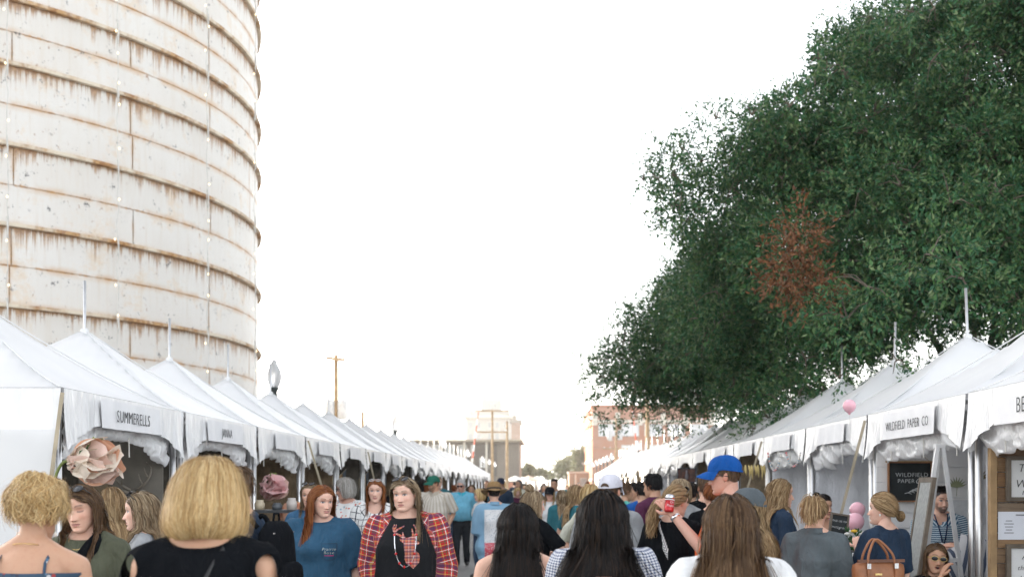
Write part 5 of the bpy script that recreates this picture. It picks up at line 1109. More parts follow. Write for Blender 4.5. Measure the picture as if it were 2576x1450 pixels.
P3 = person('woman with wavy streaked light brown hair seen in left profile, sunglasses on head', 362, 1228, 7.5, 98, 'long', 'dirty', 'pale', q=1.3, nh=2600, hl=.30, wave=.006, vol=1.6, tuck=.01, top=GREYC, bottom=JEAN, head=(4, -2, 0), seed=3, part_x=-.01, arms=('hold', 'down'), acc=((sunglasses, 'head'),))
P4 = person('woman with straight light brown hair half hidden behind the dark haired woman', 283, 1216, 8.6, 55, 'long', 'light', 'fair', q=1.0, nh=1300, hl=.26, top=GREYC, bottom=JEAN, seed=4)
COLD = scoop(.105, 1.475, -.02, .10, .062)
def coldneck(V): return COLD(V) | ((((np.abs(V[:, 0])-.222)/.036)**2+((V[:, 1]+.015)/.14)**2+((V[:, 2]-1.365)/.046)**2) < 1)
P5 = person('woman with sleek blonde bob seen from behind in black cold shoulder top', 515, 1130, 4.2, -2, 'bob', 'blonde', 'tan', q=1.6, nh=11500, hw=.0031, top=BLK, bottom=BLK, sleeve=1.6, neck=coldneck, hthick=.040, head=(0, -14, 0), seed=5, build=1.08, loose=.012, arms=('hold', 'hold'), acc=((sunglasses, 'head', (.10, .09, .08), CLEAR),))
crossbag(P5, 1, BLKL, .016)
P6 = person('man in navy tee with black backpack mostly hidden behind the blonde bob', 600, 1165, 7.2, 78, 'short', 'brown', 'tan', True, q=1.2, nh=700, top=NAVY, bottom=JEAN, arms=('phone', 'hold'), seed=6, build=1.05)
# ---------------- the women walking towards the camera
P8 = person('woman in denim shirt with sunglasses on head, hidden behind the red haired girl', 782, 1208, 11.6, 172, 'long', 'dirty', 'fair', q=1.2, nh=1200, hl=.2, top=DENIM, sleeve=1.45, bottom=JEAN, loose=.008, arms=('down', 'down'), seed=8, acc=((sunglasses, 'head'),))
P9 = person('grey haired woman in glasses and embroidered white blouse looking left', 872, 1199, 15.0, 160, 'greybob', 'grey', 'ruddy', q=1.2, nh=1800, hw=.006, top=M_EMB, topfn='blouse', sleeve=1.0, loose=.012, bottom=JEAN, build=1.15, belly=.03, face=dict(fat=1.15, hairline=.06), head=(-42, -4, 0), seed=9, acc=((eyeglasses,),), neck=scoop(.085, 1.465, .015, .08, .05))
P10 = person('smiling red haired woman in white windowpane check shirt, sunglasses on head', 945, 1200, 13.0, 182, 'long', 'red', 'pale', q=1.3, nh=2600, hw=.005, hl=.22, part_x=.02, top=M_PANE, sleeve=1.5, loose=.012, bottom=LJEAN, build=1.1, face=dict(smile=.5, lip=(.55, .2, .19)), seed=10, arms=('down', 'hold'), neck=scoop(.075, 1.455, .06, .09, .11), acc=((sunglasses, 'head', (.35, .33, .32), CLEAR), (earrings, SILV, .035)))
crossbag(P10, -1, BROWNST, .032)
P7 = person('girl with long straight red hair in oversized faded blue pocket tee', 806, 1212, 9.3, 176, 'long', 'red', 'pale', q=1.6, nh=3600, hw=.0045, hl=.26, part_x=.005, tuck=.01, top=TEALB, bottom=JEAN, hem=.74, sleeve=1.05, loose=.028, build=1.22, face=dict(lip=(.55, .20, .19), fat=1.06), behind=.45, vol=1.4, head=(40, -6, 0), seed=7, arms=('down', 'swing_b'), neck=scoop(.088, 1.470, .02, .085, .052))
pk = flat('pocket seam', (.018, .055, .10), .85); wt = flat('pale print', (.55, .60, .55), .8); pkp = flat('pink print', (.50, .05, .20), .8)
for pl in ([(-.155, 1.235), (-.055, 1.235)], [(-.155, 1.235), (-.15, 1.14), (-.105, 1.115), (-.06, 1.14), (-.055, 1.235)]): print_strip(P7, np.array(spline(pl, 12)) if len(pl) > 2 else [np.array(pl[0])*(1-t)+np.array(pl[1])*t for t in np.linspace(0, 1, 8)], .007, pk, 'pocket_seam')
print_text(P7, 'Prairie', .030, -.105, 1.195, wt, shear=.2); print_text(P7, 'Rose', .030, -.105, 1.17, wt, shear=.2); print_strip(P7, [(-.135+.06*t, 1.15) for t in np.linspace(0, 1, 6)], .008, pkp, 'pink_underline')
P11 = person('blonde woman in black deer shirt with red plaid sleeves and red bead necklace', 1022, 1192, 8.9, 184, 'long', 'dirty', 'pale', q=1.6, nh=3400, hw=.0048, hl=.28, part_x=-.03, tuck=-.005, top=M_DEER, bottom=DKP, sleeve=1.75, loose=.02, hem=.72, build=1.24, belly=.03, reg=lambda V: np.clip((np.abs(V[:, 0])-(.098+(1.44-V[:, 2])*.47))/.006, 0, 1)*(V[:, 2] > 1.12),
             face=dict(lip=(.52, .19, .17), fat=1.22), behind=.7, vol=1.5, head=(-20, -3, 3), seed=11, arms=('down', 'down'), neck=scoop(.10, 1.475, .02, .095, .066), acc=((sunglasses, 'head', (.02, .02, .025)), (earrings, SILV, .035)))
mz = lambda zx, zy: (-(zx-1335)*.000502/P11['s']*1.0*P11['s'], 1.65-(1188+zy/5.533-1218)/3240*8.9)
poly = [(1335, 890), (1390, 880), (1450, 850), (1495, 845), (1475, 895), (1460, 925), (1500, 935), (1525, 942), (1520, 968), (1480, 985), (1460, 1000), (1470, 1050), (1520, 1100), (1532, 1150), (1520, 1220), (1445, 1300), (1350, 1230), (1325, 1170), (1330, 1100), (1320, 1020), (1315, 960), (1270, 925), (1258, 898), (1300, 893)]
bm = bmesh.new(); vv = [bm.verts.new((x, y, 0)) for x, y in poly]; bm.faces.new(vv); bmesh.ops.triangulate(bm, faces=bm.faces[:]); bmesh.ops.subdivide_edges(bm, edges=bm.edges[:], cuts=3, use_grid_fill=True); bm.verts.ensure_lookup_table(); bm.verts.index_update()
project(P11, [mz(v.co.x, v.co.y) for v in bm.verts], [tuple(v.index for v in f.verts) for f in bm.faces], M_PRINT, 'deer_print', 1, .006); bm.free()
for pl in ([(1330, 888), (1250, 850), (1185, 810), (1163, 760), (1185, 712)], [(1180, 805), (1240, 770), (1318, 728)], [(1312, 885), (1303, 850), (1294, 810)], [(1172, 775), (1200, 750), (1208, 712)], [(1430, 868), (1500, 825), (1522, 770), (1475, 712)], [(1485, 838), (1478, 770), (1440, 712)], [(1440, 862), (1432, 820), (1418, 765)]):
    print_strip(P11, [mz(*p) for p in spline(pl, 12)], .016, M_PRINT, 'antler_print', 1, off=.006)
necklace(P11, .33, SILV, .0034, .075, beads=(1, 4, 7, 10, 14, 17, 20), bm=REDB); wristband(P11, 0, BAND)
# ---------------- men walking behind
P12 = person('bearded man in green cap and beige striped shirt behind the deer shirt woman', 1093, 1193, 21.5, 165, 'crop', 'brown', 'tan', True, q=1.0, nh=500, hw=.007, top=M_VSTRIPE, loose=.02, bottom=LJEAN, build=1.1, belly=.04, face=dict(beard=.75), head=(-38, -4, 0), seed=12, arms=('pocket', 'down'), hthick=.03, acc=((cap, (.02, .13, .09)), (collar, M_VSTRIPE)))
P13 = person('white haired man in sky blue polo and charcoal trousers, dark sunglasses', 1161, 1203, 26.0, 178, 'short', 'white', 'ruddy', True, q=1.0, nh=700, hw=.008, top=POLO, sleeve=.8, loose=.012, bottom=DKP, build=1.08, belly=.06, head=(-14, -6, 0), seed=13, walk=.12, arms=('swing_b', 'down'), hem=.92, acc=((sunglasses, 'eyes'), (collar, FB('turquoise collar', (.05, .45, .60)))))
P14 = person('person in wide straw hat and blue shirt with lace back walking away', 1243, 1207, 16.2, 8, 'crop', 'dark', 'fair', q=1.0, nh=500, hw=.006, top=M_LACE, sleeve=1.3, loose=.025, hem=.74, bottom=FB('red print shorts', (.42, .05, .07)), hthick=.05, head=(0, -12, 0), seed=14, arms=('hold', 'down'), acc=((hat, (.30, .18, .07)), (collar, FB('chambray', (.22, .38, .52)), .03)))
# ---------------- centre foreground
P15 = person('woman with long straight black hair and white camisole straps, back turned', 1303, 1254, 6.2, -4, 'long', 'dark', 'fair', q=1.6, nh=5600, hw=.0040, hl=.36, wave=.0015, vol=1.9, spread=.36, top=WHT, sleeve=0, neck=tank(1.25, 0), bottom=JEAN, seed=15, head=(0, 0, 0), build=1.02, hthick=.025)
for sg in (-1, 1): flatstrap(P15, np.vstack([torso_ring(P15, [(sg*.075, 1.24, -1), (sg*.095, 1.36, -1)], .013), [(sg*.105, -.02, 1.452), (sg*.10, .05, 1.41)], torso_ring(P15, [(sg*.09, 1.25, 1)], .013)]), .018, WHT, 'camisole_strap')
P16 = person('woman with messy topknot bun in black tee, arm stretched to the right', 1336, 1225, 10.4, -48, 'half_bun', 'dirty', 'pale', q=1.3, nh=2400, hl=.12, top=BLK, sleeve=.75, bottom=BLK, head=(-18, -4, 0), seed=16, arms=('hold', [(.32, .10, 1.16), (.40, .26, 1.02)]))
crossbag(P16, -1, flat('grey strap', (.55, .55, .56), .7), .02)
P18 = person('man in white cap and grey tee in front of the right tents', 1532, 1187, 9.8, -18, 'crop', 'brown', 'fair', True, q=1.2, nh=500, top=GREYC, bottom=KHAKI, seed=18, hthick=.03, head=(-8, -4, 0), acc=((cap, (.60, .60, .66)),))
P17 = person('woman with long wavy black hair in navy gingham shirt, back turned', 1515, 1222, 5.55, -6, 'long', 'dark', 'olive', q=1.6, nh=6200, hw=.0040, hl=.42, wave=.008, vol=2.4, spread=.5, top=M_GING, sleeve=1.6, loose=.016, bottom=JEAN, seed=17, build=1.05, hthick=.025, arms=('hold', 'down'))
P22 = person('woman with long straight brown hair and white tee, back turned at lower right', 1838, 1229, 5.0, -4, 'long', 'brown', 'fair', q=1.6, nh=6600, hw=.0040, hl=.42, wave=.002, vol=2.2, spread=.42, top=WHT, sleeve=.9, loose=.012, bottom=JEAN, seed=22, build=1.08, hthick=.025, neck=scoop(.10, 1.465, -.03, .10, .055))
P19 = person('man with black hair and maroon polo seen from behind at the right tents', 1646, 1187, 13.2, 42, 'short', 'black', 'tan', True, q=1.2, nh=1300, hw=.006, top=MAROON, sleeve=.8, bottom=DKP, seed=19, head=(12, -4, 0), acc=((collar, MAROON, .03),))
P20 = person('woman with curly low ponytail and black top with chevron bag strap', 1694, 1214, 9.4, -30, 'pony', 'light', 'pale', q=1.5, nh=2600, hl=.34, wave=.010, top=BLK, sleeve=1.0, loose=.01, bottom=BLK, seed=20, head=(-22, -8, 0), tail=(-.5, 0, 0), acc=((sunglasses, 'head'),), neck=scoop(.085, 1.465, -.02, .085, .05))
z = np.linspace(1.42, 1.0, 10); flatstrap(P20, np.vstack([[(-.085, -.014, 1.458)], torso_ring(P20, [(-.085+.19*(1.42-b)/.42, b, -1) for b in z], .024)]), .042, M_CHEV, 'bag_strap', .004)
P21 = person('tall man in royal blue cap and orange shirt raising a drink can', 1832, 1140, 8.9, 68, 'crop', 'brown', 'ruddy', True, q=1.5, nh=1500, hw=.005, top=ORANGE, sleeve=1.0, loose=.018, bottom=KHAKI, seed=21, build=1.08, belly=.03, hthick=.03, head=(10, -4, 0), arms=([(.21, .07, 1.08), (.15, .29, 1.345)], 'down'), acc=((cap, (.006, .075, .30)), (eyeglasses,)), neck=scoop(.09, 1.465, .0, .088, .04))
wristband(P21, 0, SILV, .02, 'watch', .03)
P23b = person('woman in charcoal cap with curly brown hair behind the brown haired woman', 1888, 1221, 7.6, 62, 'long', 'light', 'fair', q=1.2, nh=2000, hl=.30, wave=.012, vol=.35, spread=.6, top=NAVY, bottom=JEAN, seed=23, hthick=.03, acc=((cap, (.085, .10, .11)),))
P23 = person('woman with long golden brown hair in right profile, navy top', 1958, 1197, 10.4, -78, 'long', 'light', 'fair', q=1.4, nh=2800, hl=.30, wave=.005, vol=1.6, tuck=.005, top=NAVY, bottom=JEAN, seed=24, head=(-8, -3, 0), face=dict(lip=(.5, .2, .18)))
P24 = person('woman with high blonde ponytail in slate grey work shirt, back turned', 2050, 1245, 9.0, -18, 'highpony', 'light', 'fair', q=1.5, nh=2600, hl=.26, wave=.002, top=SLATE, sleeve=1.1, loose=.018, bottom=KHAKI, seed=25, head=(-10, -8, 0), acc=((collar, SLATE, .03),))
P25 = person('woman with dark curly topknot beside the blonde ponytail', 2068, 1240, 12.0, -150, 'bun', 'dark', 'tan', q=1.0, nh=900, top=TEAL, sleeve=0, neck=tank(1.30, 0), bottom=JEAN, seed=26)
P26 = person('woman with low blonde bun in navy tee carrying a tan handbag', 2222, 1234, 9.1, 38, 'lowbun', 'light', 'pale', q=1.5, nh=2600, top=NAVY, sleeve=1.0, loose=.014, bottom=JEAN, seed=27, head=(26, 2, 0), arms=('strap', 'down'), acc=((earrings, PEARL, .004),), neck=scoop(.088, 1.465, -.01, .086, .045))
P27 = person('bearded man in blue striped shirt smiling inside the right tent', 2362, 1218, 11.6, 178, 'short', 'dark', 'fair', True, q=1.4, nh=1500, hw=.005, top=M_STRIPE, sleeve=1.0, bottom=JEAN, seed=28, face=dict(beard=.85, smile=.7), head=(10, -8, 0), arms=([(.24, .02, 1.10), (.06, .24, 1.04)], [(.23, .0, 1.10), (.03, .25, 1.16)]), hthick=.02, acc=((lanyard, FB('navy lanyard', (.01, .02, .06))),), neck=scoop(.07, 1.445, .06, .07, .07))
wristband(P27, 0, BAND)
P28 = person('woman in gold sunglasses with open mouth, hand raised to her lips', 2348, 1358, 9.9, 196, 'long', 'brown', 'tan', q=1.4, nh=2600, hl=.14, wave=.003, top=BLK, sleeve=.5, bottom=JEAN, seed=29, sit=True, face=dict(mouth_open=1.0, lip=(.5, .13, .12)), head=(-16, 2, -6), arms=('hold', [(.18, .16, 1.20), (.05, .17, 1.455)]), part_x=.02, acc=((sunglasses, 'eyes', (.55, .38, .14)), (earrings, SILV, .03)))
# ---------------- crowd behind
BG = [('man in navy cap standing above the straw hat', 1260, 1200, 31, 175, 'crop', 'brown', 'tan', True, NAVY, JEAN, ((cap, (.02, .025, .05)),)),
      ('blonde woman half hidden left of the straw hat', 1207, 1226, 23, 120, 'greybob', 'blonde', 'fair', False, WHT, JEAN, ()),
      ('tall dark haired man in pale shirt far down the street', 1394, 1201, 28, 172, 'crop', 'dark', 'tan', True, FB('pale blue shirt', (.45, .55, .66)), JEAN, ()),
      ('woman in black brimmed hat and white shirt far down the street', 1383, 1222, 22, 168, 'long', 'blonde', 'fair', False, WHT, DKP, ((cap, (.015, .015, .018)),)),
      ('woman with long blonde hair and teal tank top, back turned far away', 1413, 1227, 20, 6, 'long', 'dirty', 'fair', False, TEAL, JEAN, ()),
      ('woman with long wavy blonde hair and sunglasses, hand on hip', 1447, 1213, 15, -70, 'long', 'light', 'fair', False, TEAL, JEAN, ((sunglasses, 'eyes'),)),
      ('blonde woman in cream tee left of the white cap', 1484, 1210, 12.2, -55, 'long', 'blonde', 'fair', False, CREAM, LJEAN, ()),
      ('brown haired woman in mint green shirt right of the white cap', 1572, 1209, 17, -70, 'short', 'brown', 'tan', False, MINT, JEAN, ()),
      ('dark haired woman with raised hand beside the mint shirt', 1596, 1212, 18.5, 120, 'bun', 'dark', 'tan', False, GREYC, JEAN, ()),
      ('man in royal blue printed shirt left of the maroon polo', 1617, 1208, 16, 15, 'short', 'dark', 'tan', True, BLUE, DKP, ()),
      ('blonde woman behind the curly ponytail woman', 1712, 1200, 12.3, 20, 'greybob', 'dirty', 'fair', False, GREYC, JEAN, ()),
      ('dark haired person in shade by the right tent entrance', 1736, 1210, 14.5, -20, 'short', 'dark', 'olive', True, DKP, DKP, ()),
      ('short haired man in black tee behind the drink can', 1776, 1190, 12.6, 5, 'crop', 'brown', 'fair', True, BLK, JEAN, ()),
      ('woman with reddish bun in black beside the blue cap', 1792, 1207, 11.6, 10, 'bun', 'auburn', 'fair', False, BLK, DKP, ()),
      ('woman with grey jacket far left of the street by the tents', 1118, 1222, 33, 170, 'short', 'brown', 'fair', False, GREYC, JEAN, ()),
      ('woman in white dress partly hidden behind the blue polo man', 1186, 1215, 30, 176, 'long', 'brown', 'tan', False, WHT, WHT, ())]
for i, (lab, px, yt, Y, yaw, hr, hcl, skn, ml, tp, bt_, ac) in enumerate(BG):
    person(lab, px, yt, Y, yaw, hr, hcl, skn, ml, q=.75 if Y < 19 else .5, nh=700 if Y < 19 else 380, hw=.008 if Y < 19 else .012, hl=.26, top=tp, bottom=bt_, sleeve=[.9, 1.2, .8][i % 3], arms=[('down', 'down'), ('hold', 'down'), ('down', 'phone')][i % 3] if 'hip' not in lab and 'cream' not in lab else ('akimbo', 'akimbo'), seed=60+i, acc=ac, hthick=.025, walk=.08*(i % 3-1), wave=.004 if hr == 'long' else 0)
CT = [('white', WHT), ('black', BLK), ('navy', NAVY), ('teal', TEAL), ('grey', GREYC), ('maroon', MAROON), ('orange', ORANGE), ('cream', CREAM), ('royal blue', BLUE), ('denim', DENIM), ('olive', OLIVE), ('mint', MINT), ('sky blue', POLO), ('slate', SLATE)]
PLACE = ['far left', 'far centre', 'far right']
rr = random.Random(12); seen = set()
for i in range(34):
    Y = 24+i*1.55+rr.uniform(-.5, .5); X = rr.uniform(-2.9, 2.9) if i % 4 else rr.choice((-1, 1))*rr.uniform(1.6, 2.9); px = CX+X*F/Y; cn, cm = CT[i % len(CT)]; hcn = ['brown', 'blonde', 'dark', 'light', 'auburn', 'grey'][(i*5+i//14) % 6]; ml = (i*7) % 3 == 0
    pl = PLACE[0 if X < -1 else (2 if X > 1 else 1)]; dirn = 'facing camera' if i % 2 else 'back turned'; lab = f'{"man" if ml else "woman"} with {hcn.replace("light", "light brown").replace("dark", "black")} hair in {cn} top, {dirn}, {pl} of street'
    person(lab, px, CY-(rr.uniform(1.58, 1.84)-CAMZ)/Y*F, Y, (180 if i % 2 else 0)+rr.uniform(-25, 25), ('crop' if ml else rr.choice(('long', 'greybob', 'bun', 'long'))), hcn, rr.choice(('fair', 'tan', 'pale', 'olive')), ml, q=.4, nh=220, hw=.018, hl=.25, top=cm, bottom=[JEAN, DKP, LJEAN, KHAKI][i % 4], seed=100+i, walk=rr.uniform(-.12, .12), build=rr.uniform(.95, 1.15), arms=rr.choice((('down', 'down'), ('swing_f', 'swing_b'), ('hold', 'down'))))
# ================================================================== things in and around the tents
def place(px, py, Y): return at(px, py, Y)
def petal(m, R, w, l, cup, seed):
    nu, nv = 13, 11; V = []; wv = Waves(seed, 24, 12)
    for j in range(nv):
        for i in range(nu):
            u = -1+2*i/(nu-1); v = j/(nv-1); wd = w*math.sin(math.pi*min(1, .12+v*.78))**.7; V.append((u*wd, cup*(v*v)*l+.25*wd*u*u, v*l))
    V = np.array(V); V[:, 1] += wv(V)*.022*np.linspace(.2, 1, nv).repeat(nu); V[:, 2] += wv(V[:, [1, 0, 2]]+3)*.010; return [tuple(R @ Vector(p)) for p in V], grid_faces(nu, nv)
def paper_flower(loc, size, cols, lab, face, stem=True, seed=0):
    t = empty('paper_flower', loc, 0, lab, 'paper flower', 'giant paper flowers'); rg = random.Random(seed); Q = Vector(face).to_track_quat('Y', 'Z').to_matrix()
    for ring, (n, tilt, sc) in enumerate(((7, 62, 1.0), (6, 42, .82), (4, 18, .55))):
        for k in range(n):
            R = Q @ Matrix.Rotation(2*math.pi*k/n+ring*.5+rg.uniform(-.2, .2), 3, 'Y') @ Matrix.Rotation(-rad(tilt+rg.uniform(-12, 12)), 3, 'X')
            v, f = petal(None, R, size*.44*sc, size*sc, .55, seed*50+ring*9+k); mesh_obj('petal', v, f, cols[(k*3+ring+rg.randrange(2)) % len(cols)], t, True)
    gm = flat('paper leaf green', (.15, .19, .05), .7); gd = flat('paper leaf dark', (.06, .12, .05), .7)
    for k in range(3):
        R = Q @ Matrix.Rotation(2.2+k*.9, 3, 'Y') @ Matrix.Rotation(-rad(105), 3, 'X'); v, f = petal(None, R, size*.2, size*.75, .3, 900+k); mesh_obj('leaf', v, f, gm if k % 2 else gd, t, True)
    if stem: MB().tube(spline([(-.02, .02, 0), (-size*.30, .02, .03*size), (-size*.45, .0, -size*.4), (-size*.45, .0, -size*1.3)], 14), .011, 7).build('stem', gm, t, True)
    return t
def paper(n, c):
    g = N(n); o = g.obj(); g.col(g.mix(g.noise(o, 9, 3), [x*.85 for x in c], c)).p(Roughness=.7); g.bump(g.noise(o, 26, 4, .6, 1.5), .6, .02)
    tr = g.n('ShaderNodeBsdfTranslucent'); tr.inputs[0].default_value = (*c, 1); mx = g.n('ShaderNodeMixShader'); mx.inputs[0].default_value = .25; g.t.links.new(g.b.outputs[0], mx.inputs[1]); g.t.links.new(tr.outputs[0], mx.inputs[2]); g.t.links.new(mx.outputs[0], g.t.nodes['Material Output'].inputs[0]); return g.m
PE, CRM, PKP, LIL = paper('peach paper', (.86, .50, .34)), paper('cream paper', (.88, .78, .66)), paper('blush paper', (.88, .66, .58)), paper('pink paper', (.88, .58, .58))
paper_flower(place(196, 1166, 8.95), .37, [CRM, CRM, PKP, PE], 'giant cream and peach paper flower hanging at the first left tent', (.80, -.58, .05), True, 1)
paper_flower(place(672, 1232, 14.6), .34, [LIL, LIL, PKP, LIL], 'giant dusky pink paper flower hanging between left tents', (.5, -.8, .2), False, 2)
paper_flower(place(715, 1292, 14.4), .32, [PE, PE, PKP, PE], 'giant peach paper flower below the dusky pink one', (.7, -.6, .0), False, 3)
# deer skull on a board at the end wall of the first left tent
bo = at(335, 1205, 11.92); brd = flat('grey beige board', (.17, .155, .13), .8, var=.1); bone = flat('old bone', (.20, .175, .14), .7)
d = empty('display_board', (bo.x, bo.y, 0), 0, 'grey board on the end wall inside the first left tent', 'board'); MB().box((-.12, .02, bo.z-.05), (.78, .02, .85)).build('panel', brd, d); MB().box((-.30, .0, bo.z-.03), (.17, .02, .44)).build('calendar_card', flat('tan card', (.22, .17, .11), .8), d)
k = empty('deer_skull', (bo.x+.02, bo.y-.03, bo.z-.10), 0, 'deer skull with curved antlers mounted inside the first left tent', 'skull')
MB().tube(spline([(0, -.02, -.02), (0, -.07, -.09), (0, -.10, -.17), (0, -.11, -.22)], 8), [.035, .05, .05, .045, .04, .034, .028, .02], 10).build('skull', bone, k, True)
for s in (-1, 1):
    MB().tube(spline([(s*.03, -.02, .0), (s*.10, -.06, .05), (s*.16, -.08, .12), (s*.17, -.05, .20), (s*.12, -.03, .26)], 14), np.linspace(.014, .005, 14), 7).build('antler', bone, k, True)
    for q_ in ((.10, .05, .0, .10), (.15, .11, .02, .10)): MB().tube([(s*q_[0], -.06, q_[1]), (s*(q_[0]-.02), -.10, q_[1]+.05), (s*(q_[0]-.03), -.10, q_[1]+q_[3])], [.010, .008, .003], 6).build('tine', bone, k, True)
    MB().tube([(s*.03, -.03, -.03), (s*.08, -.05, -.01), (s*.12, -.05, .0)], [.012, .018, .004], 6).build('ear', bone, k, True)
# black shelf rack and white bin outside the third left tent
blk = flat('black painted wood', (.02, .022, .026), .5); p = at(692, 1380, 13.2); rk = empty('shelf_rack', (p.x, 13.2, 0), rad(8), 'black open shelf rack below the pink paper flowers', 'rack')
for sx in (-.3, .3):
    for sy in (-.2, .2): MB().box((sx, sy, .7), (.045, .045, 1.4)).build('post', blk, rk)
for z in (.25, .65, 1.05, 1.38): MB().box((0, 0, z), (.555, .355, .03)).build('shelf', blk, rk)
for i, (x, z, h, c) in enumerate(((-.16, 1.395, .10, (.5, .42, .3)), (.02, 1.395, .07, (.08, .09, .1)), (.17, 1.395, .12, (.55, .5, .46)), (-.12, 1.065, .18, (.10, .07, .05)), (.13, 1.065, .14, (.4, .32, .2)))):
    tag(MB().lathe([(.05, 0), (.055, h*.6), (.04, h*.85), (.042, h)], n=12).build('jar', flat('jar glaze %d' % i, c, .35), None, True), ['beige jar on top of the black rack', 'small dark jar on top of the black rack', 'tall pale jar on top of the black rack', 'brown jar on the second shelf of the black rack', 'tan jar on the second shelf of the black rack'][i], 'jar').location = (p.x+x, 13.2, z)
b = empty('white_bin', (p.x+.42, 12.7, 0), 0, 'white round bin beside the black shelf rack', 'bin'); MB().lathe([(.17, 0), (.22, .88), (.20, .88), (.16, .05)], n=24).build('tub', flat('white plastic', (.72, .73, .75), .4), b, True)
MB().lathe([(.215, .86), (.235, .87), (.235, .90), (.2, .90)], n=24).build('rim', flat('white plastic', (.72, .73, .75), .4), b, True)
# bunting in the left tents
cols = [flat('bunting %d' % i, c, .8) for i, c in enumerate(((.35, .22, .10), (.12, .14, .17), (.45, .33, .18), (.25, .10, .06)))]
for kk in (4, 5, 6):
    y0 = 10.62+3.1*kk; t = empty('bunting', (-3.75, y0, 1.95), 0, f'row of triangular cloth pennants inside the {ORD[kk]} left tent', 'bunting', 'pennant strings in the left tents'); P = [(0, -1.3+2.6*i/12, -.16*math.sin(math.pi*i/12)) for i in range(13)]
    MB().tube(P, .006, 5).build('cord', webb, t)
    for i in range(6):
        a, c_ = P[2*i], P[2*i+2]; MB().add([a, c_, ((a[0]+c_[0])/2+.02, (a[1]+c_[1])/2, (a[2]+c_[2])/2-.30), (a[0]-.006, a[1], a[2]), (c_[0]-.006, c_[1], c_[2]), ((a[0]+c_[0])/2+.012, (a[1]+c_[1])/2, (a[2]+c_[2])/2-.30)], [(0, 1, 2), (5, 4, 3)]).build('pennant', cols[i % 4], t)
# tables with goods inside the left and right tents
cloth = fabric('table cloth', (.45, .42, .38)); rg = random.Random(5)
for side, ks in ((-1, range(0, 8)), (1, range(3, 9))):
    for kk in ks:
        x0, y0 = (-4.3, 10.62+3.1*kk) if side < 0 else (4.1, 8.22+3.0*kk); nm = 'left' if side < 0 else 'right'
        t = empty('display_table', (x0, y0, 0), 0, f'draped display table inside the {ORD[kk]} {nm} tent', 'table', 'display tables in the tents'); MB().box((0, 0, .76), (.7, 2.0, .04)).build('table_top', cloth, t)
        V = []; n = 80
        for z, e in ((.742, 0), (.4, .03), (.04, .05)):
            for i in range(n):
                a = 2*math.pi*i/n; c_, s_ = math.cos(a), math.sin(a); q = 1/max(abs(c_), abs(s_)); V.append(((.345+e*(.6+.4*math.sin(i*1.9)))*c_*q, (.99+e*(.6+.4*math.sin(i*1.9)))*s_*q, z))
        mesh_obj('cloth_skirt', V, grid_faces(n, 3, True), cloth, t, True)
        for i in range(4):
            h = rg.uniform(.12, .38); kind = rg.choice(('crate', 'basket', 'frame')); px_ = (x0+rg.uniform(-.2, .2), y0-.75+.5*i, .781); cc = rg.choice(((.30, .20, .11), (.42, .36, .28), (.14, .12, .11), (.38, .22, .16)))
            m_ = flat('goods %s' % str(cc), cc, .8, var=.25, bump=.3); lab_ = f'{["first", "second", "third", "fourth"][i]} {kind} from the camera on the table in the {ORD[kk]} {nm} tent'
            if kind == 'crate':
                o = empty('crate', px_, rg.uniform(-.3, .3), lab_, 'crate', 'goods on the tent tables')
                for j in range(3):
                    for sx in (-.14, .14): MB().box((sx, 0, .04+j*.075), (.012, .36, .06)).build('slat', m_, o)
                    for sy in (-.18, .18): MB().box((0, sy, .04+j*.075), (.292, .012, .06)).build('slat', m_, o)
                MB().box((0, 0, .006), (.26, .34, .012)).build('base', m_, o)
            elif kind == 'basket':
                o = empty('basket', px_, 0, lab_, 'basket', 'goods on the tent tables'); MB().lathe([(.10, 0), (.13, .06), (.145, .16), (.135, .17), (.12, .06), (.09, .015)], n=18).build('bowl', m_, o, True); MB().tube([(0, .14*math.cos(a), .16+.16*math.sin(a)) for a in np.linspace(0, math.pi, 12)], .009, 6).build('handle', m_, o, True)
            else:
                o = empty('picture_frame', px_, rg.uniform(-.4, .4), lab_, 'frame', 'goods on the tent tables'); MB().box((0, 0, h/2+.1), (.01, .26, h+.14)).build('picture', flat('pale card', (.5, .48, .44), .7), o)
                for sy in (-.14, .14): MB().box((.004, sy, h/2+.1), (.022, .024, h+.2)).build('frame_side', m_, o)
                for z in (.012, h+.19): MB().box((.004, 0, z), (.022, .256, .024)).build('frame_rail', m_, o)

# ---------------- right tents
# plank wall with framed signs at the end of the nearest right tent
g = N('reclaimed wood'); o = g.obj(); rnd = g.n('ShaderNodeObjectInfo').outputs['Random']; gr_ = g.noise(g.scale(o, (1.2, 1, 26)), 3, 5, .7); cr = g.ramp(rnd, (0, (.10, .06, .035)), (.25, (.26, .14, .06)), (.5, (.16, .11, .075)), (.75, (.33, .19, .085)), (1, (.20, .17, .14)))
g.col(g.mix(g.smooth(gr_, .35, .7), cr, g.mix(.5, cr, (.06, .04, .03)))).p(Roughness=.75); g.bump(gr_, .5, .01); recl = g.m
pw = empty('plank_wall', (3.30, 9.50, 0), 0, 'display wall of mixed brown reclaimed planks in the nearest right tent', 'plank wall'); rg = random.Random(8)
for r in range(19):
    z = .12+r*.112; x = 0.03
    while x < 1.9: L = min(rg.uniform(.5, 1.1), 1.95-x); MB().box((x+L/2, rg.uniform(-.006, .006), z), (L-.006, .022, .106)).build('plank', recl, pw); x += L
for x in (0, 1.97): MB().box((x, .0, 1.1), (.045, .07, 2.2)).build('post', flat('pine post', (.34, .22, .11), .8, var=.2), pw)
frw = flat('grey brown frame wood', (.13, .105, .08), .8, var=.25, bump=.3); board = flat('white sign board', (.66, .66, .66), .6, var=.02)
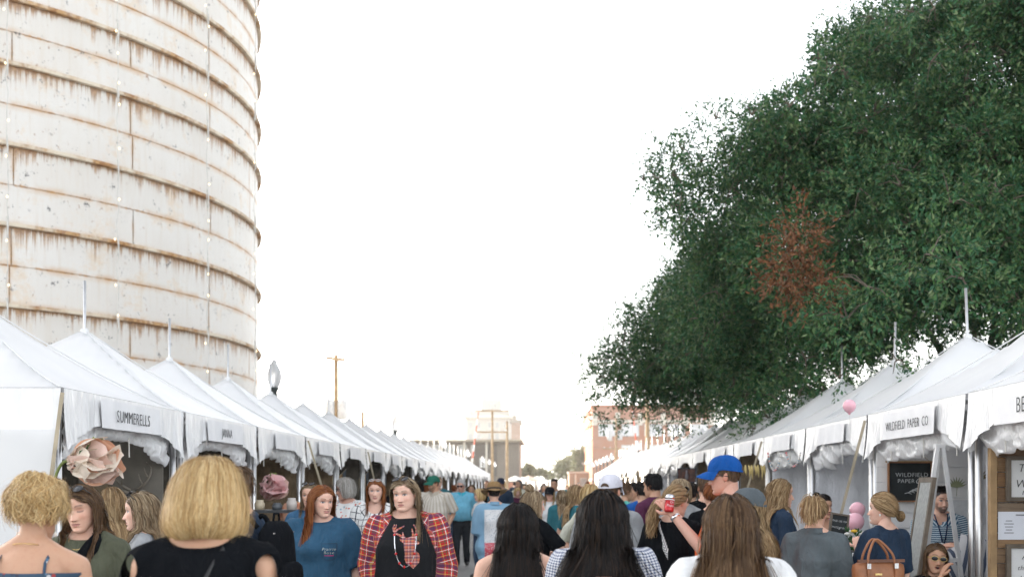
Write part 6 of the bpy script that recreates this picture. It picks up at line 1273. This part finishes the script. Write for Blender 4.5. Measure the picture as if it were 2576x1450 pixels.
def framed(x0, x1, z0, z1, y, lines, lab, cat='sign', bg_=board, fw=.03, tm=ink, size=.07, shear=.25, align='LEFT', fm=frw, parent_loc=None):
    t = empty('framed_sign', ((x0+x1)/2, y, z0), 0, lab, cat, 'framed signs in the right tents'); w, h = x1-x0, z1-z0
    MB().box((0, 0, h/2), (w-fw*2, .012, h-fw*2)).build('board', bg_, t)
    for sx in (-1, 1): MB().box((sx*(w/2-fw/2), -.006, h/2), (fw, .04, h)).build('frame_side', fm, t)
    for z in (fw/2, h-fw/2): MB().box((0, -.006, z), (w-2*fw-.002, .036, fw)).build('frame_rail', fm, t)
    for i, (tx, sz, dx) in enumerate(lines): text_mesh('lettering', tx, sz, tm, t, (-w/2+fw+dx, -.009, h-fw-.06-i*(h-.1)/max(1, len(lines))), (rad(90), 0, 0), .001, align, shear)
    return t
framed(3.385, 3.98, 1.53, 1.86, 9.455, [('This', .085, .05), ('we', .07, .12), ('Word', .085, .03), ('rejoice', .07, .08)], 'framed white sign with script lettering, upper one on the plank wall')
framed(3.385, 3.98, .78, 1.215, 9.455, [('Autumn', .07, .08), ("the year's", .05, .05), ('loveliest', .07, .06), ('spring', .06, .10)], 'framed white sign reading Autumn in script, lower one on the plank wall')
pl = empty('price_list', (3.335, 9.482, 1.25), 0, 'white printed price list pinned to the plank wall', 'paper'); MB().box((.26, 0, .10), (.52, .004, .205)).build('sheet', flat('white sheet', (.66, .68, .74), .6, var=.02), pl)
gt = flat('grey print', (.20, .20, .23), .7); MB().box((.26, -.003, .178), (.26, .002, .010)).build('print_line', gt, pl)
for c_ in (.08, .24, .40):
    for r in range(5): MB().box((c_, -.003, .135-r*.022), (.07-.012*((r*7+int(c_*100)) % 3), .002, .006)).build('print_line', gt, pl)
# white shiplap wall with chalkboard in the second right tent
sw_ = empty('shiplap_wall', (3.22, 12.52, 0), 0, 'white shiplap board wall in the second right tent', 'wall panel'); shp = flat('white shiplap', (.76, .755, .745), .6, var=.05, scale=2)
for r in range(15): MB().box((1.3, 0, .12+r*.148), (2.6, .018, .143)).build('board', shp, sw_)
chk = N('chalkboard'); chk.col(chk.mix(chk.smooth(chk.noise(chk.obj(), 5, 5), .4, .75), (.012, .016, .018), (.03, .036, .04))).p(Roughness=.8); chk = chk.m; chw = flat('chalk', (.62, .64, .64), .9); copper = flat('copper wood', (.30, .14, .06), .5)
cb = framed(3.32, 3.745, 1.485, 1.872, 12.48, [], 'large black chalkboard with white lettering hanging on the shiplap wall', 'chalkboard', chk, .012, chw, fm=copper)
text_mesh('lettering', 'WILDFIELD', .058, chw, cb, (.02, -.009, .26), (rad(90), 0, 0), .001); text_mesh('lettering', 'PAPER', .055, chw, cb, (-.035, -.009, .20), (rad(90), 0, 0), .001); text_mesh('lettering', 'Co', .075, chw, cb, (.10, -.009, .20), (rad(90), 0, 0), .001, shear=.35)
for i in range(7): MB().tube([(-.02+.015*i, -.009, .09+.006*i), (.0+.015*i+.02, -.009, .09+.006*i+(.025 if i % 2 else -.015))], .0025, 4).build('sprig_stroke', chw, cb)
MB().tube([(-.05, -.009, .08), (.10, -.009, .125)], .0025, 4).build('sprig_stem', chw, cb)
for s in (-1, 1): MB().tube([(s*.2, -.01, .385), (.03, .01, .53)], .004, 5).build('hanging_cord', webb, cb)
MB().tube([(-.235, -.012, .388), (.235, -.012, .388)], .009, 8).build('dowel', flat('pine dowel', (.42, .30, .17), .7), cb)
# white folding easel with a framed cloth panel leaning on it
ap = at(2364, 1124, 10.3); es = empty('easel', (ap.x, 10.3, 0), 0, 'white wooden A-frame easel at the front of the second right tent', 'easel'); wp = flat('white painted wood', (.70, .70, .70), .5, var=.05)
def beam(a, b, w, d_, nm, m_, par):
    a, b = Vector(a), Vector(b); v = b-a; R = v.to_track_quat('Z', 'Y').to_matrix(); return MB().box((a+b)/2, (w, d_, v.length), R).build(nm, m_, par)
beam((-.02, 0, ap.z), (-.30, .02, .02), .036, .03, 'leg', wp, es); beam((.02, 0, ap.z), (.30, .0, .02), .036, .03, 'leg', wp, es); beam((0, .06, ap.z-.02), (-.02, .75, .02), .05, .035, 'leg', wp, es); MB().box((0, .02, ap.z+.01), (.075, .08, .03)).build('hinge_block', wp, es); beam((-.16, .0, 1.05), (.15, 0, 1.05), .03, .03, 'crossbar', wp, es)
lp = empty('cloth_panel', (at(2279, 0, 10.1).x, 10.1, .62), 0, 'tall grey cloth panel in a brown frame leaning on the white easel', 'panel'); lp.rotation_euler = (rad(8.5), 0, rad(88)); gcl = flat('grey linen', (.30, .31, .30), .9, var=.12, scale=30, bump=.4)
MB().box((0, 0, .55), (.34, .01, 1.02)).build('cloth', gcl, lp)
for s in (-1, 1): MB().box((s*.19, -.004, .55), (.04, .03, 1.1)).build('frame_side', frw, lp)
for z in (.02, 1.08): MB().box((0, -.004, z), (.338, .028, .04)).build('frame_rail', frw, lp)
# paper art on the shiplap
def sprig(px, py, Y, c, lab, red=False):
    p = at(px, py, Y); t = empty('paper_art', p, 0, lab, 'paper art', 'paper art on the shiplap wall'); m_ = flat('art %s' % str(c), c, .8)
    MB().tube([(0, 0, -.12), (.01, 0, 0), (0, 0, .06)], .003, 5).build('stem', m_, t)
    for i in range(9):
        a = rad(-70+i*17.5); L = .11; V = [(0, -.002, -.04), (L*.5*math.sin(a)-.010*math.cos(a), -.004, -.04+L*.5*math.cos(a)+.01*math.sin(a)), (L*math.sin(a), -.006, -.04+L*math.cos(a)), (L*.5*math.sin(a)+.010*math.cos(a), -.004, -.04+L*.5*math.cos(a)-.01*math.sin(a))]
        mesh_obj('frond', V, [(0, 1, 2, 3)], m_, t)
    if red:
        for i in range(4): MB().lathe([(.002, -.02), (.022, -.005), (.026, .006), (.012, .02)], ((-.02+.02*(i % 2), -.02, .06-.05*i)), 9).build('bloom', flat('red paper bloom', (.42, .03, .03), .7), t, True)
sprig(2405, 1215, 12.46, (.24, .26, .15), 'pale green paper fern on the shiplap wall'); sprig(2462, 1195, 12.46, (.20, .16, .08), 'red paper flower spray on the shiplap wall', True)
for px, py, lab in ((2455, 1285, 'white embossed paper sheet low on the shiplap wall'), (2413, 1290, 'pale paper sheet beside the striped shirt man')):
    p = at(px, py, 12.46); t = empty('paper_sheet', p, 0, lab, 'paper', 'paper art on the shiplap wall'); MB().box((0, 0, 0), (.16, .006, .26)).build('sheet', flat('pale sheet', (.56, .57, .58), .7, var=.06, scale=20), t); MB().box((0, -.006, .138), (.18, .01, .012)).build('rail', shp, t)
# striped cushions on a bench, seat for the woman in sunglasses
bt2 = empty('bench', (2.98, 10.02, 0), 0, 'white bench at the front of the second right tent', 'bench')
MB().box((0, 0, .40), (.62, .40, .05)).build('seat', wp, bt2)
for sx in (-.27, .27):
    for sy in (-.16, .16): MB().box((sx, sy, .188), (.05, .05, .374)).build('leg', wp, bt2)
strc = N('striped ticking'); sx_ = strc.n('ShaderNodeSeparateXYZ'); strc.t.links.new(strc.obj(), sx_.inputs[0]); strc.col(strc.mix(strc.math('LESS_THAN', strc.math('FRACT', strc.math('MULTIPLY', sx_.outputs[0], 13)), .42), (.55, .55, .56), (.07, .09, .14))).p(Roughness=.85); strc = strc.m
for px, py, rx, lab in ((2462, 1415, 16, 'striped cushion behind the silver tent leg'), (2408, 1440, -22, 'striped cushion beside the woman in gold sunglasses')):
    p = at(px, py, 10.6); n = 14; V = []; u = np.linspace(-1, 1, n)
    for sgn in (1, -1):
        for z in u:
            for x in u: V.append((x*.21*(1-.06*z*z), sgn*.085*((1-x**4)*(1-z**4))**.6, z*.21*(1-.06*x*x)))
    f = grid_faces(n, n); f2 = [tuple(i+n*n for i in q[::-1]) for q in f]; o = mesh_obj('cushion', V, f+f2, strc, None, True); o.location = p; o.rotation_euler = (rad(-12), rad(rx), 0); tag(o, lab, 'cushion', 'striped cushions')
st = empty('crate', (at(2440, 1400, 10.7).x, 10.75, 0), 0, 'low white crate carrying the striped cushions', 'crate'); 
for j in range(5): MB().box((0, -.2, .08+j*.12), (.62, .018, .1)).build('slat', wp, st)
MB().box((0, .02, .60), (.62, .42, .02)).build('top', wp, st)
for sx in (-.29, .29): MB().box((sx, .02, .29), (.03, .38, .58)).build('side', wp, st)
# balloons
bal = N('pink rubber'); bal.col((.82, .46, .53)).p(Roughness=.22); bal.b.inputs['Subsurface Weight'].default_value = .3; bal.b.inputs['Subsurface Radius'].default_value = (.05, .03, .03); bal = bal.m
for px, py, Y, r, lab in ((2136, 1021, 13.2, .068, 'pink balloon floating at the eave of the third right tent'), (2074, 1308, 12.1, .075, 'leftmost of the three pink balloons behind the chalk sign'), (2156, 1282, 12.2, .075, 'upper pink balloon behind the silver tent leg'), (2150, 1312, 11.9, .085, 'lower right pink balloon above the flower pot')):
    p = at(px, py, Y); t = empty('balloon', p, 0, lab, 'balloon', 'pink balloons'); MB().lathe([(.004, -r*1.12), (r*.28, -r*1.0), (r*.72, -r*.66), (r*.96, -r*.2), (r, r*.15), (r*.88, r*.55), (r*.55, r*.9), (r*.2, r*1.03), (.002, r*1.05)], n=24).build('skin', bal, t, True)
    MB().lathe([(.003, -r*1.1), (.012, -r*1.2), (.014, -r*1.22)], n=8).build('knot', flat('balloon knot', (.65, .12, .22), .4), t, True); MB().tube([(0, 0, -r*1.2), (.01, 0, -r*1.2-.15), (.0, .02, -r*1.2-.4)], .0015, 4).build('string', cab, t)
# small chalk sign, flower pot and mug on a white table
tb = empty('white_table', (at(2150, 1400, 10.2).x, 10.4, 0), 0, 'white table with flowers in front of the third right tent', 'table'); MB().box((0, 0, .98), (.75, .5, .035)).build('table_top', wp, tb)
for sx in (-.33, .33):
    for sy in (-.2, .2): MB().box((sx, sy, .48), (.05, .05, .96)).build('leg', wp, tb)
q = at(2108, 1320, 10.3); sg_ = framed(q.x-.075, q.x+.075, 1.24, 1.42, 10.33, [], 'small chalk sign in a brown frame beside the flower pot', 'chalkboard', chk, .014, chw, fm=frw); sg_.rotation_euler = (rad(-10), rad(9), 0)
text_mesh('lettering', 'FIND US ON', .022, chw, sg_, (0, -.009, .12), (rad(90), 0, 0), .001); text_mesh('lettering', 'instagram', .03, chw, sg_, (0, -.009, .07), (rad(90), 0, 0), .001, shear=.3); MB().box((0, .03, -.10), (.03, .03, .22)).build('stake', frw, sg_)
fp = at(2142, 1352, 10.25); t = empty('flower_pot', (fp.x, 10.25, .998), 0, 'pot of yellow and white flowers on the white table', 'flower pot'); MB().lathe([(.07, 0), (.10, .12), (.11, .13), (.095, .13)], n=18).build('pot', flat('dark pot', (.05, .05, .045), .6), t, True)
rg2 = np.random.default_rng(3); v, f, c_ = leaves([np.array((0, 0, .17))], [.13], [420], rg2, (.03, .055), [(.03, .09, .03), (.05, .12, .04)], spray=.05); mesh_obj('foliage', v, f, leafm, t, False, cols=c_)
for i in range(9):
    a = rg2.uniform(0, 6.28); r = rg2.uniform(.02, .10); cc = [(.75, .74, .70), (.75, .74, .70), (.70, .42, .03)][i % 3]; MB().lathe([(.004, -.012), (.022, -.004), (.024, .006), (.010, .014)], (r*math.cos(a), r*math.sin(a)-.03, .24+.05*rg2.random()), 9).build('bloom', flat('bloom %s' % str(cc), cc, .6), t, True)
m = at(2162, 1405, 10.1); t = empty('mug', (m.x, 10.1, .998), 0, 'white enamel mug beside the flower pot', 'mug'); MB().lathe([(.055, 0), (.06, .01), (.06, .12), (.056, .12), (.055, .012)], n=20).build('cup', flat('enamel', (.72, .73, .75), .25), t, True); MB().tube([(.055, 0, .10), (.095, 0, .09), (.095, 0, .04), (.055, 0, .025)], .008, 7).build('handle', flat('mug handle brown', (.10, .06, .04), .5), t, True)
# bead garlands
bc = [flat('bead %d' % i, c, .5) for i, c in enumerate(((.65, .18, .20), (.68, .62, .55), (.60, .33, .28), (.66, .66, .66), (.30, .40, .46)))]
for (xa, xb, yt, yb, Y, lab) in ((1931, 1964, 1140, 1182, 15.9, 'left bead garland hanging in the right tent opening'), (1977, 2013, 1138, 1172, 15.6, 'right bead garland hanging in the right tent opening')):
    o0 = at((xa+xb)/2, yt, Y); t = empty('bead_garland', o0, 0, lab, 'garland', 'bead garlands')
    for i in range(26):
        s = -1+2*i/25; p = at((xa+xb)/2+s*(xb-xa)/2, yb-(yb-yt)*abs(s)**2.2, Y)-o0; MB().lathe([(.002, -.015), (.015, 0), (.002, .015)], p, 7).build('bead', bc[(i*7+i//3) % 5], t, True)
yd = flat('dried yellow husk', (.52, .40, .16), .8)
t = empty('dried_bunch', at(1897, 1172, 18.6), 0, 'bunches of dried yellow husks hanging beside the blue cap', 'garland')
for i in range(7): x = -.13+.045*i; MB().tube(spline([(x, 0, .02), (x+.02*(i % 2), -.03, -.06), (x+.01, -.03, -.13-.03*(i % 3))], 6), [.008, .018, .022, .018, .010, .003], 7).build('husk', yd, t, True)
pt = framed(at(1703, 0, 24).x, at(1750, 0, 24).x, at(0, 1212, 24).z, at(0, 1176, 24).z, 24.0, [], 'dark brown picture hanging in a right tent behind the ponytail woman', 'picture', flat('dark painting', (.07, .022, .012), .5, var=.5, scale=12), .015, ink, fm=flat('blue black frame', (.02, .03, .05), .5))
MB().lathe([(.002, -.10), (.03, -.06), (.035, .0), (.018, .05), (.024, .08), (.002, .11)], (0, -.02, .13), 9).build('pale_figure', flat('pale figure', (.16, .14, .15), .7), pt, True)

# ---------------- carried things
def world(P, p): return Vector((P['X0'], P['Y'], P['z0']))+Matrix.Rotation(rad(P['yaw']), 3, 'Z') @ (Vector(p)*P['s'])
w = world(P21, P21['AR'][0][2]); e_ = world(P21, P21['AR'][0][1]); dv = (w-e_).normalized(); pn = Matrix.Rotation(rad(P21['yaw']), 3, 'Z') @ Vector((.5, .1, -.6)); pn = (pn-dv*pn.dot(dv)).normalized()
can = empty('drink_can', w+dv*.085+Vector((.026, -.05, .012)), 0, 'red and white soda can held up by the blue capped man', 'can'); can.rotation_euler = (rad(-8), rad(10), rad(25))
redc = flat('can red', (.42, .015, .02), .25, .3); MB().lathe([(.026, -.06), (.032, -.054), (.033, -.05), (.033, .028)], n=24).build('can_body', redc, can, True); MB().lathe([(.033, .028), (.033, .045), (.027, .057), (.0265, .06), (.022, .058)], n=24).build('can_top', SILV, can, True)
MB().lathe([(.0333, .020), (.0333, .027)], n=24).build('white_band', flat('can white', (.7, .7, .7), .3), can, True)
for tx, z in (('Dr', .004), ('Pepper', -.018)):
    q = text_mesh('lettering', tx, .024, flat('can white', (.7, .7, .7), .3), can, (0, 0, 0), (0, 0, 0), 0, shear=.2)
    for v in q.data.vertices: a = v.co.x/.0336; v.co = Vector((.0337*math.sin(a), -.0337*math.cos(a), v.co.y+z))
def rbox(w, h, d_, r=.25, n=12, taper=0.0):
    u = np.linspace(-1, 1, n); V = []; nu = 36
    for z in np.concatenate([[-1], np.linspace(-.96, .96, 9), [1]]):
        e = max(.05, 1-abs(z)**6)**.3
        for i in range(nu):
            a = 2*math.pi*i/nu; c_, s_ = math.cos(a), math.sin(a); q = (abs(c_)**3.6+abs(s_)**3.6)**(-1/3.6); V.append((w/2*c_*q*e*(1+taper*z), d_/2*s_*q*e*(1-.25*max(0, z)), h/2*z))
    n_ = 11; return V, grid_faces(nu, n_, True)+[tuple(range(nu-1, -1, -1)), tuple((n_-1)*nu+i for i in range(nu))]
b0 = at(2208, 1452, 8.72); hb2 = empty('handbag', b0, rad(12), 'tan leather tote handbag on the arm of the navy tee woman', 'handbag'); v, f = rbox(.36, .25, .13, taper=.06); mesh_obj('bag_body', v, f, LEATH, hb2, True)
MB().box((0, -.045, .118), (.34, .012, .02)).build('rim', DLEATH, hb2)
for y in (-.05, .05): MB().tube(spline([(-.10, y, .08), (-.085, y*.8, .17), (.0-.01, y*.5+.03, .26), (.08, y*.8, .17), (.10, y, .08)], 22), .009, 7).build('handle', LEATH, hb2, True)
for x in (-.10, .10): MB().box((x, -.068, .085), (.028, .01, .035)).build('buckle', SILV, hb2); MB().box((x, -.066, .03), (.02, .008, .10)).build('tab', LEATH, hb2)
MB().box((-.03, -.068, .03), (.05, .006, .014)).build('badge', GOLD, hb2)
def backpack(P, loc, dims, m_, lab, sm_):
    p = world(P, loc); t = empty('backpack', p, rad(P['yaw']), lab, 'backpack', 'backpacks'); w, h, d_ = dims; v, f = rbox(w, h, d_); mesh_obj('pack_body', v, f, m_, t, True); v, f = rbox(w*.8, h*.42, d_*.5); v = np.array(v)+np.array([0, -d_*.55, -h*.2]); mesh_obj('front_pocket', v, f, m_, t, True); MB().box((0, -d_*.28, h*.36), (w*.9, .006, .006)).build('zip', SILV, t)
    s = P['s']
    for sg in (-1, 1): MB().tube(spline([(sg*w*.28, d_*.45, h*.42), (sg*w*.36, d_*.5+.06, h*.42+.06), (sg*w*.40, d_*.5+.20, h*.25), (sg*w*.46, d_*.5+.16, -h*.2), (sg*w*.42, d_*.5, -h*.38)], 18), .014, 8).build('shoulder_strap', sm_, t, True)
    MB().tube([(-.04, 0, h/2), (-.03, 0, h/2+.04), (.03, 0, h/2+.04), (.04, 0, h/2)], .007, 6).build('grab_handle', sm_, t, True)
backpack(P17, (0.02, -.235, 1.10), (.30, .36, .13), flat('cognac leather', (.28, .10, .045), .45, var=.15, bump=.2), 'brown leather backpack on the gingham shirt woman', DLEATH)
backpack(P6, (0, -.22, 1.19), (.30, .46, .16), BLK, 'black backpack on the man behind the blonde bob', BLK)
cw = world(P27, (0.02, .30+.0, 1.07)); t = mesh_obj('card', [(-.07, 0, -.11), (.07, 0, -.11), (.07, 0, .11), (-.07, 0, .11), (-.07, .003, -.11), (.07, .003, -.11), (.07, .003, .11), (-.07, .003, .11)], [(0, 1, 2, 3), (7, 6, 5, 4), (0, 4, 5, 1), (1, 5, 6, 2), (2, 6, 7, 3), (3, 7, 4, 0)], flat('white card', (.72, .72, .74), .6)); t.location = cw; t.rotation_euler = (rad(-25), rad(22), 0); tag(t, 'white card held by the striped shirt man', 'card')
# pushchair and canopies farther down the street
s0 = at(1412, 1372, 28); t = empty('pushchair', (s0.x, 28, 0), rad(60), 'dark pushchair with black wheels among the distant crowd', 'pushchair'); tyre = flat('black rubber', (.015, .015, .015), .7)
for x, y in ((-.26, -.3), (.26, -.3), (-.22, .42), (.22, .42)):
    wh = MB().tube([(x, y+.13*math.cos(a), .145+.13*math.sin(a)) for a in np.linspace(0, 2*math.pi, 17)], .022, 8).build('wheel', tyre, t, True); MB().tube([(x-.03, y, .145), (x+.03, y, .145)], .05, 10).build('hub', SILV, wh)
    for k in range(5): MB().tube([(x, y, .145), (x, y+.12*math.cos(k*1.257), .145+.12*math.sin(k*1.257))], .006, 4).build('spoke', SILV, wh)
for s in (-1, 1): MB().tube([(s*.24, .42, .15), (s*.24, .05, .45), (s*.24, -.45, 1.02)], .014, 7).tube([(s*.24, -.3, .15), (s*.24, .05, .45)], .014, 7).build('frame', SILV, t)
MB().tube([(-.24, -.45, 1.02), (.24, -.45, 1.02)], .018, 8).build('handle', tyre, t); v, f = rbox(.42, .42, .40); mesh_obj('seat', np.array(v)+np.array([0, .05, .62]), f, flat('dark pushchair cloth', (.05, .055, .065), .8), t, True)
for px, Y, c_, lab in ((1330, 150, (.70, .52, .40), 'peach market parasol at the far end of the left row'), (1352, 160, (.74, .70, .64), 'pale market parasol at the far end of the street'), (1296, 155, (.72, .70, .66), 'white market parasol beyond the left tents')):
    p = at(px, 1194, Y); t = empty('parasol', (p.x, Y, 0), 0, lab, 'parasol', 'market parasols at the street end'); MB().lathe([(1.5, 2.1), (1.45, 2.14), (.75, 2.42), (.05, 2.72), (.02, 2.75)], n=8).build('canopy', flat('canopy %s' % str(c_), c_, .7), t); MB().tube([(0, 0, 0), (0, 0, 2.7)], .03, 8).build('pole', wood, t); MB().lathe([(.3, 0), (.3, .08), (.05, .1)], n=14).build('base', grey, t)
# ================================================================== air
hz = bpy.data.materials.new('air'); hz.use_nodes = True; t_ = hz.node_tree; t_.nodes.remove(t_.nodes['Principled BSDF'])
pv_ = t_.nodes.new('ShaderNodeVolumePrincipled'); pv_.inputs['Density'].default_value = .00042; pv_.inputs['Color'].default_value = (.95, .93, .90, 1); pv_.inputs['Anisotropy'].default_value = .35
t_.links.new(pv_.outputs[0], t_.nodes['Material Output'].inputs['Volume'])
hb_ = MB().box((0, 290, 22), (620, 640, 46)).build('haze', hz); tag(hb_, kind='stuff', label='pale warm haze filling the air down the street', cat='haze')
